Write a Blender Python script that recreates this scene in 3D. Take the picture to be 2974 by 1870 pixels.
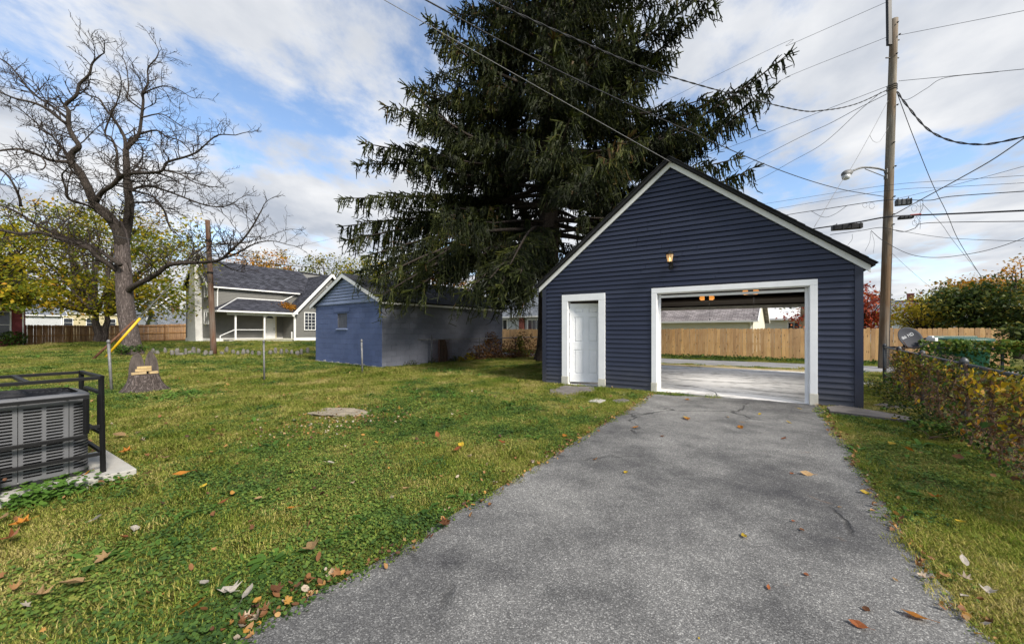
import bpy, bmesh, math, random
import numpy as np
from mathutils import Vector, Matrix

random.seed(7); RNG = np.random.default_rng(7)
SC = bpy.context.scene
for o in list(bpy.data.objects): bpy.data.objects.remove(o)
COL = SC.collection

# ------------------------------------------------------------------ camera
CAMH = 1.35                      # lens height above the lawn (m)
FPX, CX, HY = 1100.0, 1487.0, 960.0   # focal length, principal column and horizon row in the 2974 x 1870 photo
cam_d = bpy.data.cameras.new('camera'); cam = bpy.data.objects.new('camera', cam_d); COL.objects.link(cam)
cam_d.sensor_width = 36.0; cam_d.lens = 36.0 * FPX / 2974.0
cam_d.shift_y = (HY - 935.0) / 2974.0
cam_d.clip_start = 0.05; cam_d.clip_end = 5000
cam.location = (0, 0, CAMH); cam.rotation_euler = (math.radians(90), 0, 0)
SC.camera = cam

# ------------------------------------------------------------------ sky and sun
SUN_EL, SUN_AZ = math.radians(40), math.radians(137)     # azimuth clockwise from +Y (the view axis)
world = bpy.data.worlds.new('World'); SC.world = world; world.use_nodes = True
wn = world.node_tree; wn.nodes.clear()
def WN(t, **k):
    n = wn.nodes.new(t)
    for a, b in k.items(): setattr(n, a, b)
    return n
def wl(a, b): wn.links.new(a, b)
out = WN('ShaderNodeOutputWorld')
sky = WN('ShaderNodeTexSky', sky_type='NISHITA', sun_disc=False, sun_elevation=SUN_EL, sun_rotation=SUN_AZ,
         altitude=200, air_density=1.0, dust_density=0.6, ozone_density=1.6)
bg_sky = WN('ShaderNodeBackground'); bg_sky.inputs[1].default_value = 0.135
wl(sky.outputs[0], bg_sky.inputs[0])
tc = WN('ShaderNodeTexCoord'); sp = WN('ShaderNodeSeparateXYZ'); wl(tc.outputs['Generated'], sp.inputs[0])
def wm(op, a, b, c=None):
    n = WN('ShaderNodeMath', operation=op)
    for i, v in enumerate((a, b, c)):
        if v is None: continue
        if isinstance(v, (int, float)): n.inputs[i].default_value = v
        else: wl(v, n.inputs[i])
    return n.outputs[0]
zz = wm('MAXIMUM', wm('ADD', sp.outputs[2], 0.16), 0.05)
cv = WN('ShaderNodeCombineXYZ'); wl(wm('DIVIDE', sp.outputs[0], zz), cv.inputs[0]); wl(wm('DIVIDE', sp.outputs[1], zz), cv.inputs[1])
mp = WN('ShaderNodeMapping'); mp.inputs['Rotation'].default_value = (0, 0, math.radians(-38)); mp.inputs['Scale'].default_value = (1.0, 0.80, 1)
mp.inputs['Location'].default_value = (3.35, 1.9, 0)
wl(cv.outputs[0], mp.inputs[0])
n1 = WN('ShaderNodeTexNoise'); n1.inputs['Scale'].default_value = 1.45; n1.inputs['Detail'].default_value = 9; n1.inputs['Roughness'].default_value = 0.60; n1.inputs['Distortion'].default_value = 0.15
n2 = WN('ShaderNodeTexNoise'); n2.inputs['Scale'].default_value = 3.6; n2.inputs['Detail'].default_value = 9; n2.inputs['Roughness'].default_value = 0.6
wl(mp.outputs[0], n1.inputs['Vector']); wl(mp.outputs[0], n2.inputs['Vector'])
cov = wm('ADD', n1.outputs[0], wm('MULTIPLY', wm('SUBTRACT', n2.outputs[0], 0.5), 0.42))
mr = WN('ShaderNodeMapRange', interpolation_type='SMOOTHSTEP'); mr.inputs[1].default_value = 0.37; mr.inputs[2].default_value = 0.56
hz_ = WN('ShaderNodeMapRange', interpolation_type='SMOOTHSTEP'); hz_.inputs[1].default_value = 0.42; hz_.inputs[2].default_value = 0.05; hz_.inputs[4].default_value = 0.09; wl(sp.outputs[2], hz_.inputs[0])   # clouds crowd together toward the horizon
wl(wm('ADD', cov, hz_.outputs[0]), mr.inputs[0])
shade = WN('ShaderNodeValToRGB'); shade.color_ramp.elements[0].position = 0.38; shade.color_ramp.elements[0].color = (0.93, 0.94, 0.96, 1)
shade.color_ramp.elements[1].position = 0.66; shade.color_ramp.elements[1].color = (0.50, 0.55, 0.64, 1)
n3 = WN('ShaderNodeTexNoise'); n3.inputs['Scale'].default_value = 2.3; n3.inputs['Detail'].default_value = 6
mp3 = WN('ShaderNodeMapping'); mp3.inputs['Location'].default_value = (7.3, 4.1, 0); wl(mp.outputs[0], mp3.inputs[0]); wl(mp3.outputs[0], n3.inputs['Vector'])
wl(wm('ADD', wm('MULTIPLY', n3.outputs[0], 0.75), wm('MULTIPLY', n2.outputs[0], 0.25)), shade.inputs[0])
bg_cl = WN('ShaderNodeBackground'); bg_cl.inputs[1].default_value = 0.57; wl(shade.outputs[0], bg_cl.inputs[0])
mx = WN('ShaderNodeMixShader'); wl(mr.outputs[0], mx.inputs[0]); wl(bg_sky.outputs[0], mx.inputs[1]); wl(bg_cl.outputs[0], mx.inputs[2])
wl(mx.outputs[0], out.inputs[0])

sd = bpy.data.lights.new('sun', 'SUN'); sd.energy = 3.2; sd.angle = math.radians(14); sd.color = (1.0, 0.93, 0.82)
sun = bpy.data.objects.new('sun', sd); COL.objects.link(sun)
sdir = Vector((math.sin(SUN_AZ) * math.cos(SUN_EL), math.cos(SUN_AZ) * math.cos(SUN_EL), math.sin(SUN_EL)))
sun.rotation_euler = sdir.to_track_quat('Z', 'Y').to_euler(); sun.location = (40, 0, 40)

SC.view_settings.view_transform = 'Standard'; SC.view_settings.look = 'None'
SC.view_settings.exposure = 0.84; SC.view_settings.gamma = 1.0; SC.view_settings.use_curve_mapping = False
SC.render.engine = 'CYCLES'
SC.cycles.use_denoising = True; SC.cycles.max_bounces = 6; SC.cycles.transparent_max_bounces = 8
SC.cycles.diffuse_bounces = 3; SC.cycles.glossy_bounces = 2; SC.cycles.transmission_bounces = 3

# ------------------------------------------------------------------ helpers
E1 = Vector((0.845, -0.535, 0)).normalized()      # the lot's grid: along the garage front
E2 = Vector((0.535, 0.845, 0)).normalized()       # and away from the camera
UP = Vector((0, 0, 1))
def at(u, v, d):                                   # photo row/column + distance -> point
    return Vector(((u - CX) / FPX * d, d, CAMH + (HY - v) / FPX * d))
def gnd(u, v, z=0.0):
    d = (CAMH - z) * FPX / (v - HY); return Vector(((u - CX) / FPX * d, d, z))
WL = {}
def tag(o, label=None, cat=None, group=None, kind=None):
    if label: o['label'] = label
    if cat: o['category'] = cat
    if group: o['group'] = group
    if kind: o['kind'] = kind
    return o
def thing(name, label, cat, loc=(0, 0, 0), group=None):
    o = bpy.data.objects.new(name, None); COL.objects.link(o); o.location = loc; o.empty_display_size = 0.2
    WL[o] = Vector(loc); return tag(o, label, cat, group)
def link(o, parent=None, wpos=None):
    COL.objects.link(o); w = Vector(wpos) if wpos is not None else Vector((0, 0, 0))
    if parent is not None:
        o.parent = parent; o.location = w - WL[parent]
    else: o.location = w
    WL[o] = w; return o
class MB:
    def __init__(s): s.v = []; s.f = []
    def add(s, vs, fs):
        b = len(s.v); s.v += [tuple(p) for p in vs]; s.f += [tuple(i + b for i in f) for f in fs]; return s
    def box(s, c, sz, ax=None, az=None, up=None):
        c = Vector(c); X = Vector(ax).normalized() if ax is not None else Vector((1, 0, 0))
        Z = Vector(up).normalized() if up is not None else UP.copy()
        Y = Z.cross(X).normalized()
        hx, hy, hz = sz[0] / 2, sz[1] / 2, sz[2] / 2
        vs = [c + X * (hx * a) + Y * (hy * b) + Z * (hz * d) for d in (-1, 1) for a, b in ((-1, -1), (1, -1), (1, 1), (-1, 1))]
        return s.add(vs, [(3, 2, 1, 0), (4, 5, 6, 7), (0, 1, 5, 4), (1, 2, 6, 5), (2, 3, 7, 6), (3, 0, 4, 7)])
    def beam(s, a, b, w, h, up=None):
        a, b = Vector(a), Vector(b); X = b - a
        return s.beamx((a + b) / 2, X.length, X.normalized(), w, h, up)
    def beamx(s, c, L, X, w, h, up=None):
        u = Vector(up) if up is not None else (UP.copy() if abs(X.z) < 0.95 else Vector((1, 0, 0)))
        Y = u.cross(X).normalized(); Z = X.cross(Y).normalized()
        vs = [c + X * (L / 2 * a) + Y * (w / 2 * b) + Z * (h / 2 * d) for d in (-1, 1) for a, b in ((-1, -1), (1, -1), (1, 1), (-1, 1))]
        return s.add(vs, [(3, 2, 1, 0), (4, 5, 6, 7), (0, 1, 5, 4), (1, 2, 6, 5), (2, 3, 7, 6), (3, 0, 4, 7)])
    def prism(s, poly, vec):                      # polygon (list of points) swept along vec
        poly = [Vector(p) for p in poly]; vec = Vector(vec); n = len(poly)
        nrm = Vector((0, 0, 0))
        for i in range(n): nrm += poly[i].cross(poly[(i + 1) % n])
        if nrm.dot(vec) > 0: poly = poly[::-1]
        return s.add(poly + [p + vec for p in poly],
                     [tuple(range(n)), tuple(range(2 * n - 1, n - 1, -1))] + [((i + 1) % n, i, i + n, (i + 1) % n + n) for i in range(n)])
    def tube(s, pts, r, n=6, cap=True):
        pts = [Vector(p) for p in pts]; m = len(pts)
        rr = r if isinstance(r, (list, tuple)) else [r] * m
        T = [(pts[min(i + 1, m - 1)] - pts[max(i - 1, 0)]).normalized() for i in range(m)]
        ref = Vector((0, 0, 1)) if abs(T[0].z) < 0.9 else Vector((1, 0, 0))
        A = T[0].cross(ref).normalized(); vs = []
        for i in range(m):
            A = (A - T[i] * A.dot(T[i])).normalized(); B = T[i].cross(A)
            for k in range(n):
                a = 2 * math.pi * k / n; vs.append(pts[i] + (A * math.cos(a) + B * math.sin(a)) * rr[i])
        fs = [(i * n + k, i * n + (k + 1) % n, (i + 1) * n + (k + 1) % n, (i + 1) * n + k) for i in range(m - 1) for k in range(n)]
        if cap: fs += [tuple(range(n - 1, -1, -1)), tuple((m - 1) * n + k for k in range(n))]
        return s.add(vs, fs)
    def lathe(s, c, prof, n=20, ax=None):         # prof: (radius, height) pairs
        c = Vector(c); Z = Vector(ax).normalized() if ax is not None else UP.copy()
        X = (Vector((1, 0, 0)) if abs(Z.x) < .8 else Vector((0, 1, 0))); X = (X - Z * X.dot(Z)).normalized(); Y = Z.cross(X)
        vs = [c + Z * h + (X * math.cos(2 * math.pi * k / n) + Y * math.sin(2 * math.pi * k / n)) * r for r, h in prof for k in range(n)]
        fs = [(i * n + k, i * n + (k + 1) % n, (i + 1) * n + (k + 1) % n, (i + 1) * n + k) for i in range(len(prof) - 1) for k in range(n)]
        fs += [tuple(range(n - 1, -1, -1)), tuple((len(prof) - 1) * n + k for k in range(n))]
        return s.add(vs, fs)
    def mesh(s, name, mat, smooth=False):
        me = bpy.data.meshes.new(name); me.from_pydata(s.v, [], s.f); me.update()
        if mat is not None: me.materials.append(mat)
        if smooth: me.polygons.foreach_set('use_smooth', [True] * len(me.polygons))
        return me
    def build(s, name, mat, parent=None, smooth=False, bevel=0):
        o = bpy.data.objects.new(name, s.mesh(name, mat, smooth)); link(o, parent)
        if bevel:
            m = o.modifiers.new('bevel', 'BEVEL'); m.width = bevel; m.segments = 2; m.limit_method = 'ANGLE'
        return o
def np_mesh(name, V, F, mat, parent=None, smooth=False, tint=None):   # V (n,3), F (m,k)
    V = np.asarray(V, np.float32); F = np.asarray(F, np.int32); m, k = F.shape
    me = bpy.data.meshes.new(name); me.vertices.add(len(V)); me.vertices.foreach_set('co', V.ravel())
    me.loops.add(m * k); me.loops.foreach_set('vertex_index', F.ravel())
    me.polygons.add(m); me.polygons.foreach_set('loop_start', np.arange(0, m * k, k, dtype=np.int32))
    me.polygons.foreach_set('loop_total', np.full(m, k, np.int32))
    if smooth: me.polygons.foreach_set('use_smooth', np.ones(m, bool))
    if tint is not None:
        a = me.attributes.new('tint', 'FLOAT', 'FACE'); a.data.foreach_set('value', np.asarray(tint, np.float32))
    me.update(calc_edges=True); me.validate()
    me.materials.append(mat)
    o = bpy.data.objects.new(name, me); return link(o, parent)
def spline(pts, n=8):
    P = [Vector(p) for p in pts]
    if len(P) < 3: return [P[0].lerp(P[1], i / n) for i in range(n + 1)]
    P = [P[0] * 2 - P[1]] + P + [P[-1] * 2 - P[-2]]; R = []
    for i in range(1, len(P) - 2):
        for k in range(n):
            t = k / n; a, b, c, d = P[i - 1:i + 3]
            R.append(0.5 * ((2 * b) + (c - a) * t + (2 * a - 5 * b + 4 * c - d) * t * t + (3 * b - a - 3 * c + d) * t ** 3))
    R.append(P[-2].copy()); return R
def smooth01(a, b, x):
    t = np.clip((x - a) / (b - a), 0, 1); return t * t * (3 - 2 * t)
def ground_z(x, y):
    x = np.asarray(x, float); y = np.asarray(y, float)
    return 0.45 * smooth01(20.6, 27, y) * smooth01(-8.5, -13, x) * smooth01(-37, -31, x)
def gz(p): return float(ground_z(p[0], p[1]))
ORD = ['first', 'second', 'third', 'fourth', 'fifth', 'sixth', 'seventh', 'eighth', 'ninth', 'tenth', 'eleventh', 'twelfth', 'thirteenth',
       'fourteenth', 'fifteenth', 'sixteenth', 'seventeenth', 'eighteenth', 'nineteenth', 'twentieth'] + \
      ['twenty-' + s for s in ('first', 'second', 'third', 'fourth', 'fifth', 'sixth', 'seventh', 'eighth', 'ninth')] + ['thirtieth'] + \
      ['thirty-' + s for s in ('first', 'second', 'third', 'fourth', 'fifth', 'sixth', 'seventh', 'eighth', 'ninth')] + ['fortieth']

# ------------------------------------------------------------------ materials
class NT:
    def __init__(s, name):
        s.m = bpy.data.materials.new(name); s.m.use_nodes = True; s.t = s.m.node_tree; s.t.nodes.clear()
        s.out = s.t.nodes.new('ShaderNodeOutputMaterial')
    def n(s, t, ins=None, **k):
        n = s.t.nodes.new(t)
        for a, b in k.items(): setattr(n, a, b)
        for a, b in (ins or {}).items():
            if isinstance(b, bpy.types.NodeSocket): s.t.links.new(b, n.inputs[a])
            else: n.inputs[a].default_value = b
        return n
    def pos(s): return s.n('ShaderNodeNewGeometry').outputs['Position']
    def obj(s): return s.n('ShaderNodeTexCoord').outputs['Object']
    def mapped(s, vec, scale=(1, 1, 1), rot=(0, 0, 0), loc=(0, 0, 0)):
        return s.n('ShaderNodeMapping', {'Vector': vec, 'Scale': scale, 'Rotation': rot, 'Location': loc}).outputs[0]
    def noise(s, vec, scale, detail=4, rough=0.55, dist=0.0):
        return s.n('ShaderNodeTexNoise', {'Vector': vec, 'Scale': scale, 'Detail': detail, 'Roughness': rough, 'Distortion': dist}).outputs[0]
    def ramp(s, fac, stops):
        n = s.n('ShaderNodeValToRGB', {'Fac': fac}); e = n.color_ramp.elements
        while len(e) < len(stops): e.new(0.5)
        for i, (p, c) in enumerate(stops): e[i].position = p; e[i].color = (*c, 1) if len(c) == 3 else c
        return n.outputs[0]
    def mix(s, fac, a, b, mode='MIX'):
        n = s.n('ShaderNodeMix', data_type='RGBA', blend_type=mode)
        for i, v in ((0, fac), (6, a), (7, b)):
            if isinstance(v, bpy.types.NodeSocket): s.t.links.new(v, n.inputs[i])
            elif i == 0: n.inputs[0].default_value = v
            else: n.inputs[i].default_value = (*v, 1)
        return n.outputs[2]
    def math(s, op, a, b=None, c=None):
        n = s.n('ShaderNodeMath', operation=op)
        for i, v in enumerate((a, b, c)):
            if v is None: continue
            if isinstance(v, bpy.types.NodeSocket): s.t.links.new(v, n.inputs[i])
            else: n.inputs[i].default_value = v
        return n.outputs[0]
    def rand(s): return s.n('ShaderNodeObjectInfo').outputs['Random']
    def attr(s, a): return s.n('ShaderNodeAttribute', attribute_name=a).outputs['Fac']
    def bump(s, h, strength=0.3, dist=0.01):
        return s.n('ShaderNodeBump', {'Height': h, 'Strength': strength, 'Distance': dist}).outputs[0]
    def done(s, col, rough=0.6, normal=None, metal=0.0, spec=0.5, emit=None, estr=0.0, trans=0.0):
        ins = {'Base Color': col if isinstance(col, bpy.types.NodeSocket) else (*col, 1), 'Roughness': rough, 'Metallic': metal, 'Specular IOR Level': spec}
        if trans: ins['Transmission Weight'] = trans
        if normal is not None: ins['Normal'] = normal
        if emit is not None: ins['Emission Color'] = (*emit, 1); ins['Emission Strength'] = estr
        b = s.n('ShaderNodeBsdfPrincipled', ins); s.t.links.new(b.outputs[0], s.out.inputs[0]); return s.m
    def leafy(s, col, trans=0.35, rough=0.6):
        d = s.n('ShaderNodeBsdfPrincipled', {'Base Color': col, 'Roughness': rough, 'Specular IOR Level': 0.25})
        t = s.n('ShaderNodeBsdfTranslucent', {'Color': col})
        m = s.n('ShaderNodeMixShader', {0: trans, 1: d.outputs[0], 2: t.outputs[0]}); s.t.links.new(m.outputs[0], s.out.inputs[0]); return s.m
def worn(name, c, var=0.25, scale=3.0, rough=0.6, bump=0.15, fine=60, metal=0.0, spec=0.4, stretch=(1, 1, 1), bdist=0.004, objrand=0.0):
    """a painted or natural surface: the colour c with blotches, grain and fine relief"""
    t = NT(name); p = t.mapped(t.pos(), stretch)
    a = t.noise(p, scale, 5, 0.6); b = t.noise(p, fine, 3, 0.6)
    lo = tuple(x * (1 - var) for x in c); hi = tuple(min(1, x * (1 + var * 0.8)) for x in c)
    col = t.ramp(t.math('ADD', t.math('MULTIPLY', a, 0.7), t.math('MULTIPLY', b, 0.3)), [(0.33, lo), (0.67, hi)])
    if objrand:
        k = t.math('MULTIPLY_ADD', t.rand(), 2 * objrand, 1 - objrand)
        col = t.mix(1.0, col, t.n('ShaderNodeCombineColor', {0: k, 1: k, 2: k}).outputs[0], 'MULTIPLY')
    return t.done(col, rough, t.bump(t.math('ADD', b, t.math('MULTIPLY', a, 0.5)), bump, bdist), metal, spec)
M = {}
M['white'] = worn('white_paint', (0.86, 0.87, 0.88), 0.06, 5, 0.5, 0.12, 90)
M['white2'] = worn('white_vinyl', (0.80, 0.80, 0.79), 0.08, 2, 0.5, 0.1, 40)
M['plinth'] = worn('cream_wood_block', (0.62, 0.60, 0.52), 0.18, 9, 0.7, 0.2, 90)
M['roof'] = worn('dark_shingle', (0.028, 0.029, 0.034), 0.45, 6, 0.9, 0.6, 45, bdist=0.01)
M['black'] = worn('black_steel', (0.008, 0.008, 0.009), 0.3, 8, 0.5, 0.1, 80, spec=0.3)
M['blackplast'] = worn('black_plastic', (0.015, 0.015, 0.017), 0.2, 8, 0.5, 0.1, 80)
M['galv'] = worn('galvanised_steel', (0.20, 0.20, 0.20), 0.4, 12, 0.6, 0.2, 90, metal=0.25)
M['galvdark'] = worn('dull_wire', (0.10, 0.105, 0.11), 0.3, 12, 0.5, 0.1, 90, metal=0.5)
M['rust'] = worn('rusty_steel', (0.14, 0.065, 0.035), 0.5, 14, 0.85, 0.4, 90)
M['cable'] = worn('black_cable', (0.02, 0.02, 0.023), 0.2, 8, 0.55, 0.05, 60)
M['cablegrey'] = worn('grey_cable', (0.20, 0.20, 0.21), 0.2, 8, 0.55, 0.05, 60)
M['glass_dark'] = NT('dark_window_glass').done((0.03, 0.035, 0.045), 0.08, spec=0.7)
M['concrete'] = worn('concrete', (0.40, 0.385, 0.35), 0.2, 6, 0.85, 0.4, 70, bdist=0.006)
M['brick'] = worn('red_brick', (0.20, 0.06, 0.045), 0.3, 9, 0.8, 0.3, 40)
M['yellow'] = worn('yellow_plastic', (0.75, 0.45, 0.015), 0.12, 6, 0.45, 0.1, 60)

# ---- special surface materials
def asphalt():
    t = NT('worn_aggregate_asphalt'); p = t.pos()
    v = t.n('ShaderNodeTexVoronoi', {'Vector': p, 'Scale': 150.0, 'Randomness': 1.0}, feature='F1')
    cell = t.n('ShaderNodeSeparateColor', {0: v.outputs['Color']}).outputs[0]
    big = t.noise(p, 0.50, 5, 0.6); mid = t.noise(t.mapped(p, loc=(9, 3, 0)), 1.9, 6, 0.68); fine = t.noise(p, 260, 2, 0.5); clump = t.noise(p, 26, 3, 0.6)
    stone = t.ramp(t.math('ADD', t.math('MULTIPLY', cell, .8), t.math('MULTIPLY', clump, .25)), [(0.0, (0.10, 0.099, 0.098)), (0.55, (0.150, 0.149, 0.147)), (0.80, (0.215, 0.213, 0.208)), (1.0, (0.42, 0.415, 0.40))])
    bind = t.ramp(v.outputs['Distance'], [(0.42, (1, 1, 1)), (0.75, (0.55, 0.55, 0.56))])
    c = t.mix(1.0, stone, bind, 'MULTIPLY')
    w = t.math('ADD', t.math('MULTIPLY', big, 0.55), t.math('MULTIPLY', mid, 0.45))
    c = t.mix(1.0, c, t.ramp(w, [(0.36, (0.40, 0.40, 0.43)), (0.46, (0.80, 0.80, 0.80)), (0.53, (1.15, 1.145, 1.13)), (0.62, (1.55, 1.54, 1.50))]), 'MULTIPLY')
    st = t.ramp(t.noise(t.mapped(p, loc=(31, 8, 0)), 1.35, 4, 0.55, 0.4), [(0.66, (0, 0, 0)), (0.74, (1, 1, 1))])
    c = t.mix(t.math('MULTIPLY', st, 0.55), c, (0.055, 0.054, 0.056))
    rustm = t.ramp(t.noise(p, 2.3, 3, 0.5, 0.6), [(0.70, (0, 0, 0)), (0.76, (1, 1, 1))])
    c = t.mix(t.math('MULTIPLY', rustm, 0.5), c, (0.22, 0.115, 0.05))
    cw = t.n('ShaderNodeTexVoronoi', {'Vector': t.n('ShaderNodeVectorMath', {0: p, 1: t.n('ShaderNodeVectorMath', {0: t.n('ShaderNodeTexNoise', {'Vector': p, 'Scale': 2.2, 'Detail': 4.0}).outputs['Color'], 3: 0.55}, operation='SCALE').outputs[0]}, operation='ADD').outputs[0], 'Scale': 0.42}, feature='DISTANCE_TO_EDGE').outputs['Distance']
    ck = t.math('MULTIPLY', t.ramp(cw, [(0.004, (1, 1, 1)), (0.011, (0, 0, 0))]), t.ramp(t.noise(t.mapped(p, loc=(4, 17, 0)), 0.8, 3), [(0.50, (0, 0, 0)), (0.60, (1, 1, 1))]))
    c = t.mix(t.math('MULTIPLY', ck, 0.8), c, (0.03, 0.03, 0.03))
    h = t.math('ADD', t.math('ADD', t.math('MULTIPLY', v.outputs['Distance'], -0.8), t.math('MULTIPLY', fine, 0.3)), t.math('MULTIPLY', ck, -3.0))
    return t.done(c, 0.88, t.bump(h, 0.6, 0.005), spec=0.25)
M['asphalt'] = asphalt()
def alley_mat():
    t = NT('alley_asphalt'); p = t.pos()
    c = t.ramp(t.math('ADD', t.math('MULTIPLY', t.noise(p, 60, 2), .5), t.math('MULTIPLY', t.noise(p, 1.2, 5), .5)), [(0.35, (0.16, 0.16, 0.17)), (0.65, (0.34, 0.335, 0.33))])
    return t.done(c, 0.9, t.bump(t.noise(p, 80, 2), 0.4, 0.01))
M['alley'] = alley_mat()
def slab_mat():
    t = NT('stained_garage_concrete'); p = t.mapped(t.pos(), (1, 1, 1), (0, 0, math.radians(32)))
    s = t.mapped(p, (0.35, 1.6, 1))
    a = t.noise(s, 1.7, 7, 0.7, 0.5); b = t.noise(p, 5, 6, 0.65)
    c = t.ramp(t.math('ADD', t.math('MULTIPLY', a, .7), t.math('MULTIPLY', b, .3)), [(0.33, (0.12, 0.115, 0.11)), (0.44, (0.42, 0.41, 0.40)), (0.52, (0.80, 0.79, 0.77)), (0.7, (0.88, 0.87, 0.86))])
    return t.done(c, 0.6, t.bump(b, 0.15, 0.004), spec=0.4)
M['slab'] = slab_mat()
def lawn_mat():
    t = NT('lawn_soil_and_thatch'); p = t.pos()
    a = t.noise(p, 0.9, 6, 0.62); b = t.noise(p, 9, 6, 0.7); f = t.noise(p, 90, 3, 0.6)
    base = t.ramp(t.math('ADD', t.math('MULTIPLY', b, .6), t.math('MULTIPLY', f, .4)), [(0.32, (0.055, 0.060, 0.020)), (0.5, (0.12, 0.125, 0.036)), (0.68, (0.26, 0.22, 0.09))])
    far = t.ramp(a, [(0.38, (0.085, 0.135, 0.028)), (0.52, (0.16, 0.165, 0.045)), (0.64, (0.29, 0.24, 0.095))])
    return t.done(t.mix(0.6, base, far), 0.95, t.bump(t.math('ADD', f, b), 0.8, 0.03), spec=0.1)
M['lawn'] = lawn_mat()
def gravel_mat():
    t = NT('straw_and_gravel'); p = t.pos()
    c = t.ramp(t.math('ADD', t.math('MULTIPLY', t.noise(p, 45, 3), .6), t.math('MULTIPLY', t.noise(p, 2.2, 4), .4)), [(0.36, (0.17, 0.13, 0.075)), (0.5, (0.42, 0.34, 0.20)), (0.66, (0.58, 0.50, 0.34))])
    return t.done(c, 0.95, t.bump(t.noise(p, 60, 3), 0.8, 0.02), spec=0.1)
M['gravel'] = gravel_mat()
def wood_board(name, lo, hi, knots=True, rough=0.75, rnd=0.22):
    t = NT(name); r = t.rand()
    off = t.n('ShaderNodeCombineXYZ', {0: t.math('MULTIPLY', r, 37.0), 1: t.math('MULTIPLY', r, 11.0), 2: t.math('MULTIPLY', r, 53.0)}).outputs[0]
    v = t.n('ShaderNodeVectorMath', {0: t.obj(), 1: off}, operation='ADD').outputs[0]
    g = t.noise(t.mapped(v, (60, 60, 2.2)), 1.0, 5, 0.6, 0.4)
    bl = t.noise(t.mapped(v, (3, 3, 1.1)), 1.5, 4)
    c = t.ramp(t.math('ADD', t.math('MULTIPLY', g, .5), t.math('MULTIPLY', bl, .5)), [(0.34, lo), (0.66, hi)])
    if knots:
        vo = t.n('ShaderNodeTexVoronoi', {'Vector': t.mapped(v, (9, 9, 3.2)), 'Scale': 1.0}).outputs['Distance']
        k = t.ramp(vo, [(0.10, (1, 1, 1)), (0.22, (0, 0, 0))])
        c = t.mix(t.math('MULTIPLY', k, 0.75), c, tuple(x * 0.32 for x in lo))
    kk = t.math('MULTIPLY_ADD', r, 2 * rnd, 1 - rnd)
    c = t.mix(1.0, c, t.n('ShaderNodeCombineColor', {0: kk, 1: kk, 2: t.math('MULTIPLY', kk, t.math('MULTIPLY_ADD', r, -0.15, 1.06))}).outputs[0], 'MULTIPLY')
    return t.done(c, rough, t.bump(g, 0.3, 0.004), spec=0.25)
M['cedar'] = wood_board('new_cedar_board', (0.50, 0.27, 0.115), (0.76, 0.50, 0.26))
M['oldwood'] = wood_board('weathered_brown_board', (0.19, 0.105, 0.055), (0.40, 0.25, 0.145))
M['oldpost'] = wood_board('tan_fence_post', (0.20, 0.10, 0.042), (0.34, 0.19, 0.085), False)
M['lumber'] = wood_board('fresh_cut_lumber', (0.38, 0.27, 0.13), (0.55, 0.42, 0.23), False, 0.7, 0.08)
def pole_wood(name, lo, hi, warm):
    t = NT(name); p = t.pos()
    g = t.noise(t.mapped(p, (22, 22, 0.7)), 1.0, 6, 0.65, 0.3); b = t.noise(t.mapped(p, (2, 2, .35)), 1.3, 4)
    c = t.ramp(g, [(0.32, lo), (0.68, hi)]); c = t.mix(t.ramp(b, [(0.42, (0, 0, 0)), (0.62, (1, 1, 1))]), c, t.ramp(g, [(0.3, tuple(x * .45 for x in warm)), (0.7, warm)]))
    return t.done(c, 0.85, t.bump(g, 0.6, 0.02), spec=0.2)
M['pole'] = pole_wood('weathered_pole', (0.115, 0.10, 0.082), (0.33, 0.295, 0.245), (0.23, 0.15, 0.09))
M['pole2'] = pole_wood('brown_pole', (0.085, 0.065, 0.05), (0.22, 0.175, 0.14), (0.17, 0.075, 0.042))
def navy():
    t = NT('navy_vinyl_siding'); p = t.pos(); r = t.rand()
    a = t.noise(p, 1.4, 4); g = t.noise(t.mapped(p, (4, 4, 90)), 1, 3)
    c = t.ramp(t.math('ADD', t.math('MULTIPLY', a, .6), t.math('MULTIPLY', r, .4)), [(0.25, (0.013, 0.018, 0.041)), (0.75, (0.023, 0.029, 0.055))])
    dust = t.ramp(t.math('ADD', t.n('ShaderNodeSeparateXYZ', {0: p}).outputs[2], t.math('MULTIPLY', t.noise(p, 2.2, 4), 0.8)), [(0.45, (1, 1, 1)), (1.0, (0, 0, 0))])
    c = t.mix(t.math('MULTIPLY', dust, 0.30), c, (0.12, 0.115, 0.105))
    return t.done(c, 0.42, t.bump(g, 0.10, 0.002), spec=0.5)
M['navy'] = navy()
def painted_block(name, c):
    t = NT(name); p = t.pos(); b = t.noise(p, 55, 3, 0.7); a = t.noise(p, 1.1, 5)
    k = t.math('MULTIPLY_ADD', t.rand(), 0.12, 0.94)
    col = t.ramp(a, [(0.3, tuple(x * .86 for x in c)), (0.7, tuple(x * 1.12 for x in c))])
    col = t.mix(1.0, col, t.n('ShaderNodeCombineColor', {0: k, 1: k, 2: k}).outputs[0], 'MULTIPLY')
    return t.done(col, 0.7, t.bump(b, 0.45, 0.006), spec=0.3)
M['shedblue'] = painted_block('blue_painted_block', (0.105, 0.140, 0.265))
M['shedgrey'] = painted_block('shaded_side_block', (0.165, 0.175, 0.215))  # greyer copy of the blue paint: the tree-shaded side's tone put into colour
M['shedmortar'] = worn('painted_mortar', (0.085, 0.11, 0.20), 0.15, 6, 0.8, 0.3, 60)
M['shedmortarg'] = worn('shaded_side_mortar', (0.10, 0.105, 0.12), 0.15, 6, 0.8, 0.3, 60)  # mortar copy carrying the same tree-shaded tone in its colour
M['shedsiding'] = worn('pale_blue_siding', (0.225, 0.275, 0.41), 0.12, 2, 0.5, 0.1, 50)
M['grey_siding'] = worn('grey_siding', (0.165, 0.162, 0.150), 0.12, 1.5, 0.55, 0.12, 30)
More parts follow.
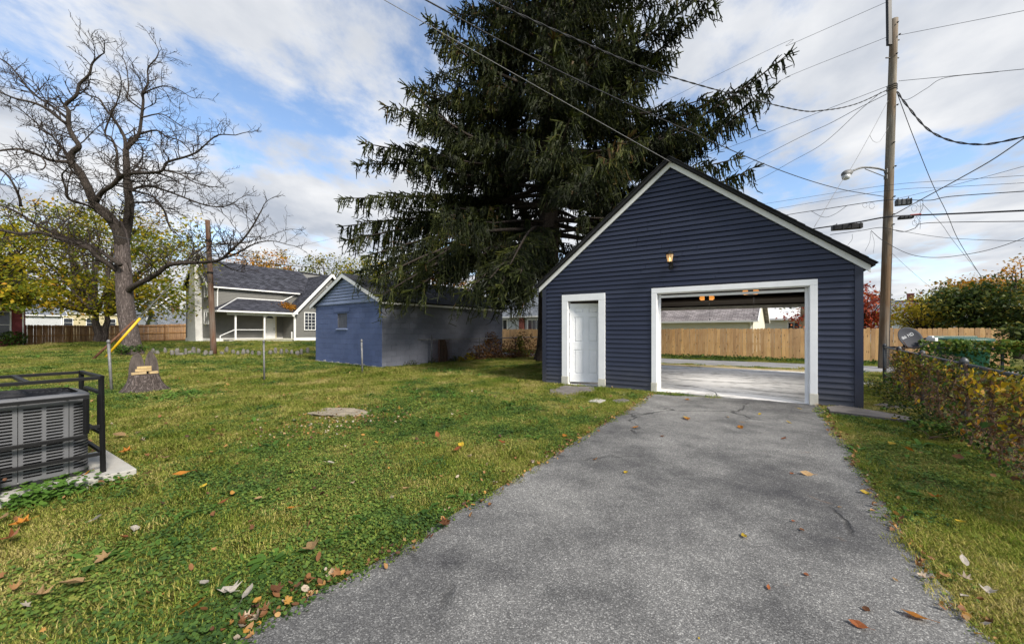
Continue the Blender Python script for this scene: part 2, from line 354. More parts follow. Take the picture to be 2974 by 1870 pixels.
def shingles(name, lo, hi):
    t = NT(name); u = t.obj()
    br = t.n('ShaderNodeTexBrick', {'Vector': u, 'Color1': (*lo, 1), 'Color2': (*hi, 1), 'Mortar': (*(x * .35 for x in lo), 1), 'Scale': 1.0, 'Mortar Size': 0.012, 'Brick Width': 0.30, 'Row Height': 0.14, 'Bias': -0.1}, offset=0.5)
    c = t.mix(1.0, br.outputs['Color'], t.ramp(t.noise(u, 1.3, 5), [(0.3, (0.7, 0.7, 0.72)), (0.7, (1.3, 1.3, 1.3))]), 'MULTIPLY')
    return t.done(c, 0.9, t.bump(t.math('ADD', t.n('ShaderNodeRGBToBW', {0: br.outputs['Color']}).outputs[0], t.noise(u, 50, 2)), 0.5, 0.02), spec=0.3)
M['shingle_grey'] = shingles('charcoal_shingles', (0.024, 0.025, 0.033), (0.075, 0.078, 0.098))
M['shingle_tan'] = shingles('taupe_shingles', (0.19, 0.17, 0.17), (0.34, 0.31, 0.31))
M['shingle_slate'] = shingles('slate_shingles', (0.13, 0.145, 0.165), (0.22, 0.24, 0.27))

# ---- the ground: one sheet to the horizon
def axis(lo, hi, fine_lo, fine_hi, step):
    f = list(np.arange(fine_lo, fine_hi + .01, step)); a = [fine_lo]; s = step
    while a[-1] > lo: s *= 1.5; a.append(a[-1] - s)
    b = [fine_hi]; s = step
    while b[-1] < hi: s *= 1.5; b.append(b[-1] + s)
    return np.array(sorted(a[1:]) + f + b[1:])
gx, gy = axis(-900, 900, -48, 34, 1.0), axis(-300, 1500, -4, 46, 1.0)
XX, YY = np.meshgrid(gx, gy); nx, ny = len(gx), len(gy)
V = np.stack([XX.ravel(), YY.ravel(), ground_z(XX.ravel(), YY.ravel())], 1)
idx = np.arange(nx * ny).reshape(ny, nx)
F = np.stack([idx[:-1, :-1].ravel(), idx[:-1, 1:].ravel(), idx[1:, 1:].ravel(), idx[1:, :-1].ravel()], 1)
g = np_mesh('ground', V, F, M['lawn'], smooth=True); tag(g, 'mown autumn lawn and ground around the garage', 'lawn', kind='structure')

def jitter_edge(a, b, n, amp, seed):
    r = random.Random(seed); a, b = Vector(a), Vector(b); d = (b - a).normalized(); s = Vector((-d.y, d.x, 0)); w = 0; R = []
    for i in range(n + 1):
        w = w * 0.75 + r.uniform(-amp, amp) * 0.6; k = 0 if i in (0, n) else 1
        R.append(a.lerp(b, i / n) + s * (w + r.uniform(-amp, amp) * .35) * k)
    return R
def sheet(name, poly, z, th, mat, label, cat, kind='structure'):
    mb = MB(); poly = [Vector((p[0], p[1], z)) for p in poly]
    mb.prism(poly, (0, 0, -th)); o = mb.build(name, mat); return tag(o, label, cat, kind=kind)
GA = Vector((3.06, 8.34, 0))                           # left foot of the big door trim
def G(t, c, z=0.0): return GA + E1 * t + E2 * c + UP * z   # garage frame: along the front, into the depth, up
# driveway: left and right edges followed from the photo
DL = [gnd(u, v) for u, v in ((1891, 1146), (1720, 1254), (1530, 1372), (1330, 1490), (1130, 1620), (985, 1700), (860, 1765), (700, 1865))]
DR = [gnd(u, v) for u, v in ((2372, 1172), (2440, 1265), (2510, 1380), (2590, 1500), (2680, 1620), (2770, 1740), (2880, 1865))]
DL.append(DL[-1] + (DL[-1] - DL[-3]) * 1.6); DR.append(DR[-1] + (DR[-1] - DR[-3]) * 1.6)
def fine_edge(P, seed):
    R = []
    for i in range(len(P) - 1): R += jitter_edge(P[i], P[i + 1], max(4, int((P[i + 1] - P[i]).length / .07)), 0.022, seed + i)[:-1]
    return R + [P[-1]]
dl, dr = fine_edge(DL, 3), fine_edge(DR, 40)
DRIVE = [Vector((p.x, p.y, 0)) for p in dl] + [Vector((p.x, p.y, 0)) for p in dr[::-1]]
sheet('driveway', DRIVE, 0.016, 0.10, M['asphalt'], 'worn grey aggregate asphalt driveway leading to the garage', 'driveway')
def band(c0, c1, t0, t1): return [G(t0, c0), G(t1, c0), G(t1, c1), G(t0, c1)]
sheet('alley', band(7.75, 10.6, -45, 22), 0.012, 0.06, M['alley'], 'grey asphalt alley running behind the garage', 'alley')
sheet('gravel_verge', band(6.62, 7.74, -5.5, 3.6), 0.008, 0.05, M['gravel'], 'straw coloured gravel verge between garage slab and alley', 'verge')
DOORSTEP = [gnd(u, v) for u, v in ((1598, 1131), (1640, 1120), (1725, 1128), (1728, 1140), (1650, 1149), (1595, 1147))]

# ------------------------------------------------------------------ garage
gar = thing('garage', 'navy blue garage with white trim, steep gable and open doors at both ends', 'garage', G(0.4, 0))
TL, TR, TM, ZE, ZA, DEP = -2.66, 3.47, 0.405, 2.44, 4.86, 6.1
pitch = (ZA - ZE) / (TR - TM)
def clip(z, off=0.0): return TM - (ZA - z) / pitch + off if z > ZE else TL, TM + (ZA - z) / pitch - off if z > ZE else TR
OPEN = [(-2.12, -1.02, 2.23), (0.02, 2.87, 2.27)]       # openings incl. their trim: t0, t1, top
WV = [0.0]
def siding_course(z0, z1, t0, t1, t0b, t1b, c=-0.004):
    """one lapped board: thick lower lip, thin top"""
    mb = MB(); a = [G(t0, c - 0.034, z0), G(t1, c - 0.034 + WV[0], z0 + WV[0] * .8), G(t1b, c - 0.004, z1), G(t0b, c - 0.004, z1)]
    b = [G(t0, c + 0.006, z0), G(t1, c + 0.006, z0), G(t1b, c + 0.006, z1), G(t0b, c + 0.006, z1)]
    mb.add(a + b, [(0, 1, 2, 3), (7, 6, 5, 4), (0, 4, 5, 1), (2, 6, 7, 3), (1, 5, 6, 2), (0, 3, 7, 4)]); return mb
z = 0.03; ch = 0.1035
wall = MB()
while z < ZA - 0.04:
    z1 = min(z + ch, ZA - 0.01); wv = random.uniform(-.0025, .0025); L0, R0 = clip(z); L1, R1 = clip(z1)
    if z < ZE: L0 = TL + .07; R0 = TR - .09; 
    if z1 <= ZE: L1, R1 = L0, R0
    elif z < ZE: L1 = max(L1, L0); R1 = min(R1, R0)
    seg = [(L0, R0, L1, R1)]
    for o0, o1, top in OPEN:
        if z < top - 0.02:
            n = []
            for (a, b, a1, b1) in seg:
                if a < o0 < b: n += [(a, o0, a1, o0), (o1, b, o1, b1)]
                else: n.append((a, b, a1, b1))
            seg = n
    for (a, b, a1, b1) in seg:
        cuts = [a]
        if b - a > 3.0:                                   # butt joints of the long courses
            cuts.append(a + (b - a) * random.uniform(0.3, 0.7))
        cuts.append(b)
        for i in range(len(cuts) - 1):
            x0, x1 = cuts[i], cuts[i + 1]
            if i < len(cuts) - 2: x1 -= 0.005
            WV[0] = random.uniform(-.003, .003)
            siding_course(z, z1 + 0.004 if z1 < ZA - .1 else z1, x0, x1, (a1 if i == 0 else x0), (b1 if i == len(cuts) - 2 else x1)).build('siding_board', M['navy'], gar)
    z += ch
# wall behind the siding, with the two openings
def wallpoly(c0, th, opens, name, mat):
    mb = MB(); ts = sorted({TL + .02, TR - .02} | {o[0] + .06 for o in opens} | {o[1] - .06 for o in opens} | {TM})
    for a, b in zip(ts[:-1], ts[1:]):
        top = next((o[2] - .06 for o in opens if a >= o[0] + .05 and b <= o[1] - .05), 0.0)
        for (z0f, z1f) in (((lambda t: top), (lambda t: ZA - abs(t - TM) * pitch - 0.02)),):
            mb.prism([G(a, c0, z0f(a)), G(b, c0, z0f(b)), G(b, c0, z1f(b)), G(a, c0, z1f(a))], E2 * th)
    return mb.build(name, mat, gar)
wallpoly(0.004, 0.11, OPEN, 'wall', M['navy'])
BACK = [(-1.35, 3.38, 2.16)]
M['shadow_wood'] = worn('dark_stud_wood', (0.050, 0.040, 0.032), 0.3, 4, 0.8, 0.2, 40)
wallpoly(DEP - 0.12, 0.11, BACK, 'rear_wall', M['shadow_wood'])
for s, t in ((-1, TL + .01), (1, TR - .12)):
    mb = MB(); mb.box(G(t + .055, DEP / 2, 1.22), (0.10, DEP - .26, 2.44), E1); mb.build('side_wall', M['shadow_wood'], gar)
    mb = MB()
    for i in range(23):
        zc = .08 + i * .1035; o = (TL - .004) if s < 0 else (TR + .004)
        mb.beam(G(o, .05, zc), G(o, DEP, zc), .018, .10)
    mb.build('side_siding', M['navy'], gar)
for t in (TL - 0.012, TR - 0.10):
    mb = MB(); mb.prism([G(t, -0.046, -0.02), G(t + .112, -0.046, -0.02), G(t + .112, -0.046, ZE - .02), G(t, -0.046, ZE + (.04 if t > 0 else -.05))], E2 * 0.03); mb.build('corner_trim', M['navy'], gar)
# white door trims
def door_trim(t0, t1, top, w):
    for i, t in enumerate((t0, t1 - w)):
        mb = MB(); mb.prism([G(t, -0.056, 0.22), G(t + w, -0.056, 0.22), G(t + w, -0.056, top - w), G(t, -0.056, top - w)], E2 * 0.06); mb.build('door_trim', M['white'], gar, bevel=.004)
        mb = MB(); mb.prism([G(t - .006, -0.066, -0.02), G(t + w + .006, -0.066, -.02), G(t + w + .006, -0.066, .217), G(t - .006, -0.066, .217)], E2 * .07); mb.build('trim_plinth', M['plinth'], gar, bevel=.004)
    mb = MB(); mb.prism([G(t0, -0.056, top - w + .002), G(t1, -0.056, top - w + .002), G(t1, -0.056, top), G(t0, -0.056, top)], E2 * .06); mb.build('head_trim', M['white'], gar, bevel=.004)
door_trim(-2.12, -1.02, 2.23, 0.16); door_trim(0.02, 2.87, 2.27, 0.11)
# jambs inside the openings
for (t0, t1, top, w) in ((-2.12, -1.02, 2.23, 0.16), (0.02, 2.87, 2.27, 0.125)):
    for t, sg in ((t0 + w, -1), (t1 - w, 1)):
        mb = MB(); mb.box(G(t + sg * .018, .055, (top - w) / 2), (.03, .115, top - w - .01), E1); mb.build('jamb', M['white'], gar)
        if w < .15:
            mb = MB(); mb.box(G(t - sg * .022, .095, (top - w) / 2), (.045, .035, top - w - .02), E1); mb.build('door_stop', M['white'], gar)
    mb = MB(); mb.box(G((t0 + t1) / 2, .055, top - w + .018), (t1 - t0 - 2 * w + .06, .115, .03), E1); mb.build('head_jamb', M['white'], gar)
mb = MB(); mb.box(G(1.445, .09, 2.09), (2.5, .04, .05), E1); mb.build('door_stop', M['white'], gar)
# small entry door, ajar: hinged on its left edge, swung inward
hp = G(-1.945, 0.03); ang = math.radians(20); dx = (E1 * math.cos(ang) + E2 * math.sin(ang)).normalized(); dn = UP.cross(dx)
dw, dh, z0 = 0.80, 1.93, 0.085
mb = MB(); mb.box(hp + dx * dw / 2 + dn * .028 + UP * (z0 + dh / 2), (dw - .004, .024, dh - .004), dx)
door = mb.build('door', M['white'], gar)
pcols = ((.115, .345), (.455, .685)); prows = ((.20, .80), (.98, 1.60), (1.69, 1.84))
mb = MB()
xs_ = [0, pcols[0][0], pcols[0][1], pcols[1][0], pcols[1][1], dw]; zs_ = [0] + [q for r in prows for q in r] + [dh]
for a_, b_ in ((xs_[0], xs_[1]), (xs_[2], xs_[3]), (xs_[4], xs_[5])): mb.box(hp + dx * (a_ + b_) / 2 + dn * .008 + UP * (z0 + dh / 2), (b_ - a_, .016, dh), dx)
for a_, b_ in pcols:
    for k in range(0, 8, 2): mb.box(hp + dx * (a_ + b_) / 2 + dn * .008 + UP * (z0 + (zs_[k] + zs_[k + 1]) / 2), (b_ - a_, .0158, zs_[k + 1] - zs_[k]), dx)
mb.build('stiles_and_rails', M['white'], door)
for a_, b_ in pcols:
    for r0_, r1_ in prows:
        mb = MB(); mb.box(hp + dx * (a_ + b_) / 2 + dn * .010 + UP * (z0 + (r0_ + r1_) / 2), (b_ - a_ - .055, .014, r1_ - r0_ - .055), dx); mb.build('door_panel', M['white'], door, bevel=.006)
mb = MB(); mb.lathe(hp + dx * (dw - .07) + UP * (z0 + .92), [(.03, 0), (.03, .006), (.012, .008), (.012, .03), (.026, .034), (.028, .05), (.018, .062)], 14, -dn); mb.build('handle', M['black'], door, True)
mb = MB(); mb.box(hp + dx * (dw - .07) - dn * .012 + UP * (z0 + 1.09), (.075, .024, .13), dx); mb.build('lock', M['black'], door, bevel=.006)
for zz_ in (0.28, 1.02, 1.75):
    mb = MB(); mb.lathe(hp - dx * .012 - dn * .012 + UP * (z0 + zz_ - .05), [(.012, 0), (.012, .1)], 8); mb.box(hp - dx * .03 - dn * .004 + UP * (z0 + zz_), (.035, .006, .1), dx); mb.build('hinge', M['white2'], door)
# roof slabs, rake boards, eaves, rafters, ceiling joists
OH, OHS = 0.16, 0.14
for sg in (-1, 1):
    te = TM + sg * ((TR - TM) + OHS); zt = lambda t: ZA - abs(t - TM) * pitch + 0.10
    mb = MB(); mb.prism([G(TM, -OH, zt(TM)), G(te, -OH, zt(te)), G(te, -OH, zt(te) + .055), G(TM, -OH, zt(TM) + .06)], E2 * (DEP + 2 * OH)); rf = mb.build('roof', M['roof'], gar)
    mb = MB(); n = 27; du = Vector((sg, 0, 0))
    for i in range(n):                                    # lapped shingle courses with torn ends
        f0, f1 = i / n, (i + 1) / n + .02; t1_ = TM + (te + sg * .03 - TM) * (1 - f0); t0_ = TM + (te + sg * .03 - TM) * max(0, 1 - f1)
        e = OH + .035 + random.uniform(-.012, .018)
        mb.prism([G(t0_, -e, zt(t0_) + .056), G(t1_, -e, zt(t1_) + .060), G(t1_, -e, zt(t1_) + .074), G(t0_, -e, zt(t0_) + .062)], E2 * (DEP + OH + e))
    so = mb.build('shingles', M['roof'], rf); so['kind'] = 'stuff'
    mb = MB(); tb = TM + sg * ((TR - TM) + .10); rw = .125                # white rake board
    tj = TM + (tb - TM) * .78
    for a, b in ((TM, tj - sg * .002), (tj, tb)):
        mb2 = MB(); mb2.prism([G(a, -0.060, zt(a) - rw), G(b, -0.060, zt(b) - rw), G(b, -0.060, zt(b) - .003), G(a, -0.060, zt(a) - .003)], E2 * .03); mb2.build('rake_board', M['white'], gar)
    mb = MB(); mb.prism([G(TM, -0.095, zt(TM) - .012), G(tb, -0.095, zt(tb) - .012), G(tb, -.095, zt(tb) + .003), G(TM, -.095, zt(TM) + .003)], E2 * .034); mb.build('rake_flashing', M['black'], gar)
mb = MB()
for i in range(12):
    c = .35 + i * .5; mb.beam(G(TL + .1, c, 2.42), G(TR - .1, c, 2.42), .05, .14)
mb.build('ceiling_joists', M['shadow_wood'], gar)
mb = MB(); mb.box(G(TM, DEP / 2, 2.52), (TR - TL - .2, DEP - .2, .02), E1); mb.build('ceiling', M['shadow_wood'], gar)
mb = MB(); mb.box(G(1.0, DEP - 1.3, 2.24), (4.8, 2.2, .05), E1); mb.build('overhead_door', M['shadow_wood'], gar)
for t in (-1.3, 3.32):
    mb = MB(); mb.beam(G(t, .4, 2.27), G(t, DEP - .1, 2.27), .05, .04); mb.build('door_track', M['galv'], gar)
mb = MB(); mb.box(G(1.0, DEP - .20, 2.12), (4.75, .06, .10), E1); mb.build('rear_head_trim', M['plinth'], gar)
# slab with an apron toward the alley, cracked into slabs
cr = [(G(TL + .06, .02), G(TR - .06, .02), G(TR - .06, 6.6), G(TL + .06, 6.6))]
mb = MB(); mb.prism([G(TL + .06, -.0, .026), G(TR - .06, -.0, .026), G(TR - .06, 6.6, .026), G(TL + .06, 6.6, .026)], (0, 0, -.1)); fl = mb.build('floor', M['slab'], gar)
crack = [[(-.9, 2.1), (-.2, 1.45), (.5, 1.25), (.95, 1.0), (1.2, .55), (1.28, .02)], [(1.2, .8), (2.0, .75), (2.7, .25), (3.2, .1)], [(-.3, 3.2), (0, 3.9), (.3, 4.3)], [(-1, 2.9), (.8, 3.2), (2.3, 3.05), (3.3, 3.2)]]
for cp in crack:
    sp_ = spline([G(t, c, .0275) for t, c in cp], 6); mb = MB()
    for i in range(len(sp_) - 1):
        a, b = sp_[i], sp_[i + 1]; s = (b - a).normalized().cross(UP) * random.uniform(.006, .014); s.z = 0
        mb.add([a - s, b - s, b + s, a + s], [(0, 1, 2, 3)])
    mb.build('floor_crack', M['blackplast'], fl)
# lamps -------------------------------------------------------------
def glow(name, c, s): return NT(name).done((0.8, 0.5, 0.2), 0.4, emit=c, estr=s)
M['bulb'] = glow('lit_bulb', (1.0, 0.66, 0.28), 1.8)
M['amber'] = glow('amber_shade', (1.0, 0.36, 0.06), 0.45)
def lantern_glass():
    t = NT('seeded_lantern_glass'); g_ = t.n('ShaderNodeBsdfTransparent', {'Color': (0.95, 0.9, 0.8, 1)}); d = t.n('ShaderNodeBsdfPrincipled', {'Base Color': (0.9, 0.75, 0.5, 1), 'Roughness': .25, 'Emission Color': (1, .50, .16, 1), 'Emission Strength': .30})
    m = t.n('ShaderNodeMixShader', {0: .35, 1: g_.outputs[0], 2: d.outputs[0]}); t.t.links.new(m.outputs[0], t.out.inputs[0]); return t.m
M['lglass'] = lantern_glass()
lc = G(0.45, -0.16, 2.83); lt0 = 0.45
# place the lantern on the wall: centre column 1946, row 608
ld = 8.05; lc = at(1945, 748, ld - .13)
lan = thing('wall_lantern', 'lit black wall lantern with amber glass on the garage gable', 'lantern', lc + Vector((0, 0, -.25)))
mb = MB(); mb.lathe(lc, [(.055, -.13), (.07, -.115), (.10, .02), (.108, .08)], 8); mb.build('glass', M['lglass'], lan)
mb = MB(); mb.lathe(lc, [(.118, .078), (.125, .09), (.085, .13), (.05, .165), (.03, .17), (.028, .185), (.012, .195)], 8); mb.build('cap', M['black'], lan)
mb = MB()
for k in range(8):
    a = math.pi * 2 * k / 8 + .0; d_ = Vector((math.cos(a), math.sin(a), 0)); mb.beam(lc + d_ * .072 - UP * .115, lc + d_ * .112 + UP * .08, .008, .008)
mb.lathe(lc, [(.062, -.15), (.075, -.135), (.075, -.118), (.06, -.112)], 8); mb.build('cage', M['black'], lan)
mb = MB(); mb.lathe(lc - UP * .08, [(.010, -.03), (.028, .0), (.032, .04), (.02, .075), (.006, .09)], 12); mb.build('bulb', M['bulb'], lan, True)
mb = MB(); wp = lc + E2 * 0.185; mb.tube(spline([lc - UP * .13, lc - UP * .21, lc - UP * .26 + E2 * .05, wp - UP * .22 + E2 * .0, wp - UP * .16], 4), .013, 6)
mb.box(wp + E2 * .015 - UP * .19, (.13, .025, .22), E1); mb.build('bracket', M['black'], lan)
bpy.context.view_layer.update()
for o in [q for q in bpy.data.objects if q.parent == lan]:      # bring the lantern to its real size
    o.scale = (.70, .70, .78); o.location = Vector((lc.x * .30, lc.y * .30, lc.z * .22)) - WL[lan]
for k, (u, v, d) in enumerate(((2053, 866, 10.3), (2180, 849, 9.6))):
    c = at(u, v, d); lab = ('left amber drum ceiling light hanging inside the garage', 'right amber drum ceiling light hanging inside the garage')[k]
    L = thing('ceiling_light', lab, 'ceiling light', c, 'drum lights inside the garage')
    mb = MB(); mb.lathe(c, [(.10, -.062), (.15, -.055), (.178, -.025), (.182, .015), (.172, .045), (.15, .062)], 24); mb.build('shade', M['amber'], L, True)
    mb = MB()
    ac_ = math.atan2(-c.y, -c.x)
    for a0 in (ac_ - .30, ac_ + math.pi - .30):
        arc = [c + Vector((math.cos(a0 + s * .15) * .187, math.sin(a0 + s * .15) * .187, 0)) for s in range(5)]
        for i in range(4): mb.add([arc[i] - UP * .066, arc[i + 1] - UP * .066, arc[i + 1] + UP * .066, arc[i] + UP * .066], [(0, 1, 2, 3)])
    mb.lathe(c + UP * .060, [(.186, 0), (.186, .012)], 24); mb.lathe(c - UP * .070, [(.12, 0), (.12, .010)], 24); mb.build('band', M['black'], L)
    ld_ = bpy.data.lights.new('bulb_light', 'SPOT'); ld_.energy = 65; ld_.spot_size = math.radians(165); ld_.spot_blend = .6; ld_.shadow_soft_size = .15; ld_.color = (1.0, .95, .88)
    lo_ = bpy.data.objects.new('bulb_light', ld_); link(lo_, L, c - UP * .12)
    mb = MB(); mb.tube([c + UP * .09, Vector((c.x, c.y, 2.5))], .02, 8); mb.build('stem', M['black'], L)
    mb = MB(); mb.tube([c + Vector((.05, -.05, -.09)), c + Vector((.05, -.05, -.55))], .0025, 4); mb.lathe(c + Vector((.05, -.05, -.60)), [(.006, 0), (.014, .012), (.01, .04), (.003, .05)], 8); mb.build('pull_cord', M['black'], L)

# ------------------------------------------------------------------ blue block shed
S1 = Vector((0.80, -0.597, 0)).normalized(); S2 = Vector((0.597, 0.80, 0)).normalized()
SA = Vector((-8.55, 16.5, 0)); SWD, SDP, SH = 4.84, 7.0, 2.45
def S(t, c, z=0.0): return SA + S1 * t + S2 * c + UP * z
shed = thing('block_shed', 'small blue painted concrete block shed with dark gable roof', 'shed', S(SWD / 2, 0))
mb = MB(); mb.box(S(SWD / 2, SDP / 2, SH / 2), (SWD - .10, SDP - .10, SH - .005), S1); mb.build('core_wall', M['shedmortarg'], shed)
BW, BH, BD = 0.403, 0.2035, 0.045
def blockmesh(w, h, mat):
    m_ = MB(); b = .004; g_ = .0018; w2, h2 = w / 2 - g_, h / 2 - g_
    vs = [(-w2, 0, -h2), (w2, 0, -h2), (w2, 0, h2), (-w2, 0, h2)]
    m_.add([(x, .04, z) for x, _, z in vs] + [(x, b, z) for x, _, z in vs] + [(x - math.copysign(b, x), 0, z - math.copysign(b, z)) for x, _, z in vs],
           [(0, 1, 5, 4), (1, 2, 6, 5), (2, 3, 7, 6), (3, 0, 4, 7), (4, 5, 9, 8), (5, 6, 10, 9), (6, 7, 11, 10), (7, 4, 8, 11), (8, 9, 10, 11)])
    return m_.mesh('block', mat)
bms = {}
def put_block(p, w, h, mat, axis_):
    k = (round(w, 3), round(h, 3), mat)
    if k not in bms: bms[k] = blockmesh(w, h, M[mat])
    o = bpy.data.objects.new('block', bms[k]); link(o, shed, p); o.rotation_euler = (0, 0, math.atan2(axis_.y, axis_.x))
WT0, WT1, WZ0, WZ1 = 1.78, 2.52, 1.425, 2.08          # window opening of the front wall
rows = 12; nblk = 0; rest = MB()
for r in range(rows):
    z0 = .005 + r * BH; zc = z0 + BH / 2
    xs = [0.0]; x = BW * (.5 if r % 2 else 1)
    while x < SWD - .08: xs.append(x); x += BW
    xs.append(SWD)
    for a, b in zip(xs[:-1], xs[1:]):
        parts = [(a, b)]
        if z0 + BH > WZ0 + .02 and z0 < WZ1 - .05:
            parts = [q for q in ((a, min(b, WT0)), (max(a, WT1), b)) if q[1] - q[0] > .03]
        for a_, b_ in parts: put_block(S((a_ + b_) / 2, -.002, zc), b_ - a_, BH, 'shedblue', S1); nblk += 1
    ys = [0.0]; y = BW * (.5 if r % 2 == 0 else 1)
    while y < SDP - .08: ys.append(y); y += BW
    ys.append(SDP)
    for a, b in zip(ys[:-1], ys[1:]):
        if b < 5.0 or nblk < 0: put_block(S(SWD + .002, (a + b) / 2, zc), b - a, BH, 'shedgrey', S2); nblk += 1
        else:
            p = S(SWD - .019, (a + b) / 2, zc); rest.box(p, (b - a - .007, .042, BH - .007), S2)
o = rest.build('far_blocks', M['shedgrey'], shed); o['kind'] = 'stuff'
mb = MB()                                               # ragged bare cement along the foot of the front wall
for i in range(40):
    a = i / 40 * SWD; h = .05 + .05 * math.sin(i * 1.3) * random.random() + random.uniform(0, .03); mb.box(S(a + .06, -.012, h / 2 - .01), (.125, .03, h), S1)
mb.build('bare_footing', M['concrete'], shed)
mb = MB()
for r in range(12):
    for k in (0,): mb.box(S(-.005 + .02, SDP / 2, .005 + r * BH + BH / 2), (.04, SDP - .02, BH - .008), S1)
mb.build('left_wall', M['shedblue'], shed)
# window: recessed boarded-up opening with frame and sill
mb = MB(); mb.box(S((WT0 + WT1) / 2, .085, (WZ0 + WZ1) / 2), (WT1 - WT0, .02, WZ1 - WZ0), S1); win = mb.build('window', M['blackplast'], shed)
M['wboard'] = worn('grey_weathered_panel', (0.12, 0.125, 0.15), 0.45, 3, 0.7, 0.2, 30, stretch=(6, 6, 1))
for k in (0, 1):
    mb = MB(); w_ = (WT1 - WT0 - .12) / 2; mb.box(S(WT0 + .07 + w_ / 2 + k * (w_ + .012), .060, (WZ0 + WZ1) / 2), (w_, .02, WZ1 - WZ0 - .1), S1); mb.build('pane', M['wboard'], win)
for t, zc, w_, h_ in (((WT0 + WT1) / 2, WZ1 - .025, WT1 - WT0, .05), (WT0 + .03, (WZ0 + WZ1) / 2, .05, WZ1 - WZ0 - .1), (WT1 - .03, (WZ0 + WZ1) / 2, .05, WZ1 - WZ0 - .1)):
    mb = MB(); mb.box(S(t, .040, zc), (w_, .05, h_), S1); mb.build('frame', M['wboard'], win)
mb = MB(); mb.prism([S(WT0 - .05, -.05, WZ0 - .02), S(WT0 - .05, .06, WZ0 + .03), S(WT0 - .05, .06, WZ0 - .045), S(WT0 - .05, -.05, WZ0 - .045)], S1 * (WT1 - WT0 + .1)); mb.build('sill', M['shedsiding'], win)
mb = MB(); mb.box(S((WT0 + WT1) / 2, -.014, WZ1 + .1), (1.15, .02, .17), S1); mb.build('lintel', M['shedblue'], shed)
SZA = 3.52; sp_p = (SZA - SH) / (SWD / 2)
n = 9
for i in range(n):                                      # gable siding boards
    z0 = SH + .012 + i * .118; z1 = min(z0 + .125, SZA - .03)
    if z1 - z0 < .03: break
    h0 = (SZA - z0) / sp_p - .05; h1 = max(.02, (SZA - z1) / sp_p - .05); m_ = SWD / 2; dd = .012 if i == 4 else 0
    mb = MB(); a = [S(m_ - h0, -.055, z0), S(m_ + h0, -.055, z0 - dd), S(m_ + h1, -.012, z1 - dd), S(m_ - h1, -.012, z1)]; b = [p + S2 * .045 for p in (S(m_ - h0, -.035, z0), S(m_ + h0, -.035, z0), S(m_ + h1, -.035, z1), S(m_ - h1, -.035, z1))]
    mb.add(a + b, [(0, 1, 2, 3), (7, 6, 5, 4), (0, 4, 5, 1), (2, 6, 7, 3), (1, 5, 6, 2), (0, 3, 7, 4)]); mb.build('gable_board', M['shedsiding'], shed)
mb = MB(); mb.box(S(SWD / 2, -.03, SH - .012), (SWD + .1, .05, .05), S1); mb.build('gable_trim', M['shedsiding'], shed)
for sg in (-1, 1):
    zt = lambda q: SZA - abs(q) * sp_p + .03; te = sg * (SWD / 2 + .22); m_ = SWD / 2
    mb = MB(); mb.prism([S(m_, -.14, zt(0)), S(m_ + te, -.14, zt(te)), S(m_ + te, -.14, zt(te) + .05), S(m_, -.14, zt(0) + .06)], S2 * (SDP + .28)); rf = mb.build('roof', M['roof'], shed)
    mb = MB(); n = 15
    for i in range(n):
        f0, f1 = i / n, (i + 1) / n + .015; q1 = te * 1.012 * (1 - f0); q0 = te * 1.012 * max(0, 1 - f1)
        mb.prism([S(m_ + q0, -.17, zt(q0) + .056), S(m_ + q1, -.17, zt(q1) + .058), S(m_ + q1, -.17, zt(q1) + .074), S(m_ + q0, -.17, zt(q0) + .062)], S2 * (SDP + .34))
    so = mb.build('shingles', M['roof'], rf); so['kind'] = 'stuff'
    mb = MB(); mb.prism([S(m_, -.165, zt(0) - .105), S(m_ + te, -.165, zt(te) - .105), S(m_ + te, -.165, zt(te) + .048), S(m_, -.165, zt(0) + .055)], S2 * .02); mb.build('rake_board', M['white2'], shed)
    mb = MB(); mb.beam(S(m_ + te * .985, -.13, zt(te) - .02), S(m_ + te * .985, SDP + .14, zt(te) - .02), .025, .11); mb.build('fascia', M['white2'], shed)
    mb = MB(); mb.prism([S(m_ + te * .98, -.14, zt(te) - .065), S(m_ + sg * SWD / 2 * .99, -.14, zt(te) - .065), S(m_ + sg * SWD / 2 * .99, -.14, zt(te) - .05), S(m_ + te * .98, -.14, zt(te) - .05)], S2 * (SDP + .28)); mb.build('soffit', M['white2'], shed)
mb = MB(); mb.prism([S(.1, SDP - .02, SH), S(SWD - .1, SDP - .02, SH), S(SWD / 2, SDP - .02, SZA - .03)], S2 * .02); mb.build('rear_gable', M['shedsiding'], shed)

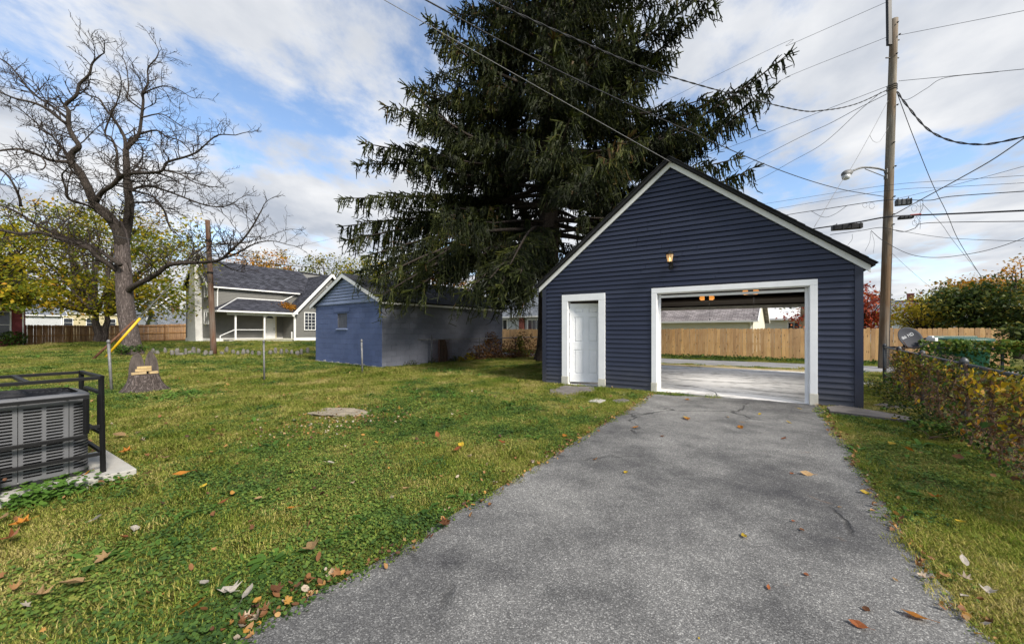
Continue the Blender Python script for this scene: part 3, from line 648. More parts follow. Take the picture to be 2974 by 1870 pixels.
# ------------------------------------------------------------------ neighbouring houses
def plane_part(name, mat, parent, origin, X, Y, pts, th=0.06, out_up=True):
    """flat slab drawn in its own plane: pts are (x, y) along X and Y from origin; texture follows the slope"""
    X = Vector(X).normalized(); Y = Vector(Y); Y = (Y - X * Y.dot(X)).normalized(); Z = X.cross(Y)
    mb = MB(); mb.prism([Vector((a, b, 0)) for a, b in pts], (0, 0, -th if (Z.z > 0) == out_up else th))
    o = bpy.data.objects.new(name, mb.mesh(name, mat)); COL.objects.link(o); o.parent = parent
    m = Matrix((X, Y, Z)).transposed().to_4x4(); m.translation = Vector(origin) - WL[parent]; o.matrix_local = m; WL[o] = Vector(origin); return o
def lap(mb, a, b, z0, z1, nrm, course=0.12, lip=0.02, topf=None):
    """lapped siding between feet a and b; topf(f) gives the wall top along it"""
    a, b, nrm = Vector(a), Vector(b), Vector(nrm); z = z0
    while z < z1 - .01:
        zt = min(z + course, z1); f0, f1 = 0.0, 1.0; g0, g1 = 0.0, 1.0
        if topf is not None:
            f0, f1 = topf(z); g0, g1 = topf(zt)
            if f1 - f0 < .01: break
            if g1 < g0: g0 = g1 = (g0 + g1) / 2
        P = lambda f, zz, o: a.lerp(b, f) * 1.0 + Vector((0, 0, zz)) + nrm * o
        A, B = Vector((a.x, a.y, 0)), Vector((b.x, b.y, 0))
        P = lambda f, zz, o: A.lerp(B, f) + UP * zz + nrm * o
        mb.add([P(f0, z, lip), P(f1, z, lip), P(g1, zt, .002), P(g0, zt, .002), P(f0, z, -.02), P(f1, z, -.02)], [(0, 1, 2, 3), (0, 4, 5, 1)])
        z = zt
    return mb
def window(parent, c, X, nrm, w, h, muntins=(2, 3), fw=.07, mat='white2', glass='glass_dark'):
    X, nrm, c = Vector(X).normalized(), Vector(nrm).normalized(), Vector(c)
    mb = MB(); mb.box(c + nrm * .02, (w, .03, h), X); win = mb.build('window', M[glass], parent)
    mb = MB()
    for s in (-1, 1): mb.box(c + X * (s * (w / 2 + fw / 2)) + nrm * .045, (fw, .06, h + 2 * fw), X); 
    for s in (-1, 1): mb.box(c + UP * (s * (h / 2 + fw / 2)) + nrm * .045, (w, .058, fw), X)
    mb.build('frame', M[mat], win)
    mb = MB()
    for i in range(1, muntins[0]): mb.box(c + X * (w * (i / muntins[0] - .5)) + nrm * .045, (.03, .02, h), X)
    for i in range(1, muntins[1]): mb.box(c + UP * (h * (i / muntins[1] - .5)) + nrm * .045, (w, .022, .03), X)
    if mb.v: mb.build('muntins', M[mat], win)
    return win
HG = 0.42
HA = Vector((-23.9, 30.0, 0))
def H(s, q, z=0.0): return HA + E2 * s + E1 * q + UP * z
hs = thing('grey_house', 'grey sided one and a half storey house with porch and white chimney', 'house', H(4, 0, HG))
# main body
SL = 12.0; EV, RG = 4.92, 7.20
core = MB(); core.prism([H(.03, -4.97, .1), H(.03, -.03, .1), H(.03, -.03, EV), H(.03, -2.5, RG - .05), H(.03, -4.97, EV)], E2 * (SL - .06)); core.build('wall', M['grey_siding'], hs)
mb = MB(); lap(mb, H(0, 0), H(5.5, 0), HG + .3, EV, E1); mb.build('siding', M['grey_siding'], hs)
mb = MB(); gt = lambda z: (0, 1) if z <= EV else ((z - EV) / (RG - EV) / 2 + .005, 1 - (z - EV) / (RG - EV) / 2 - .005)
lap(mb, H(0, -5), H(0, 0), HG + .3, RG - .1, -E2, topf=gt); mb.build('gable_siding', M['grey_siding'], hs)
mb = MB(); mb.box(H(SL / 2, .0, HG + .1), (SL, .1, .42), E2); mb.box(H(0, -2.5, HG + .1), (5.02, .08, .42), E1); mb.build('foundation', M['white2'], hs)
sl = Vector((0, 0, RG - EV)) - E1 * 2.5; SLN = sl.length
plane_part('roof', M['shingle_grey'], hs, H(-.25, 0, EV) - sl.normalized() * .28 + UP * .12, E2, sl, [(0, 0), (9.6, 0), (9.6, .3), (8.7, SLN + .28), (0, SLN + .28)], .10)
sl2 = Vector((0, 0, RG - EV)) + E1 * 2.5
plane_part('roof', M['shingle_grey'], hs, H(-.25, -5, EV) - sl2.normalized() * .28 + UP * .12, E2, sl2, [(0, 0), (SL, 0), (SL, SLN + .28), (0, SLN + .28)], .10)
mb = MB(); mb.beam(H(-.27, .26, EV - .12), H(6.9, .26, EV - .12), .10, .11); mb.build('gutter', M['white2'], hs)
for sg in (-1, 1):
    mb = MB(); mb.beam(H(-.27, -2.5 + sg * 2.72, EV - .13), H(-.27, -2.5, RG + .05), .03, .2); mb.build('rake_board', M['white2'], hs)
mb = MB(); mb.tube([H(.45, .22, EV - .18), H(.45, .08, EV - .45), H(.45, .07, 3.2)], .045, 6); mb.build('downspout', M['white2'], hs)
# chimney
M['chimney'] = worn('white_painted_brick', (0.60, 0.60, 0.585), 0.14, 4, 0.8, 0.5, 26, bdist=.02)
def frust(mb, b0, t0):
    mb.add(list(b0) + list(t0), [(3, 2, 1, 0), (4, 5, 6, 7)] + [(i, (i + 1) % 4, (i + 1) % 4 + 4, i + 4) for i in range(4)])
def crect(s0, s1, q0, q1, z): return [H(s0, q0, z), H(s0, q1, z), H(s1, q1, z), H(s1, q0, z)]
mb = MB(); frust(mb, crect(-.48, .04, -3.2, -1.37, .1), crect(-.48, .04, -3.1, -1.55, 2.6)); frust(mb, crect(-.478, .04, -3.1, -1.55, 2.602), crect(-.44, .04, -2.85, -1.75, 5.6)); mb.build('chimney', M['chimney'], hs)
ch_ = hs.children[-1] if False else [o for o in bpy.data.objects if o.name.startswith('chimney')][0]
mb = MB(); frust(mb, crect(-.43, .08, -2.85, -1.78, 5.602), crect(-.42, .1, -2.75, -1.9, 7.55)); mb.build('stack', M['chimney'], ch_)
mb = MB(); mb.box(H(-.16, -2.32, 7.62), (.62, .95, .12), E2); mb.build('cap', M['chimney'], ch_)
# windows of the gable end
window(hs, H(-.0, -.62, 4.55), E1, -E2, .62, .95, (2, 1)); window(hs, H(0, -.62, 2.45), E1, -E2, .75, 1.05, (2, 2))
# cross wing with gable to the yard
W0, W1, WQ, WE, WR = 5.5, 12.4, 1.9, 2.9, 6.62; WM = (W0 + W1) / 2
mb = MB(); mb.prism([H(W0 + .03, WQ - .03, .1), H(W1, WQ - .03, .1), H(W1, WQ - .03, WE), H(WM, WQ - .03, WR - .05), H(W0 + .03, WQ - .03, WE)], -E1 * 4.3); mb.build('wing_wall', M['grey_siding'], hs)
mb = MB(); gw = lambda z: (0, 1) if z <= WE else ((z - WE) / (WR - WE) / 2 + .01, 1 - (z - WE) / (WR - WE) / 2 - .01)
lap(mb, H(W0, WQ), H(W1, WQ), HG + .3, WR - .15, E1, topf=gw); lap(mb, H(W0, 0), H(W0, WQ), HG + .3, WE, -E2); mb.build('wing_siding', M['grey_siding'], hs)
mb = MB(); mb.box(H((W0 + W1) / 2, WQ, HG + .08), (W1 - W0, .08, .44), E2); mb.build('wing_foundation', M['white2'], hs)
wl_ = Vector((0, 0, WR - WE)) + E2 * (WM - W0); WLN = wl_.length
plane_part('wing_roof', M['shingle_grey'], hs, H(W0, WQ + .3, WE) - wl_.normalized() * .3 + UP * .12, -E1, wl_, [(0, 0), (2.2, 0), (5.6, WLN + .3), (0, WLN + .3)], .10)
wr_ = Vector((0, 0, WR - WE)) - E2 * (WM - W0)
plane_part('wing_roof', M['shingle_grey'], hs, H(W1, WQ + .3, WE) - wr_.normalized() * .3 + UP * .12, -E1, wr_, [(0, 0), (5.6, 0), (5.6, WLN + .3), (0, WLN + .3)], .10)
for sg, s0 in ((1, W0), (-1, W1)):
    e = -sg * .28; mb = MB(); mb.beam(H(s0 + e, WQ + .31, WE + e * sg * 1.07 + .04), H(WM, WQ + .31, WR + .06), .03, .24); mb.build('rake_board', M['white2'], hs)
window(hs, H(WM - 2.05, WQ + .02, 2.2), E2, E1, .95, 1.5, (3, 5)); window(hs, H(WM + .0, WQ + .02, 5.0), E2, E1, .8, .9, (2, 3))
mb = MB(); mb.tube([H(W0 - .15, WQ + .35, WE - .05), H(W0 - .02, WQ + .1, WE - .4), H(W0 + .08, WQ + .06, WE - .6), H(W0 + .08, WQ + .06, HG)], .05, 6); mb.box(H(W0 + .01, WQ + .02, (WE + HG) / 2), (.1, .06, WE - HG), E2); mb.build('downspout', M['white2'], hs)
# porch: deck, posts, rail, roof, door
PD = 1.9
mb = MB(); mb.box(H(3.15, PD / 2, .62), (4.6, PD, .10), E2); dk = mb.build('porch_deck', worn('porch_boards', (.50, .48, .40), .2, 3, .8, .2, 40), hs)
mb = MB(); mb.box(H(3.15, PD / 2 - .02, .33), (4.5, PD - .1, .48), E2); mb.build('porch_base', worn('cream_block', (.66, .64, .50), .15, 3, .8, .3, 40), hs)
for s in (1.02, 3.12):
    mb = MB(); mb.box(H(s, PD - .1, 1.76), (.11, .11, 2.2), E2); mb.build('porch_post', M['white2'], hs)
mb = MB(); mb.box(H(5.35, PD - .1, .95), (.08, .08, .6), E2); mb.build('newel_post', M['white2'], hs)
mb = MB(); mb.beam(H(1.08, PD - .1, 1.42), H(3.06, PD - .1, 1.42), .05, .05); mb.build('porch_rail', M['white2'], hs)
mb = MB(); mb.beam(H(.97, PD - .1, 1.42), H(.0, PD - .1, .95), .05, .05); mb.beam(H(.0, PD - .1, .95), H(.0, PD - .1, .3), .06, .06, E1); mb.build('stair_rail', M['white2'], hs)
for i in range(3):
    mb = MB(); mb.box(H(.72 - i * .28, PD - .5, .53 - i * .15), (.28, .9, .13), E2); mb.build('porch_step', M['concrete'], hs)
e0 = H(-.25, PD + .3, 2.86)
pv = UP * 1.12 - E1 * (PD + .3); PLN = pv.length
plane_part('porch_roof', M['shingle_grey'], hs, e0 + UP * .07, E2, pv, [(0, 0), (5.9, 0), (6.2, PLN), (2.1, PLN)], .06)
hv = UP * 1.12 + E2 * 2.1
plane_part('porch_hip', M['shingle_grey'], hs, H(-.25, 0, 2.86) + UP * .07, E1, hv, [(0, 0), (PD + .3, 0), (0, hv.length)], .06)
mb = MB(); mb.beam(e0 + UP * .10, H(1.85, .03, 4.05), .05, .05); mb.beam(H(1.85, .03, 4.06), H(5.6, .03, 4.06), .05, .08); mb.beam(H(5.5, .05, 4.06), H(6.6, .05, EV - .2), .05, .09); mb.build('porch_flashing', M['white2'], hs)
mb = MB(); mb.beam(H(-.28, PD + .34, 2.84), H(5.65, PD + .34, 2.84), .10, .12); mb.beam(H(-.28, 0, 2.84), H(-.28, PD + .29, 2.84), .1, .12); mb.build('porch_gutter', M['white2'], hs)
mb = MB(); mb.box(H(2.95, PD - .08, 2.68), (5.0, .12, .2), E2); mb.build('porch_beam', M['white2'], hs)
mb = MB(); mb.box(H(2.65, PD / 2, 2.80), (5.6, PD, .03), E2); mb.build('porch_ceiling', M['grey_siding'], hs)
mb = MB(); mb.box(H(4.35, .05, 1.68), (.92, .05, 2.02), E2); fd = mb.build('door', M['white2'], hs)
mb = MB(); c = H(4.35, .085, 2.44); pts = [c + E2 * (.30 * math.cos(a)) + UP * (.22 * math.sin(a)) for a in np.linspace(0, math.pi, 9)]; mb.prism(pts, -E1 * .02); mb.build('fanlight', M['glass_dark'], fd)
for dz in (1.55, 1.42):
    mb = MB(); mb.lathe(H(4.70, .075, dz), [(.035, 0), (.02, .02), (.03, .05)], 8, E1); mb.build('handle', M['black'], fd)
mb = MB()
for s in (3.84, 4.86): mb.box(H(s, .06, 1.72), (.09, .08, 2.12), E2)
mb.box(H(4.35, .06, 2.76), (.93, .08, .08), E2); mb.build('door_frame', worn('cream_trim', (.62, .56, .38), .1, 4, .6, .1, 40), hs)
mb = MB(); mb.box(H(8.2, .0, 4.7) + E1 * .1, (.12, .12, .25), E2); mb.build('roof_vent', M['black'], hs)

def simple_house(name, label, o, X, w, dp, eave, ridge, wm, rm, along=True, wins=(), base=0.0, siding=True, chim=None):
    """gabled house: o is the near left corner, X runs along its visible wall, depth goes to the left of X; along = ridge parallel to X"""
    X = Vector(X).normalized(); Y = UP.cross(X); o = Vector(o); P = lambda a, b, z: o + X * a + Y * b + UP * z
    t = thing(name, label, 'house', P(w / 2, dp / 2, base)); mb = MB()
    if along: mb.prism([P(.02, .02, base), P(.02, dp - .02, base), P(.02, dp - .02, eave), P(.02, dp / 2, ridge), P(.02, .02, eave)], X * (w - .04))
    else: mb.prism([P(.02, .02, base), P(w - .02, .02, base), P(w - .02, .02, eave), P(w / 2, .02, ridge), P(.02, .02, eave)], Y * (dp - .04))
    mb.build('wall', wm, t)
    if siding:
        mb = MB(); cen = dp / 2 if along else w / 2
        g2 = lambda z: (0, 1) if z <= eave else ((z - eave) / (ridge - eave) / 2, 1 - (z - eave) / (ridge - eave) / 2)
        lap(mb, P(0, 0, 0), P(w, 0, 0), base, eave if along else ridge - .1, -Y, .13, .02, None if along else g2)
        lap(mb, P(w, 0, 0), P(w, dp, 0), base, (ridge - .1) if along else eave, X, .13, .02, g2 if along else None)
        lap(mb, P(0, dp, 0), P(0, 0, 0), base, (ridge - .1) if along else eave, -X, .13, .02, g2 if along else None); mb.build('siding', wm, t)
    h = (dp if along else w) / 2; v1 = UP * (ridge - eave) + (Y if along else X) * h; v2 = UP * (ridge - eave) - (Y if along else X) * h; L = v1.length
    oh = .3
    if along:
        plane_part('roof', rm, t, P(-oh, 0, eave) - v1.normalized() * oh + UP * .1, X, v1, [(0, 0), (w + 2 * oh, 0), (w + 2 * oh, L + oh), (0, L + oh)], .09)
        plane_part('roof', rm, t, P(-oh, dp, eave) - v2.normalized() * oh + UP * .1, X, v2, [(0, 0), (w + 2 * oh, 0), (w + 2 * oh, L + oh), (0, L + oh)], .09)
        mb = MB(); mb.beam(P(-oh, -oh * .9, eave - .13), P(w + oh, -oh * .9, eave - .13), .1, .11); mb.build('gutter', M['white2'], t)
        mb = MB(); mb.beam(P(w + oh, -.27, eave - .14), P(w + oh, h, ridge + .03), .03, .17); mb.beam(P(w + oh, dp + .27, eave - .14), P(w + oh, h, ridge + .03), .03, .17); mb.build('rake_board', M['white2'], t)
        mb = MB(); mb.tube([P(w - .1, -.2, eave - .15), P(w - .1, -.06, eave - .4), P(w - .1, -.06, base)], .04, 6); mb.build('downspout', M['white2'], t)
    else:
        plane_part('roof', rm, t, P(0, -oh, eave) - v1.normalized() * oh + UP * .1, Y, v1, [(0, 0), (dp + 2 * oh, 0), (dp + 2 * oh, L + oh), (0, L + oh)], .09)
        plane_part('roof', rm, t, P(w, -oh, eave) - v2.normalized() * oh + UP * .1, Y, v2, [(0, 0), (dp + 2 * oh, 0), (dp + 2 * oh, L + oh), (0, L + oh)], .09)
        for sg in (0, 1):
            a = P(-.25, -oh, eave - .14) if sg == 0 else P(w + .25, -oh, eave - .14); mb = MB(); mb.beam(a, P(w / 2, -oh, ridge + .04), .03, .17); mb.build('rake_board', M['white2'], t)
    for (a, z, ww, hh, side, mu) in wins:
        if side == 'f': window(t, P(a, -.01, z), X, -Y, ww, hh, mu)
        else: window(t, P(w + .01, a, z), Y, X, ww, hh, mu)
    if chim:
        for (a, b, zt) in chim:
            mb = MB(); mb.box(P(a, b, (ridge + zt) / 2 - .4), (.55, .5, zt - ridge + .9), X); c = mb.build('chimney', M['brick'], t)
            mb = MB(); mb.box(P(a, b, zt + .08), (.65, .6, .1), X); mb.build('cap', M['brick'], c)
    return t
M['red_siding'] = worn('red_siding', (0.19, 0.028, 0.035), 0.15, 2, 0.55, 0.1, 40)
M['cream'] = worn('cream_siding', (0.72, 0.70, 0.58), 0.08, 2, 0.6, 0.1, 40)
M['pale'] = worn('pale_siding', (0.46, 0.48, 0.50), 0.10, 2, 0.6, 0.1, 40)
M['tanwall'] = worn('tan_wall', (0.46, 0.40, 0.24), 0.15, 2, 0.7, 0.1, 40)
rc = Vector((-34.7, 27.0, 0))
rh = simple_house('red_house', 'dark red sided house at the left edge of the picture', rc - E2 * 9.0, E2, 9.0, 7.0, 3.1, 6.3, M['red_siding'], M['shingle_grey'], True, [(7.85, 1.75, .95, 1.75, 'f', (1, 2)), (3.5, 1.75, .95, 1.75, 'f', (1, 2))], 0.0)
simple_house('white_house', 'white gabled house behind the left brown fence', at(425, 960, 44) * 1.0 - UP * CAMH, E2, 5.5, 6.0, 3.4, 6.0, M['pale'], M['shingle_slate'], False, [(2.75, 3.0, .8, 1.1, 'f', (1, 2))])
simple_house('white_garage', 'low pale garage with light grey roof behind the left brown fence', at(470, 960, 39) - UP * CAMH, E2, 6.0, 4.0, 1.9, 3.6, M['pale'], M['shingle_slate'], True)
simple_house('pale_house', 'pale blank walled house far behind the brown fence beside the red house', at(62, 960, 42) - UP * CAMH, E2, 3.0, 6.0, 3.2, 4.8, M['pale'], M['shingle_slate'], True)
simple_house('tan_house', 'far tan building seen beneath the yellow maple', at(140, 960, 58) - UP * CAMH, E2, 9.0, 7.0, 4.2, 6.2, M['tanwall'], M['shingle_slate'], True, [(2, 2.6, .9, 1.3, 'f', (1, 2)), (4.4, 2.6, .9, 1.3, 'f', (1, 2)), (6.8, 2.6, .9, 1.3, 'f', (1, 2))])
# across the alley
cx_ = Vector((math.cos(math.radians(-39)), math.sin(math.radians(-39)), 0)); cy_ = UP.cross(cx_)
cc = at(2186, 960, 23.0) - UP * CAMH
simple_house('cream_garage', 'low cream sided building with taupe shingles behind the new fence', cc - cx_ * 11.0, cx_, 11.0, 6.5, 2.05, 4.3, M['cream'], M['shingle_tan'], True)
simple_house('cream_house', 'cream house with wide white eaves behind the cream garage', at(2200, 960, 31) - UP * CAMH, cx_, 3.4, 5.5, 2.35, 3.7, M['cream'], M['white2'], True, [(2.4, 1.55, .7, .8, 'f', (2, 1))])
simple_house('slate_roof_house', 'pale house with slate roof and two brick chimneys beyond the alley', at(2440, 960, 46) - UP * CAMH, cx_, 12.0, 8.0, 3.0, 4.9, M['pale'], M['shingle_slate'], True, [(4, 2.2, .9, 1.1, 'f', (1, 2)), (7, 2.2, .9, 1.1, 'f', (1, 2))], chim=[(3.2, 3.4, 5.7), (6.4, 3.6, 5.6)])
simple_house('green_roof_house', 'far white house with grey green roof seen through the garage', at(2215, 960, 44) - UP * CAMH, cx_, 6.0, 7.0, 3.2, 5.8, M['pale'], M['shingle_slate'], True, [(2, 2.4, .9, 1.1, 'f', (1, 2))])
wh = simple_house('white_brick_house', 'white house with brick red piers behind the shed and spruce', at(1405, 960, 34) - UP * CAMH, cx_, 8.0, 6.0, 2.6, 5.4, M['pale'], M['shingle_slate'], True, [(2.3, 1.75, .9, 1.0, 'f', (2, 1)), (5.6, 1.7, 1.2, 1.0, 'f', (3, 1))])
for a in (4.4, 7.2):
    mb = MB(); Yw = UP.cross(cx_); mb.box(at(1405, 960, 34) - UP * CAMH + cx_ * a - Yw * .12 + UP * 1.2, (.45, .22, 2.4), cx_); mb.build('brick_pier', M['brick'], wh)

# ------------------------------------------------------------------ board fences
def picket_mesh(w, h, th, mat, dog=True):
    c = w * .22 if dog else 0
    mb = MB(); mb.prism([(-w / 2, 0, 0), (w / 2, 0, 0), (w / 2, 0, h - c), (w / 2 - c, 0, h), (-w / 2 + c, 0, h), (-w / 2, 0, h - c)], (0, th, 0)); return mb.mesh('picket', mat)
def board_fence(name, label, a, b, h, pw, mat, postmat, rails_front, gap=.006, posts=2.4, seed=1, tops=0.012):
    r = random.Random(seed); a, b = Vector(a), Vector(b); D = (b - a); L = D.length; D = D.normalized(); N = Vector((D.y, -D.x, 0))
    if N.y > 0: N = -N
    t = thing(name, label, 'fence', (a + b) / 2); meshes = [picket_mesh(pw, h + k, .018, mat) for k in (-tops, 0, tops)]
    n = int(L / (pw + gap)); rz = math.atan2(D.y, D.x)
    for i in range(n):
        p = a + D * ((i + .5) * L / n); p = Vector((p.x, p.y, gz(p) + .03 + r.uniform(-.01, .012)))
        o = bpy.data.objects.new('picket', meshes[r.randrange(3)]); link(o, t, p + N * r.uniform(-.002, .004)); o.rotation_euler = (0, r.uniform(-.006, .006), rz)
    sd = N if rails_front else -N
    for zr in (h * .10, h * .50, h * .88):
        mb = MB(); mb.beam(a + sd * .05 + UP * (zr + gz(a)), b + sd * .05 + UP * (zr + gz(b)), .04, .085); mb.build('rail', postmat, t)
    k = int(L / posts)
    for i in range(k + 1):
        p = a + D * (i * L / k) + sd * .09; mb = MB(); mb.box(p + UP * (h / 2 + gz(p)), (.09, .09, h + .03), D); mb.build('post', postmat, t)
    return t
FA = Vector((11, 19, 0))
board_fence('cedar_fence', 'new orange cedar dog-ear picket fence along the alley', FA - E1 * 16.5, FA + E1 * 9.0, 1.42, .135, M['cedar'], M['cedar'], False, seed=5)
bf0 = Vector((-38.75, 29.3, 0)); bdir = Vector((.447, .894, 0))
board_fence('brown_fence', 'weathered brown board fence between the red house and grey house', bf0, bf0 + bdir * 12.5, 1.78, .15, M['oldwood'], M['oldpost'], True, posts=2.7, seed=9)

# ------------------------------------------------------------------ poles, street light, wires
def pole(name, label, base, top, r0, r1, mat, bend=0.0):
    t = thing(name, label, 'utility pole', base); pts = [Vector(base).lerp(Vector(top), i / 10) for i in range(11)]
    for i, p in enumerate(pts): p.x += bend * math.sin(i / 10 * math.pi)
    pts[0].z -= .2
    mb = MB(); mb.tube(pts, [r0 + (r1 - r0) * i / 10 for i in range(11)], 18); mb.build('shaft', mat, t, True); return t, pts
PB = gnd(2565, 1070); PT = at(2597, 57, PB.y)
def PP(v): return PB.lerp(PT, (PB.z * 0 + (CAMH + (HY - v) / FPX * PB.y)) / PT.z)    # point on the pole axis at photo row v
bigpole, _ = pole('utility_pole', 'tall leaning wooden utility pole right of the garage', PB, PT, .148, .108, M['pole'])
mb = MB(); a = PP(135) + Vector((-.20, -.05, 0)); mb.beam(a, a + Vector((-.02, 0, 1.78)), .10, .12, Vector((1, 0, 0))); mb.build('insulator_bracket', M['blackplast'], bigpole)
mb = MB(); mb.lathe(a + Vector((-.02, 0, 1.78)), [(.05, 0), (.07, .03), (.04, .06), (.06, .09), (.02, .12)], 10); mb.build('insulator', M['blackplast'], bigpole, True)
for v in (75, 110, 165, 312, 420, 488, 575, 626, 655):
    p = PP(v) + Vector((random.choice((-.02, .06)), -.135, 0)); mb = MB(); mb.lathe(p, [(.028, 0), (.028, .03), (.012, .035), (.012, .06)], 6, (0, -1, 0)); mb.build('bolt', M['black'], bigpole)
for v in (118, 170):
    p = PP(v); mb = MB(); mb.beam(p + Vector((-.28, -.02, 0)), p + Vector((.19, -.02, 0)), .03, .03); mb.build('through_bolt', M['black'], bigpole)
for v in (250, 256, 262):
    p = PP(v); mb = MB(); mb.tube([p + Vector((math.cos(k) * .135, math.sin(k) * .135, .02 * math.sin(3 * k))) for k in np.linspace(0, 6.3, 14)], .012, 5); mb.build('cable_band', M['cable'], bigpole)
mb = MB(); mb.tube([PP(660) + Vector((.06, -.12, 0)), PP(800) + Vector((.055, -.128, 0)), PP(1060) + Vector((.05, -.145, 0))], .012, 5); mb.build('ground_wire', M['galvdark'], bigpole)
# street light on its arm
sl0 = PP(497); sl1 = at(2452, 505, PB.y - .25)
lamp = thing('street_light', 'grey cobra-head street light on a curved arm of the tall pole', 'street light', sl0)
mb = MB(); mb.tube(spline([sl0 + Vector((-.11, 0, 0)), at(2545, 489, PB.y), at(2505, 487, PB.y - .1), at(2475, 497, PB.y - .2)], 6), .032, 8); mb.build('arm', M['galv'], lamp, True)
mb = MB(); mb.tube([PP(515) + Vector((-.11, 0, 0)), at(2512, 491, PB.y - .05)], .014, 6); mb.build('brace', M['galv'], lamp)
hd = at(2472, 499, PB.y - .2); hx = (at(2445, 511, PB.y - .3) - hd).normalized()
mb = MB(); mb.lathe(hd - hx * .06, [(.04, 0), (.07, .06), (.11, .16), (.13, .30), (.11, .40), (.05, .45)], 14, hx); mb.build('head', M['galv'], lamp, True)
mb = MB(); mb.lathe(hd + hx * .26 - UP * .20, [(.05, 0), (.10, .02), (.12, .08), (.125, .15)], 14); mb.build('lens', worn('milky_lens', (.62, .64, .66), .1, 6, .15, .05, 40), lamp, True)
for v in (497, 515):
    mb = MB(); mb.box(PP(v) + Vector((-.125, 0, 0)), (.03, .12, .14)); mb.build('mount_plate', M['galv'], lamp)

def cable(label, pts, r, mat='cable', name='overhead_cable', twist=0, n=10):
    P = spline(pts, n); o = MB()
    if twist:
        L = 0; ph = [[], []]
        for i, p in enumerate(P):
            if i: L += (p - P[i - 1]).length
            T = (P[min(i + 1, len(P) - 1)] - P[max(i - 1, 0)]).normalized(); A = T.cross(UP).normalized(); B = T.cross(A)
            for k in (0, 1):
                a = L * twist + k * math.pi; ph[k].append(p + (A * math.cos(a) + B * math.sin(a)) * r * 1.05)
        for q in ph: o.tube(q, r, 5)
    else: o.tube(P, r, 5)
    return tag(o.build(name, M[mat], None, True), label, 'cable', 'overhead wires and cables')
pd_ = PB.y
def A3(*pts): return [at(*p) for p in pts]
FARP = (1142, 694, 45)
cable('thin service wire from above the lawn to the garage peak', A3((1090, -14, 6.2), (1520, 230, 7.3), (1953, 474, 7.95)), .006, 'cablegrey')
cable('thick black cable sweeping across the spruce to the middle of the tall pole', A3((1180, -30, 5.0), (1600, 195, 6.6), (1950, 359, 8.8), (2250, 489, 11.0), (2430, 547, 12.4), (2578, 573, pd_)), .011)
cable('twisted service cable crossing the spruce up to the band of the tall pole', A3((1330, -40, 5.6), (1656, 108, 7.0), (1950, 224, 8.6), (2300, 317, 11.3), (2392, 321, 12), (2485, 303, 12.7), (2577, 262, pd_)), .010, twist=9, n=30)
cable('topmost thin line running left from the tip of the tall pole', A3((2572, 8, pd_), (2300, 128, 16), (2038, 241, 20), FARP), .007)
cable('second thin line from the tall pole passing behind the spruce', A3((2585, 105, pd_), (2300, 218, 16.5), (2038, 330, 21), (1142, 700, 45)), .007)
cable('thin line leaving the tall pole to the upper right edge', A3((2606, 104, pd_), (2800, 66, 12), (3020, 23, 10)), .007)
cable('straight thin line from the band of the tall pole down behind the spruce', A3((2580, 250, pd_), (2300, 357, 16), (2050, 452, 20), (1500, 640, 32)), .008)
cable('spliced dark cable from the band of the tall pole toward the spruce', A3((2577, 273, pd_), (2485, 319, 15), (2406, 361, 16.5), (2300, 411, 19), (2050, 540, 27)), .011)
cable('slack dark drop from the band of the tall pole behind the garage roof', A3((2559, 268, pd_), (2494, 324, 14.5), (2392, 416, 16.5), (2300, 469, 18.5), (2190, 528, 22), (2060, 575, 26)), .009)
cable('straight line from the pole band to the right edge', A3((2610, 236, pd_), (2780, 220, 12), (3020, 197, 10)), .008)
cable('forked pair joining the straight line right of the pole band', A3((2600, 262, pd_), (2629, 291, 13.2), (2690, 258, 12.9), (2744, 227, 12.5), (2900, 209, 11)), .008)
cable('heavy twisted cable sagging to the right edge below the pole band', A3((2605, 266, pd_), (2633, 305, 13.2), (2693, 374, 12.7), (2762, 409, 12), (2846, 420, 11.2), (2915, 411, 10.6), (3020, 386, 9.8)), .016, twist=7, n=24)
cable('long dark wire dropping from the pole band to the bushes at right', A3((2607, 275, pd_), (2651, 393, 14.2), (2707, 532, 15.6), (2748, 615, 16.6), (2785, 700, 17.8), (2850, 805, 20)), .011)
cable('grey wire dropping from the pole past the street light to the garage roof', A3((2580, 291, pd_), (2526, 393, 12.9), (2471, 490, 12.4), (2448, 522, 12.2), (2365, 659, 11.4)), .007, 'cablegrey')
cable('small slack loop on the left side of the tall pole', A3((2526, 393, 12.9), (2535, 409, 12.95), (2549, 414, 13.1), (2562, 402, 13.2), (2580, 370, pd_ - .1)), .005, 'cablegrey')
cable('upper of two parallel thin lines passing the pole below the street light', A3((2100, 611, 19), (2300, 580, 16.5), (2573, 539, pd_ - .25), (2770, 524, 11.8), (3020, 507, 10)), .006)
cable('lower of two parallel thin lines passing the pole below the street light', A3((2100, 634, 19), (2300, 599, 16.5), (2573, 555, pd_ - .25), (2770, 543, 11.8), (3020, 529, 10)), .006)
cable('dark bundle carrying the small grey closure box', A3((2200, 640, 18), (2300, 622, 16.5), (2392, 608, 15.3), (2559, 583, pd_ - .25), (2630, 581, 13), (2702, 582, 12.4), (2762, 571, 11.9), (2974, 556, 10.2), (3020, 553, 9.9)), .013)
cable('slack loop hanging under the dark bundle left of the pole', A3((2355, 613, 15.8), (2392, 631, 15.4), (2425, 622, 15.1), (2462, 596, 14.6)), .008)
cable('thickest black trunk cable passing the pole with its splice cases', A3((2250, 681, 17), (2376, 663, 15.5), (2494, 645, 14.2), (2573, 631, pd_ - .3), (2651, 626, 12.9), (2800, 620, 11.6), (3020, 610, 9.9)), .026)
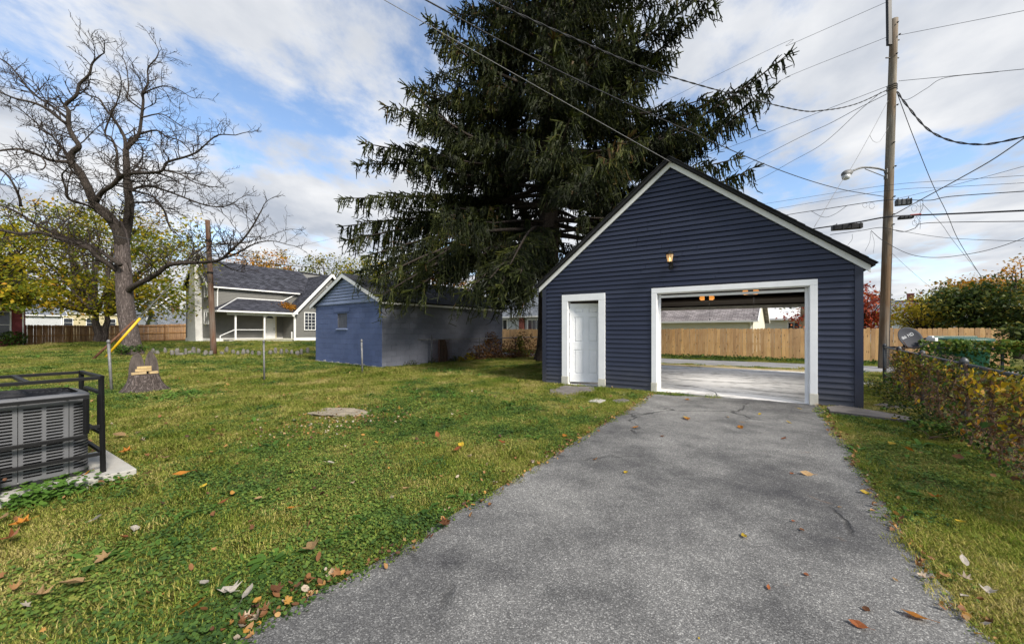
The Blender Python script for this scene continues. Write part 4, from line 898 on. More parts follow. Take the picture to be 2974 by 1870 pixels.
cable('wavy black cable just beneath the thickest trunk cable', A3((2411, 682, 15.2), (2500, 670, 14.2), (2563, 661, pd_ - .3), (2619, 673, 13.1), (2655, 664, 12.8), (2693, 648, 12.5), (2974, 643, 10.2), (3020, 642, 9.9)), .011)
cable('pale bundled cable rising steeply from the pole to the right edge', A3((2596, 624, pd_ - .3), (2679, 578, 12.9), (2772, 527, 12), (2878, 467, 11), (2974, 402, 10), (3020, 370, 9.6)), .016, 'cablegrey')
cable('thin line rising gently from the closure box to the right edge', A3((2605, 578, pd_ - .3), (2790, 533, 11.6), (3020, 471, 9.8)), .006)
cable('thin drop slanting down from the wire tangle to the bushes', A3((2679, 592, 12.9), (2735, 652, 14.5), (2769, 700, 15.8), (2850, 802, 20)), .006)
cable('dark drop sagging low across the sky right of the pole', A3((2530, 670, 14), (2566, 700, pd_ - .3), (2641, 738, 12.9), (2716, 748, 12.2), (2806, 739, 11.5), (2896, 719, 10.8), (3020, 675, 10)), .009)
cable('almost level thin line low right of the pole', A3((2600, 668, pd_ - .3), (2680, 682, 12.8), (2761, 692, 12.1), (2880, 698, 11.1), (3020, 701, 10)), .007)
cable('thin grey stay from the pole foot side down to the bushes', A3((2590, 735, pd_ - .2), (2650, 790, 15), (2720, 850, 18)), .005, 'cablegrey')
cable('long black cable drooping across the left lawn to the spruce', A3((-60, 578, 9.5), (31, 600, 10), (187, 641, 11), (374, 695, 12), (602, 741, 13.2), (830, 770, 14.2), (1064, 786, 15.2), (1353, 777, 16.3), (1560, 768, 16.6)), .012)
cable('thin wire from the left pole toward the far crossarm pole', A3((604, 812, 22.7), (760, 812, 26), (900, 808, 30), (1130, 800, 40)), .006)
cable('thin far wire rising to the crossarm pole', A3((640, 775, 24), (830, 725, 32), (1000, 685, 40), (1142, 650, 45)), .009)
# boxes and loops hung on the cables
def hung_box(name, label, u0, u1, v0, v1, d, mat, dp=.16):
    c = at((u0 + u1) / 2, (v0 + v1) / 2, d); w = (u1 - u0) / FPX * d; h = (v1 - v0) / FPX * d
    t = thing(name, label, 'cable box', c); X = Vector((.93, -.37, 0)).normalized()
    mb = MB(); mb.box(c, (w, dp, h * .86), X); mb.build('case', M[mat], t, bevel=.02)
    mb = MB()
    for s in (-.42, -.15, .15, .42): mb.box(c + X * (w * s) - Vector((X.y * -1, X.x, 0)) * (dp / 2 + .006), (w * .05, .016, h * .9), X)
    mb.build('rib', M['blackplast'], t)
    mb = MB()
    for s in (-.33, .33): mb.tube([c + X * (w * s) + UP * h * .4, c + X * (w * s) + UP * h * .75], .014, 6)
    mb.build('hanger', M['galvdark'], t)
hung_box('closure_box', 'small grey closure box hung just right of the tall pole', 2606, 2641, 578, 598, pd_ - .45, 'galvdark')
hung_box('splice_case', 'long black splice case hung left of the tall pole', 2424, 2494, 651, 668, 14.6, 'blackplast', .22)
hung_box('splice_case', 'short black splice case under the trunk cable right of the pole', 2614, 2647, 628, 637, pd_ - .5, 'blackplast')
mb = MB(); mb.box(at(2659, 624, pd_ - .6), (.28, .05, .05), (.93, -.37, 0)); tag(mb.build('cable_marker', worn('red_marker', (.5, .04, .03), .1, 5, .5, .1, 40), None, bevel=.008), 'small red marker clamped on the trunk cable', 'cable marker')
r_ = random.Random(3); lp = MB()
for (u, v, d) in ((2512, 596, 14), (2532, 598, 13.9), (2655, 606, 12.6), (2672, 590, 12.5), (2665, 640, 12.6), (2656, 648, 12.7)):
    c = at(u, v, d); rr = r_.uniform(.07, .13); lp.tube([c + Vector((math.cos(a) * rr, 0, math.sin(a) * rr * 1.1)) for a in np.linspace(.3, 6.2, 14)], .005, 4)
for (u0, v0, u1, v1, d) in ((2528, 672, 2512, 730, 13.8), (2530, 672, 2536, 735, 13.7), (2475, 680, 2462, 712, 14.2), (2672, 582, 2664, 660, 12.5), (2680, 580, 2668, 625, 12.5), (2660, 628, 2672, 665, 12.6)):
    lp.tube(spline(A3((u0, v0, d), ((u0 + u1) / 2 + 6, (v0 + v1) / 2, d - .1), (u1, v1, d)), 6), .005, 4)
tag(lp.build('wire_tangle', M['cable']), 'tangle of thin loose wire loops around the tall pole', 'wires', kind='stuff')

# left pole with two guarded guys, far crossarm pole
LB = gnd(621, 1025, 0.12); LT = at(603, 640, LB.y); LB.z = gz(LB) - .02
lpole, _ = pole('short_pole', 'shorter reddish brown pole standing before the grey house', LB, LT, .145, .115, M['pole2'])
for v in (792, 700):
    f = (CAMH + (HY - v) / FPX * LB.y) / LT.z; p = LB.lerp(LT, f); mb = MB(); mb.lathe(p - UP * .05, [(.15, 0), (.15, .10)], 16); mb.build('band', M['black'], lpole)
for (u, v, tu, tv, lab, mt, r0, gl) in ((305, 1040, 604, 700, 'yellow plastic guard on the right guy wire of the short pole', 'yellow', .055, 2.35), (268, 1045, 600, 735, 'rusty guard pipe on the left guy wire of the short pole', 'rust', .05, 2.3)):
    a = gnd(u, v); b = at(tu, tv, LB.y - .1); D = (b - a).normalized()
    gt_ = thing('guy_wire', lab, 'guy wire', a, 'guy wires of the short pole')
    mb = MB(); mb.tube([a - D * .05, b], .010, 5); mb.build('strand', M['galv'], gt_)
    mb = MB(); mb.tube([a, a + D * gl], r0, 10); mb.build('guard', M[mt], gt_, True)
fb = Vector((at(1142, 960, 45).x, 45, 0)); fp, _ = pole('crossarm_pole', 'distant pole with a wooden crossarm between shed roof and spruce', fb, at(1144, 698, 45), .18, .14, M['pole'])
mb = MB(); c = at(1144, 703, 45); mb.beam(c - Vector((1.1, -.1, 0)), c + Vector((1.0, .1, 0)), .12, .14); mb.build('crossarm', M['pole'], fp)
mb = MB(); mb.beam(c + Vector((-.7, -.1, -.05)), c + Vector((0, -.15, -.8)), .03, .03); mb.beam(c + Vector((.7, -.1, -.05)), c + Vector((0, -.15, -.8)), .03, .03); mb.build('brace', M['galvdark'], fp)
for k in (-.95, -.5, .5, .9):
    mb = MB(); mb.lathe(c + Vector((k, 0, .07)), [(.03, 0), (.05, .05), (.03, .09), (.04, .13), (.01, .16)], 8); mb.build('insulator', M['galvdark'], fp)
for (u, v, d, z) in ((2331, 0, 27, 7.5), ):
    b = Vector((at(u, 960, d).x, d, 0)); pole('alley_pole', 'thin grey pole seen through the garage beside the red maple', b, b + UP * z, .14, .11, M['pole'])
for k, (u, d, z) in enumerate(((502, 41, 4.2), (517, 41.5, 4.2))):
    b = Vector((at(u, 960, d).x, d, 0)); pole('back_pole', ('left', 'right')[k] + ' of two brown poles behind the brown fence near the white house', b, b + UP * z, .17, .15, M['pole2'])

# ------------------------------------------------------------------ steel fence posts and chain-link
def steel_post(label, foot, top, r=.023, cap=True):
    t = thing('fence_post', label, 'fence post', foot, 'leftover steel fence posts'); mb = MB(); mb.tube([Vector(foot) - UP * .1, top], r, 10); mb.build('shaft', M['galv'], t, True)
    if cap:
        mb = MB(); mb.lathe(Vector(top) - UP * .03, [(r * 1.25, 0), (r * 1.3, .05), (r * .8, .075), (r * .3, .085)], 10); mb.build('cap', M['galv'], t, True)
f = gnd(325, 1136); steel_post('leaning steel post on the lawn left of the tree stump', f, at(315, 993, f.y + .02), .026)
f = gnd(768, 1105); steel_post('steel post in the lawn before the grey house porch', f, at(766, 992, f.y))
f = gnd(1053, 1085); steel_post('steel post in front of the blue shed wall', f, at(1050, 990, f.y), .027)
def chain_mesh(mb, a, b, z0, z1, step=.055, r=.0017, hole=None):
    a, b = Vector(a), Vector(b); L = (b - a).length; D = (b - a).normalized(); N = Vector((-D.y, D.x, 0)); n = int(L / step); m = int((z1 - z0) / (step * .5))
    for i in range(n):
        pts = [a + D * ((i + .5) * step + (step * .52 if k % 2 else 0)) + N * (.003 if k % 2 else -.003) + UP * (z0 + k * step * .5) for k in range(m + 1)]
        mb.tube(pts, r, 3, False)
    return mb
CF0 = gnd(2569, 1118); CF1 = gnd(2974, 1408); cdir = (CF1 - CF0).normalized(); FH = 0.94
clf = thing('chain_link_fence', 'grey chain-link fence along the right side smothered in vines', 'fence', CF0)
CEND = CF0 + cdir * 9.2
posts_at = [0, 1.9, 3.95, 6.1, 8.3]
for k, s in enumerate(posts_at):
    p = CF0 + cdir * s; mb = MB(); mb.tube([p - UP * .1, p + UP * (FH + .02)], .036 if k == 0 else .026, 10); po = mb.build('post', M['galvdark'], clf, True)
    mb = MB(); mb.lathe(p + UP * (FH + .01), [(.042, 0), (.044, .03), (.03, .06), (.012, .075)], 10); mb.build('cap', M['galvdark'], po, True)
mb = MB(); mb.tube([CF0 + UP * FH, CEND + UP * FH], .021, 8); mb.build('top_rail', M['galvdark'], clf, True)
mb = chain_mesh(MB(), CF0 + cdir * .03, CEND, .02, FH - .01); o = mb.build('mesh', M['galvdark'], clf); o['kind'] = 'stuff'
CR1 = CF0 + E1 * 5.6
crf = thing('cross_fence', 'low chain-link fence running right from the corner post under vines', 'fence', CF0 + E1 * 1)
for k, s in enumerate((1.9, 3.8, 5.6)):
    p = CF0 + E1 * s; mb = MB(); mb.tube([p - UP * .1, p + UP * (FH + .02)], .026, 8); mb.build('post', M['galvdark'], crf, True)
mb = MB(); mb.tube([CF0 + E1 * .04 + UP * FH, CR1 + UP * FH], .021, 8); mb.build('top_rail', M['galvdark'], crf, True)
mb = chain_mesh(MB(), CF0 + E1 * .06, CR1, .02, FH - .01); o = mb.build('mesh', M['galvdark'], crf); o['kind'] = 'stuff'
# remnant beside the shed
R0 = gnd(1253, 1058); rdir = S2; rem = thing('chain_link_remnant', 'rusty chain-link fence remnant with bare top rail beside the shed', 'fence', R0)
for k, s in enumerate((0, 2.9, 5.7, 8.2)):
    p = R0 + rdir * s; mb = MB(); mb.tube([p - UP * .1, p + UP * (1.02 + (.16 if k == 0 else 0))], .028, 8); mb.build('post', M['galvdark'], rem, True)
mb = MB(); mb.tube([at(1163, 986, 14.6), R0 + UP * .99, R0 + rdir * 8.2 + UP * .99], .021, 8); mb.build('top_rail', M['galv'], rem, True)
mb = chain_mesh(MB(), R0 + rdir * .05, R0 + rdir * 8.2, .02, .98, .07, .0022); o = mb.build('mesh', M['rust'], rem); o['kind'] = 'stuff'

# ------------------------------------------------------------------ air conditioner in its cage
CF = Vector((-3.66, 3.39, 0)); aL, aB = -E2, -E1            # along the front (leftward), toward the back
def Cg(a, b, z=0.0): return CF + aL * a + aB * b + UP * z
PADZ = .085
mb = MB(); mb.prism([Cg(-.19, -.13, PADZ), Cg(1.45, -.13, PADZ), Cg(1.45, .90, PADZ), Cg(-.19, .90, PADZ)], (0, 0, -.16)); o = mb.build('concrete_pad', M['concrete'], None, bevel=.008)
tag(o, 'pale concrete pad under the caged air conditioner', 'concrete pad')
ac = thing('air_conditioner', 'grey louvred air conditioner condenser at the left edge', 'air conditioner', Cg(.46, .42, PADZ))
M['acgrey'] = worn('grey_metal_paint', (0.13, 0.132, 0.14), 0.10, 6, 0.42, 0.06, 90, spec=.5)
M['coil'] = worn('dark_coil', (0.030, 0.029, 0.027), 0.4, 30, 0.7, 0.3, 160)
A0, A1, B0, B1, CR_ = .06, .86, .07, .79, .13                # rounded square footprint in (a, b)
def ac_path(n=10):
    P = []
    for (ca, cb, t0) in ((A0 + CR_, B0 + CR_, math.pi), (A1 - CR_, B0 + CR_, 1.5 * math.pi), (A1 - CR_, B1 - CR_, 0), (A0 + CR_, B1 - CR_, .5 * math.pi)):
        for k in range(n + 1):
            t = t0 + k / n * math.pi / 2; P.append((ca + CR_ * math.cos(t), cb + CR_ * math.sin(t)))
    return P
PA = ac_path(); cum = [0.0]
PAc = PA + [PA[0]]
for i in range(len(PAc) - 1): cum.append(cum[-1] + math.dist(PAc[i], PAc[i + 1]))
PER = cum[-1]
def ac_pt(s, z, off=0.0):
    s = s % PER; i = max(0, min(len(PAc) - 2, int(np.searchsorted(cum, s) - 1))); f = (s - cum[i]) / max(1e-9, cum[i + 1] - cum[i])
    a = PAc[i][0] + (PAc[i + 1][0] - PAc[i][0]) * f; b = PAc[i][1] + (PAc[i + 1][1] - PAc[i][1]) * f
    ca, cb = (A0 + A1) / 2, (B0 + B1) / 2; k = 1 - off / .42
    return Cg(ca + (a - ca) * k, cb + (b - cb) * k, z)
ZB, ZT_ = PADZ + .03, PADZ + .665
mb = MB(); n = len(PA)
core = [ac_pt(i / 60 * PER, 0, .03) for i in range(60)]
mb.prism([p + UP * (ZB + .01) for p in core], (0, 0, ZT_ - ZB - .04)); mb.build('coil', M['coil'], ac)
# louvre panels: sheets with slotted holes, one panel per stretch of the perimeter
corner = CR_ * math.pi / 2; front = A1 - A0 - 2 * CR_; side = B1 - B0 - 2 * CR_
bounds = [0.0]
def slot_panel(s0, s1, name='louvre_panel', cols=2):
    mb = MB(); rows_ = 22; mx_, mz = .016, .030; cw = (s1 - s0 - 2 * mx_) / cols; rh_ = (ZT_ - ZB - 2 * mz) / rows_
    def P(s, z, o=0.0): return ac_pt(s, z, o)
    def strip(sa, sb, za, zb, k=5):
        for i in range(k):
            x0, x1 = sa + (sb - sa) * i / k, sa + (sb - sa) * (i + 1) / k; mb.add([P(x0, za), P(x1, za), P(x1, zb), P(x0, zb)], [(0, 1, 2, 3)])
    strip(s0 + .002, s1 - .002, ZB, ZB + mz, 8); strip(s0 + .002, s1 - .002, ZT_ - mz, ZT_, 8)
    strip(s0 + .002, s0 + mx_, ZB + mz, ZT_ - mz, 1); strip(s1 - mx_, s1 - .002, ZB + mz, ZT_ - mz, 1)
    for c in range(cols):
        for r in range(rows_):
            a, b = s0 + mx_ + c * cw, s0 + mx_ + (c + 1) * cw; z0, z1 = ZB + mz + r * rh_, ZB + mz + (r + 1) * rh_
            if rows_ - r == 12: strip(a, b, z0, z1, 4); continue
            ma, mz_ = (a + b) / 2, (z0 + z1) / 2; hw, hh = cw / 2 - .009, rh_ * .29
            outer = []; inner = []
            for k in range(5): t = k / 4; outer.append((a, z0 + (z1 - z0) * t)); ang = -math.pi / 2 - math.pi * t; inner.append((ma - hw + hh + hh * math.cos(ang), mz_ + hh * math.sin(ang)))
            for k in range(1, 4): f_ = k / 4; outer.append((a + (b - a) * f_, z1)); inner.append((ma - hw + hh + (2 * hw - 2 * hh) * f_, mz_ + hh))
            for k in range(5): t = k / 4; outer.append((b, z1 - (z1 - z0) * t)); ang = math.pi / 2 - math.pi * t; inner.append((ma + hw - hh + hh * math.cos(ang), mz_ + hh * math.sin(ang)))
            for k in range(1, 4): f_ = k / 4; outer.append((b - (b - a) * f_, z0)); inner.append((ma + hw - hh - (2 * hw - 2 * hh) * f_, mz_ - hh))
            m_ = len(outer); vs = [P(*q) for q in outer] + [P(*q) for q in inner] + [P(q[0], q[1], .012) for q in inner]
            mb.add(vs, [(i, (i + 1) % m_, (i + 1) % m_ + m_, i + m_) for i in range(m_)] + [(i + m_, (i + 1) % m_ + m_, (i + 1) % m_ + 2 * m_, i + 2 * m_) for i in range(m_)])
    return mb.build(name, M['acgrey'], ac)
s = 0.0
slot_panel(0, corner + .0, cols=1)
s = corner
for k in range(2): slot_panel(s + front * k / 2, s + front * (k + 1) / 2, cols=2)
s += front; slot_panel(s, s + corner, cols=1); s += corner
for k in range(2): slot_panel(s + side * k / 2, s + side * (k + 1) / 2, cols=2)
s += side; slot_panel(s, s + corner, cols=1); s += corner
for k in range(2): slot_panel(s + front * k / 2, s + front * (k + 1) / 2, cols=2)
s += front; slot_panel(s, s + corner, cols=1); s += corner
for k in range(2): slot_panel(s + side * k / 2, s + side * (k + 1) / 2, cols=2)
rim = [ac_pt(i / 64 * PER, 0, -.012) for i in range(64)]; rim2 = [ac_pt(i / 64 * PER, 0, .055) for i in range(64)]
mb = MB(); vs = [p + UP * (ZT_ - .02) for p in rim] + [p + UP * (ZT_ + .035) for p in rim] + [p + UP * (ZT_ + .055) for p in rim2]
mb.add(vs, [(i, (i + 1) % 64, (i + 1) % 64 + 64, i + 64) for i in range(64)] + [(i + 64, (i + 1) % 64 + 64, (i + 1) % 64 + 128, i + 128) for i in range(64)]); mb.build('top_rim', M['acgrey'], ac, True)
mb = MB(); mb.prism([p + UP * (ZT_ - .01) for p in rim2], (0, 0, .03)); mb.build('fan_deck', M['blackplast'], ac)
mb = MB(); cc_ = Cg((A0 + A1) / 2, (B0 + B1) / 2, ZT_ + .06)
for k in range(9): mb.tube([cc_ + (aL * math.cos(a) + aB * math.sin(a)) * (.04 + k * .034) for a in np.linspace(0, 2 * math.pi, 33)], .003, 4, False)
for k in range(8): a = k * math.pi / 4; mb.tube([cc_, cc_ + (aL * math.cos(a) + aB * math.sin(a)) * .33 - UP * .01], .004, 4)
mb.build('fan_grille', M['blackplast'], ac)
mb = MB(); base_ = [ac_pt(i / 60 * PER, 0, -.006) for i in range(60)]; mb.prism([p + UP * PADZ for p in base_], (0, 0, .033)); mb.build('base_pan', M['blackplast'], ac)
for (s_, z_) in ((corner + .02, ZT_ + .008), (corner + front * .5, ZT_ + .008), (corner + front - .02, ZT_ + .008), (corner + .02, ZB + .012), (corner + front * .5, ZB + .012), (corner + front * .96, ZB + .012)):
    p = ac_pt(s_, z_, -.014); mb = MB(); mb.lathe(p, [(.008, 0), (.008, .003), (.003, .005)], 8, E1); mb.build('screw', M['galv'], ac)
cage = thing('steel_cage', 'black square tube security cage around the air conditioner', 'cage', Cg(0, 0, PADZ)); BT = .028
def bar(a, b, name='bar'):
    mb = MB(); mb.beam(Cg(*a), Cg(*b), BT, BT); mb.build(name, M['black'], cage, bevel=.002)
ZC, AW, BWd = .93, 1.40, .82
bar((0, 0, PADZ), (.012, 0, ZC + .018), 'post'); bar((0, BWd, PADZ), (.0, BWd, ZC + .018), 'post'); bar((AW, 0, PADZ), (AW, 0, ZC + .018), 'post'); bar((AW, BWd, PADZ), (AW, BWd, ZC + .018), 'post')
bar((.02, 0, ZC), (AW - .02, 0, ZC), 'top_rail'); bar((.02, BWd, ZC), (AW - .02, BWd, ZC), 'top_rail'); bar((.0, .02, ZC + .002), (.0, BWd - .02, ZC + .002), 'top_rail'); bar((.42, .02, ZC + .002), (.42, BWd - .02, ZC + .002), 'top_rail')
for b in (-.0, BWd):
    bar((.02, b, .255), (AW - .02, b, .265), 'rail'); bar((.10, b, .43), (AW - .02, b, .435), 'rail'); bar((.085, b, .775), (AW - .02, b, .775), 'rail'); bar((.102, b - .002, .45), (.102, b - .002, .757), 'upright'); bar((.02, b, .50), (.084, b, .50), 'stub')
bar((0, .02, .262), (0, BWd - .02, .262), 'rail'); bar((0, .09, .43), (0, .66, .43), 'rail'); bar((0, .09, .79), (0, .66, .79), 'rail'); bar((0, .108, .45), (0, .108, .77), 'upright'); bar((0, .642, .45), (0, .642, .77), 'upright')
mb = MB(); mb.box(Cg(.60, -.022, .19), (.10, .02, .20), E2); mb.build('hasp_plate', M['black'], cage, bevel=.003)
mb = MB(); mb.lathe(Cg(.53, -.02, .20), [(.012, 0), (.012, .01), (.007, .016)], 8, E1); mb.build('bolt', M['rust'], cage)

# ------------------------------------------------------------------ stones and slabs
def rock(name, label, c, size, seed, mat, cat='stone', group=None, rot=0.0, flat=1.0, sub=2):
    bm = bmesh.new(); bmesh.ops.create_icosphere(bm, subdivisions=sub, radius=1.0); r = random.Random(seed)
    off = Vector((r.uniform(0, 50), r.uniform(0, 50), r.uniform(0, 50)))
    from mathutils import noise
    for v in bm.verts:
        k = 1 + .42 * noise.noise(v.co * 1.5 + off) + .12 * noise.noise(v.co * 4 + off); v.co = v.co * k
        v.co.z = max(-.9, min(.85 * flat + .15 * noise.noise(v.co * 3 + off), v.co.z)); v.co = Vector((v.co.x * size[0] / 2, v.co.y * size[1] / 2, v.co.z * size[2] / 2))
    me = bpy.data.meshes.new(name); bm.to_mesh(me); bm.free(); me.materials.append(mat)
    o = bpy.data.objects.new(name, me); link(o, None, c); o.rotation_euler = (0, 0, rot); return tag(o, label, cat, group)
M['rock'] = worn('grey_limestone', (0.165, 0.155, 0.14), 0.45, 6, 0.9, 0.7, 40, bdist=.02)
M['rock2'] = worn('tan_limestone', (0.27, 0.23, 0.17), 0.45, 6, 0.9, 0.6, 40, bdist=.02)
M['flag'] = worn('purple_grey_flagstone', (0.15, 0.135, 0.125), 0.35, 5, 0.85, 0.4, 40, bdist=.01)
cols_ = [445, 457, 480, 500, 515, 528, 539, 550, 562, 577, 597, 612, 644, 658, 677, 691, 707, 719, 733, 752, 785, 800, 817, 833, 847, 863, 875, 893]
for k, u in enumerate(cols_):
    r = random.Random(100 + k); v = 1031 + r.uniform(-3, 3); p = gnd(u, v); h = r.uniform(.30, .54) * (1 if k not in (5, 7, 12) else .55); w = r.uniform(.14, .22)
    rock('edging_stone', 'small upright grey edging stone, %s from the left in the row before the grey house' % ORD[k], Vector((p.x, p.y, h * .36 + gz(p))), (w, w * .9, h), 300 + k, M['rock'], 'stone', 'upright edging stones in a row', r.uniform(0, 3), 1.0, 2)
rock('lawn_stone', 'flat tan weathered stone set in the middle of the lawn', gnd(985, 1203) + UP * .015, (.92, .60, .20), 41, M['rock2'], 'stone', None, -.15, .42, 4)
rock('pale_stone', 'small pale stone beside the alley behind the garage', at(2171, 1048, 17.4), (.22, .16, .16), 42, M['white2'], 'stone', None, .3, 1, 2)
def flag_(name, label, px, z, th, mat, cat='stepping stone'):
    r = random.Random(len(label)); P = [gnd(u, v) for u, v in px]; R = []
    for i in range(len(P)):
        a, b = P[i], P[(i + 1) % len(P)]
        for k in range(5):
            q = a.lerp(b, k / 5); R.append(Vector((q.x + r.uniform(-.012, .012), q.y + r.uniform(-.012, .012), z)))
    mb = MB(); mb.prism(R, (0, 0, -th)); return tag(mb.build(name, mat, None, bevel=.006), label, cat)
flag_('doorstep', 'worn dark flagstone doorstep before the white garage door', ((1598, 1134), (1640, 1122), (1725, 1127), (1730, 1138), (1680, 1148), (1598, 1149)), .03, .08, M['flag'])
flag_('stepping_stone', 'pale grey stepping stone in grass between doorstep and driveway', ((1708, 1168), (1735, 1160), (1758, 1166), (1740, 1174)), .03, .08, M['concrete'])
flag_('stepping_stone', 'brown stepping stone nearest the driveway edge', ((1775, 1166), (1810, 1160), (1828, 1165), (1795, 1173)), .026, .08, M['flag'])
flag_('stepping_stone', 'dark stepping stone just below the doorstep', ((1640, 1153), (1690, 1150), (1705, 1158), (1655, 1162)), .024, .08, M['flag'])
flag_('stone_slab', 'long grey stone slab lying at the right garage corner', ((2402, 1190), (2440, 1186), (2560, 1205), (2650, 1223), (2640, 1232), (2560, 1222), (2410, 1203)), .06, .12, M['flag'], 'stone slab')
flag_('stone_slab', 'half buried dark slab in grass beside the garage corner', ((2538, 1180), (2560, 1174), (2640, 1184), (2652, 1192), (2600, 1192)), .03, .08, M['flag'], 'stone slab')
flag_('paving_slab', 'pale paving slab behind the right garage corner', ((2500, 1108), (2535, 1110), (2550, 1124), (2500, 1122)), .03, .08, M['concrete'], 'paving slab')
# crack with debris where the drive meets the right verge
# ------------------------------------------------------------------ stump with chopped seat and lumber offcuts
def bark(name, lo, hi, sc=(9, 9, 1.3), bdist=.05):
    t = NT(name); p = t.pos(); w = t.noise(t.mapped(p, sc), 1.6, 6, 0.62, 1.1)
    rd = t.math('ABSOLUTE', t.math('SUBTRACT', w, .5)); k = t.math('MULTIPLY', rd, 4.5)
    c = t.ramp(k, [(0.03, tuple(x * .30 for x in lo)), (0.28, lo), (0.85, hi)]); c = t.mix(t.math('MULTIPLY', t.noise(p, 2.5, 4), .35), c, tuple(x * .7 for x in hi))
    return t.done(c, 0.95, t.bump(k, 0.9, bdist), spec=.15)
M['bark'] = bark('furrowed_grey_bark', (0.145, 0.115, 0.105), (0.30, 0.255, 0.24))
M['bark_dark'] = bark('dark_bark', (0.055, 0.043, 0.036), (0.135, 0.11, 0.095), (14, 14, 3), .03)
M['bark_spruce'] = bark('spruce_bark', (0.06, 0.048, 0.04), (0.14, 0.115, 0.10), (12, 12, 5), .03)
M['cutwood'] = worn('weathered_cut_wood', (0.095, 0.078, 0.070), 0.55, 5, 0.9, 0.5, 30, stretch=(4, 4, 1), bdist=.02)
SB = gnd(418, 1136); SRZ = math.atan2(-SB.x, SB.y); SRM = Matrix.Rotation(SRZ, 3, 'Z')
class _SV:
    def __add__(s_, v): return SB + SRM @ Vector((v[0] * .80, v[1] * .85, v[2]))
SV = _SV()
stump = thing('tree_stump', 'cut tree stump with a chair-like back in the lawn', 'stump', SB)
def ring_mesh(levels, n, seed, lobes):
    from mathutils import noise
    V_, F_ = [], []
    for (z, rx, ry, ox, oy, k) in levels:
        for i in range(n):
            a = 2 * math.pi * i / n; lob = 1 + k * sum(A * max(0, math.cos(a - a0)) ** p for a0, A, p in lobes) + .05 * noise.noise(Vector((math.cos(a) * 2, math.sin(a) * 2, z * 2 + seed)))
            V_.append((ox + rx * lob * math.cos(a), oy + ry * lob * math.sin(a), z))
    m_ = len(levels)
    for j in range(m_ - 1):
        for i in range(n): F_.append((j * n + i, j * n + (i + 1) % n, (j + 1) * n + (i + 1) % n, (j + 1) * n + i))
    F_.append(tuple((m_ - 1) * n + i for i in range(n))); return V_, F_
lob = [(-.35, .55, 6), (-1.5, .42, 8), (-2.7, .35, 6), (.9, .3, 6), (2.4, .3, 6)]
V_, F_ = ring_mesh([(-.05, .43, .40, 0, 0, 1.0), (.04, .40, .37, 0, 0, .75), (.12, .365, .34, 0, 0, .45), (.22, .335, .32, 0, 0, .22), (.34, .31, .30, 0, 0, .10), (.38, .305, .295, 0, 0, .06)], 48, 3, lob)
mb = MB(); mb.add([SV + Vector(v) for v in V_], F_); mb.build('base', M['bark'], stump, True)
for k, (x0, x1, xt, zt) in enumerate(((-.31, .02, -.14, .86), (.0, .31, .12, .89))):       # the two upright halves of the back
    mb = MB(); fr, bk = [], []
    for z_, f_ in ((.36, 1.0), (.55, .93), (.70, .78), (.80, .5), (zt, .12)):
        a_, b_ = xt + (x0 - xt) * f_, xt + (x1 - xt) * f_; fr.append((a_, b_, z_))
    n_ = len(fr); vs = [SV + Vector((a_, .07, z_)) for a_, b_, z_ in fr] + [SV + Vector((b_, .07 + .02, z_)) for a_, b_, z_ in fr]
    vs += [SV + Vector((a_ * .95, .22 - .04 * abs(a_), z_ - .01)) for a_, b_, z_ in fr] + [SV + Vector((b_ * .95, .25 - .04 * abs(b_), z_ - .01)) for a_, b_, z_ in fr]
    fs = []
    for i in range(n_ - 1):
        fs += [(i, n_ + i, n_ + i + 1, i + 1), (2 * n_ + i, 2 * n_ + i + 1, 3 * n_ + i + 1, 3 * n_ + i), (i, i + 1, 2 * n_ + i + 1, 2 * n_ + i), (n_ + i, 3 * n_ + i, 3 * n_ + i + 1, n_ + i + 1)]
    fs.append((n_ - 1, 2 * n_ - 1, 4 * n_ - 1, 3 * n_ - 1)); mb.add(vs, fs); mb.build('back', M['cutwood'], stump)
mb = MB(); mb.add([SV + Vector((.30 * math.cos(a), .29 * math.sin(a), .385)) for a in np.linspace(0, 6.283, 33)[:-1]], [tuple(range(32))]); mb.build('cut_face', M['cutwood'], stump)
for k, (x, y, z_, L, rz, lab) in enumerate(((-.10, -.13, .415, .24, .08, 'lowest left lumber offcut on the stump seat'), (.19, -.08, .415, .15, .25, 'short lumber offcut at the right of the stump seat'), (-.01, -.06, .475, .26, .02, 'middle lumber offcut of the pile on the stump'), (.01, -.05, .532, .23, -.06, 'topmost lumber offcut of the pile on the stump'))):
    me = MB().box((0, 0, 0), (L, .09, .052)).mesh('wood_block', M['lumber']); o = bpy.data.objects.new('wood_block', me); link(o, None, SV + Vector((x, y, z_))); o.rotation_euler = (0, -.05 if k == 0 else 0, rz + SRZ); tag(o, lab, 'wood block', 'lumber offcuts on the stump')
    m = o.modifiers.new('bevel', 'BEVEL'); m.width = .004
# ------------------------------------------------------------------ satellite dish, trash bin, rolled mesh
dc = at(2645, 981, 9.15); dish = thing('satellite_dish', 'grey satellite dish on a rusty mast at the fence corner', 'satellite dish', Vector((dc.x - .02, dc.y + .12, 0)))
dn_ = Vector((-.15, -.88, .40)).normalized(); dX = UP.cross(dn_).normalized(); dY = dn_.cross(dX)
M['dish'] = worn('dish_grey', (0.028, 0.030, 0.040), 0.12, 5, 0.75, 0.05, 60)
mb = MB(); NR, NS = 8, 36; vs = []
for r in range(NR + 1):
    f_ = r / NR
    for k in range(NS):
        a = 2 * math.pi * k / NS; vs.append(dc + (dX * math.cos(a) * .255 + dY * math.sin(a) * .285) * f_ + dn_ * (.055 * f_ * f_ - .055))
fs = [(r * NS + k, r * NS + (k + 1) % NS, (r + 1) * NS + (k + 1) % NS, (r + 1) * NS + k) for r in range(NR) for k in range(NS)]
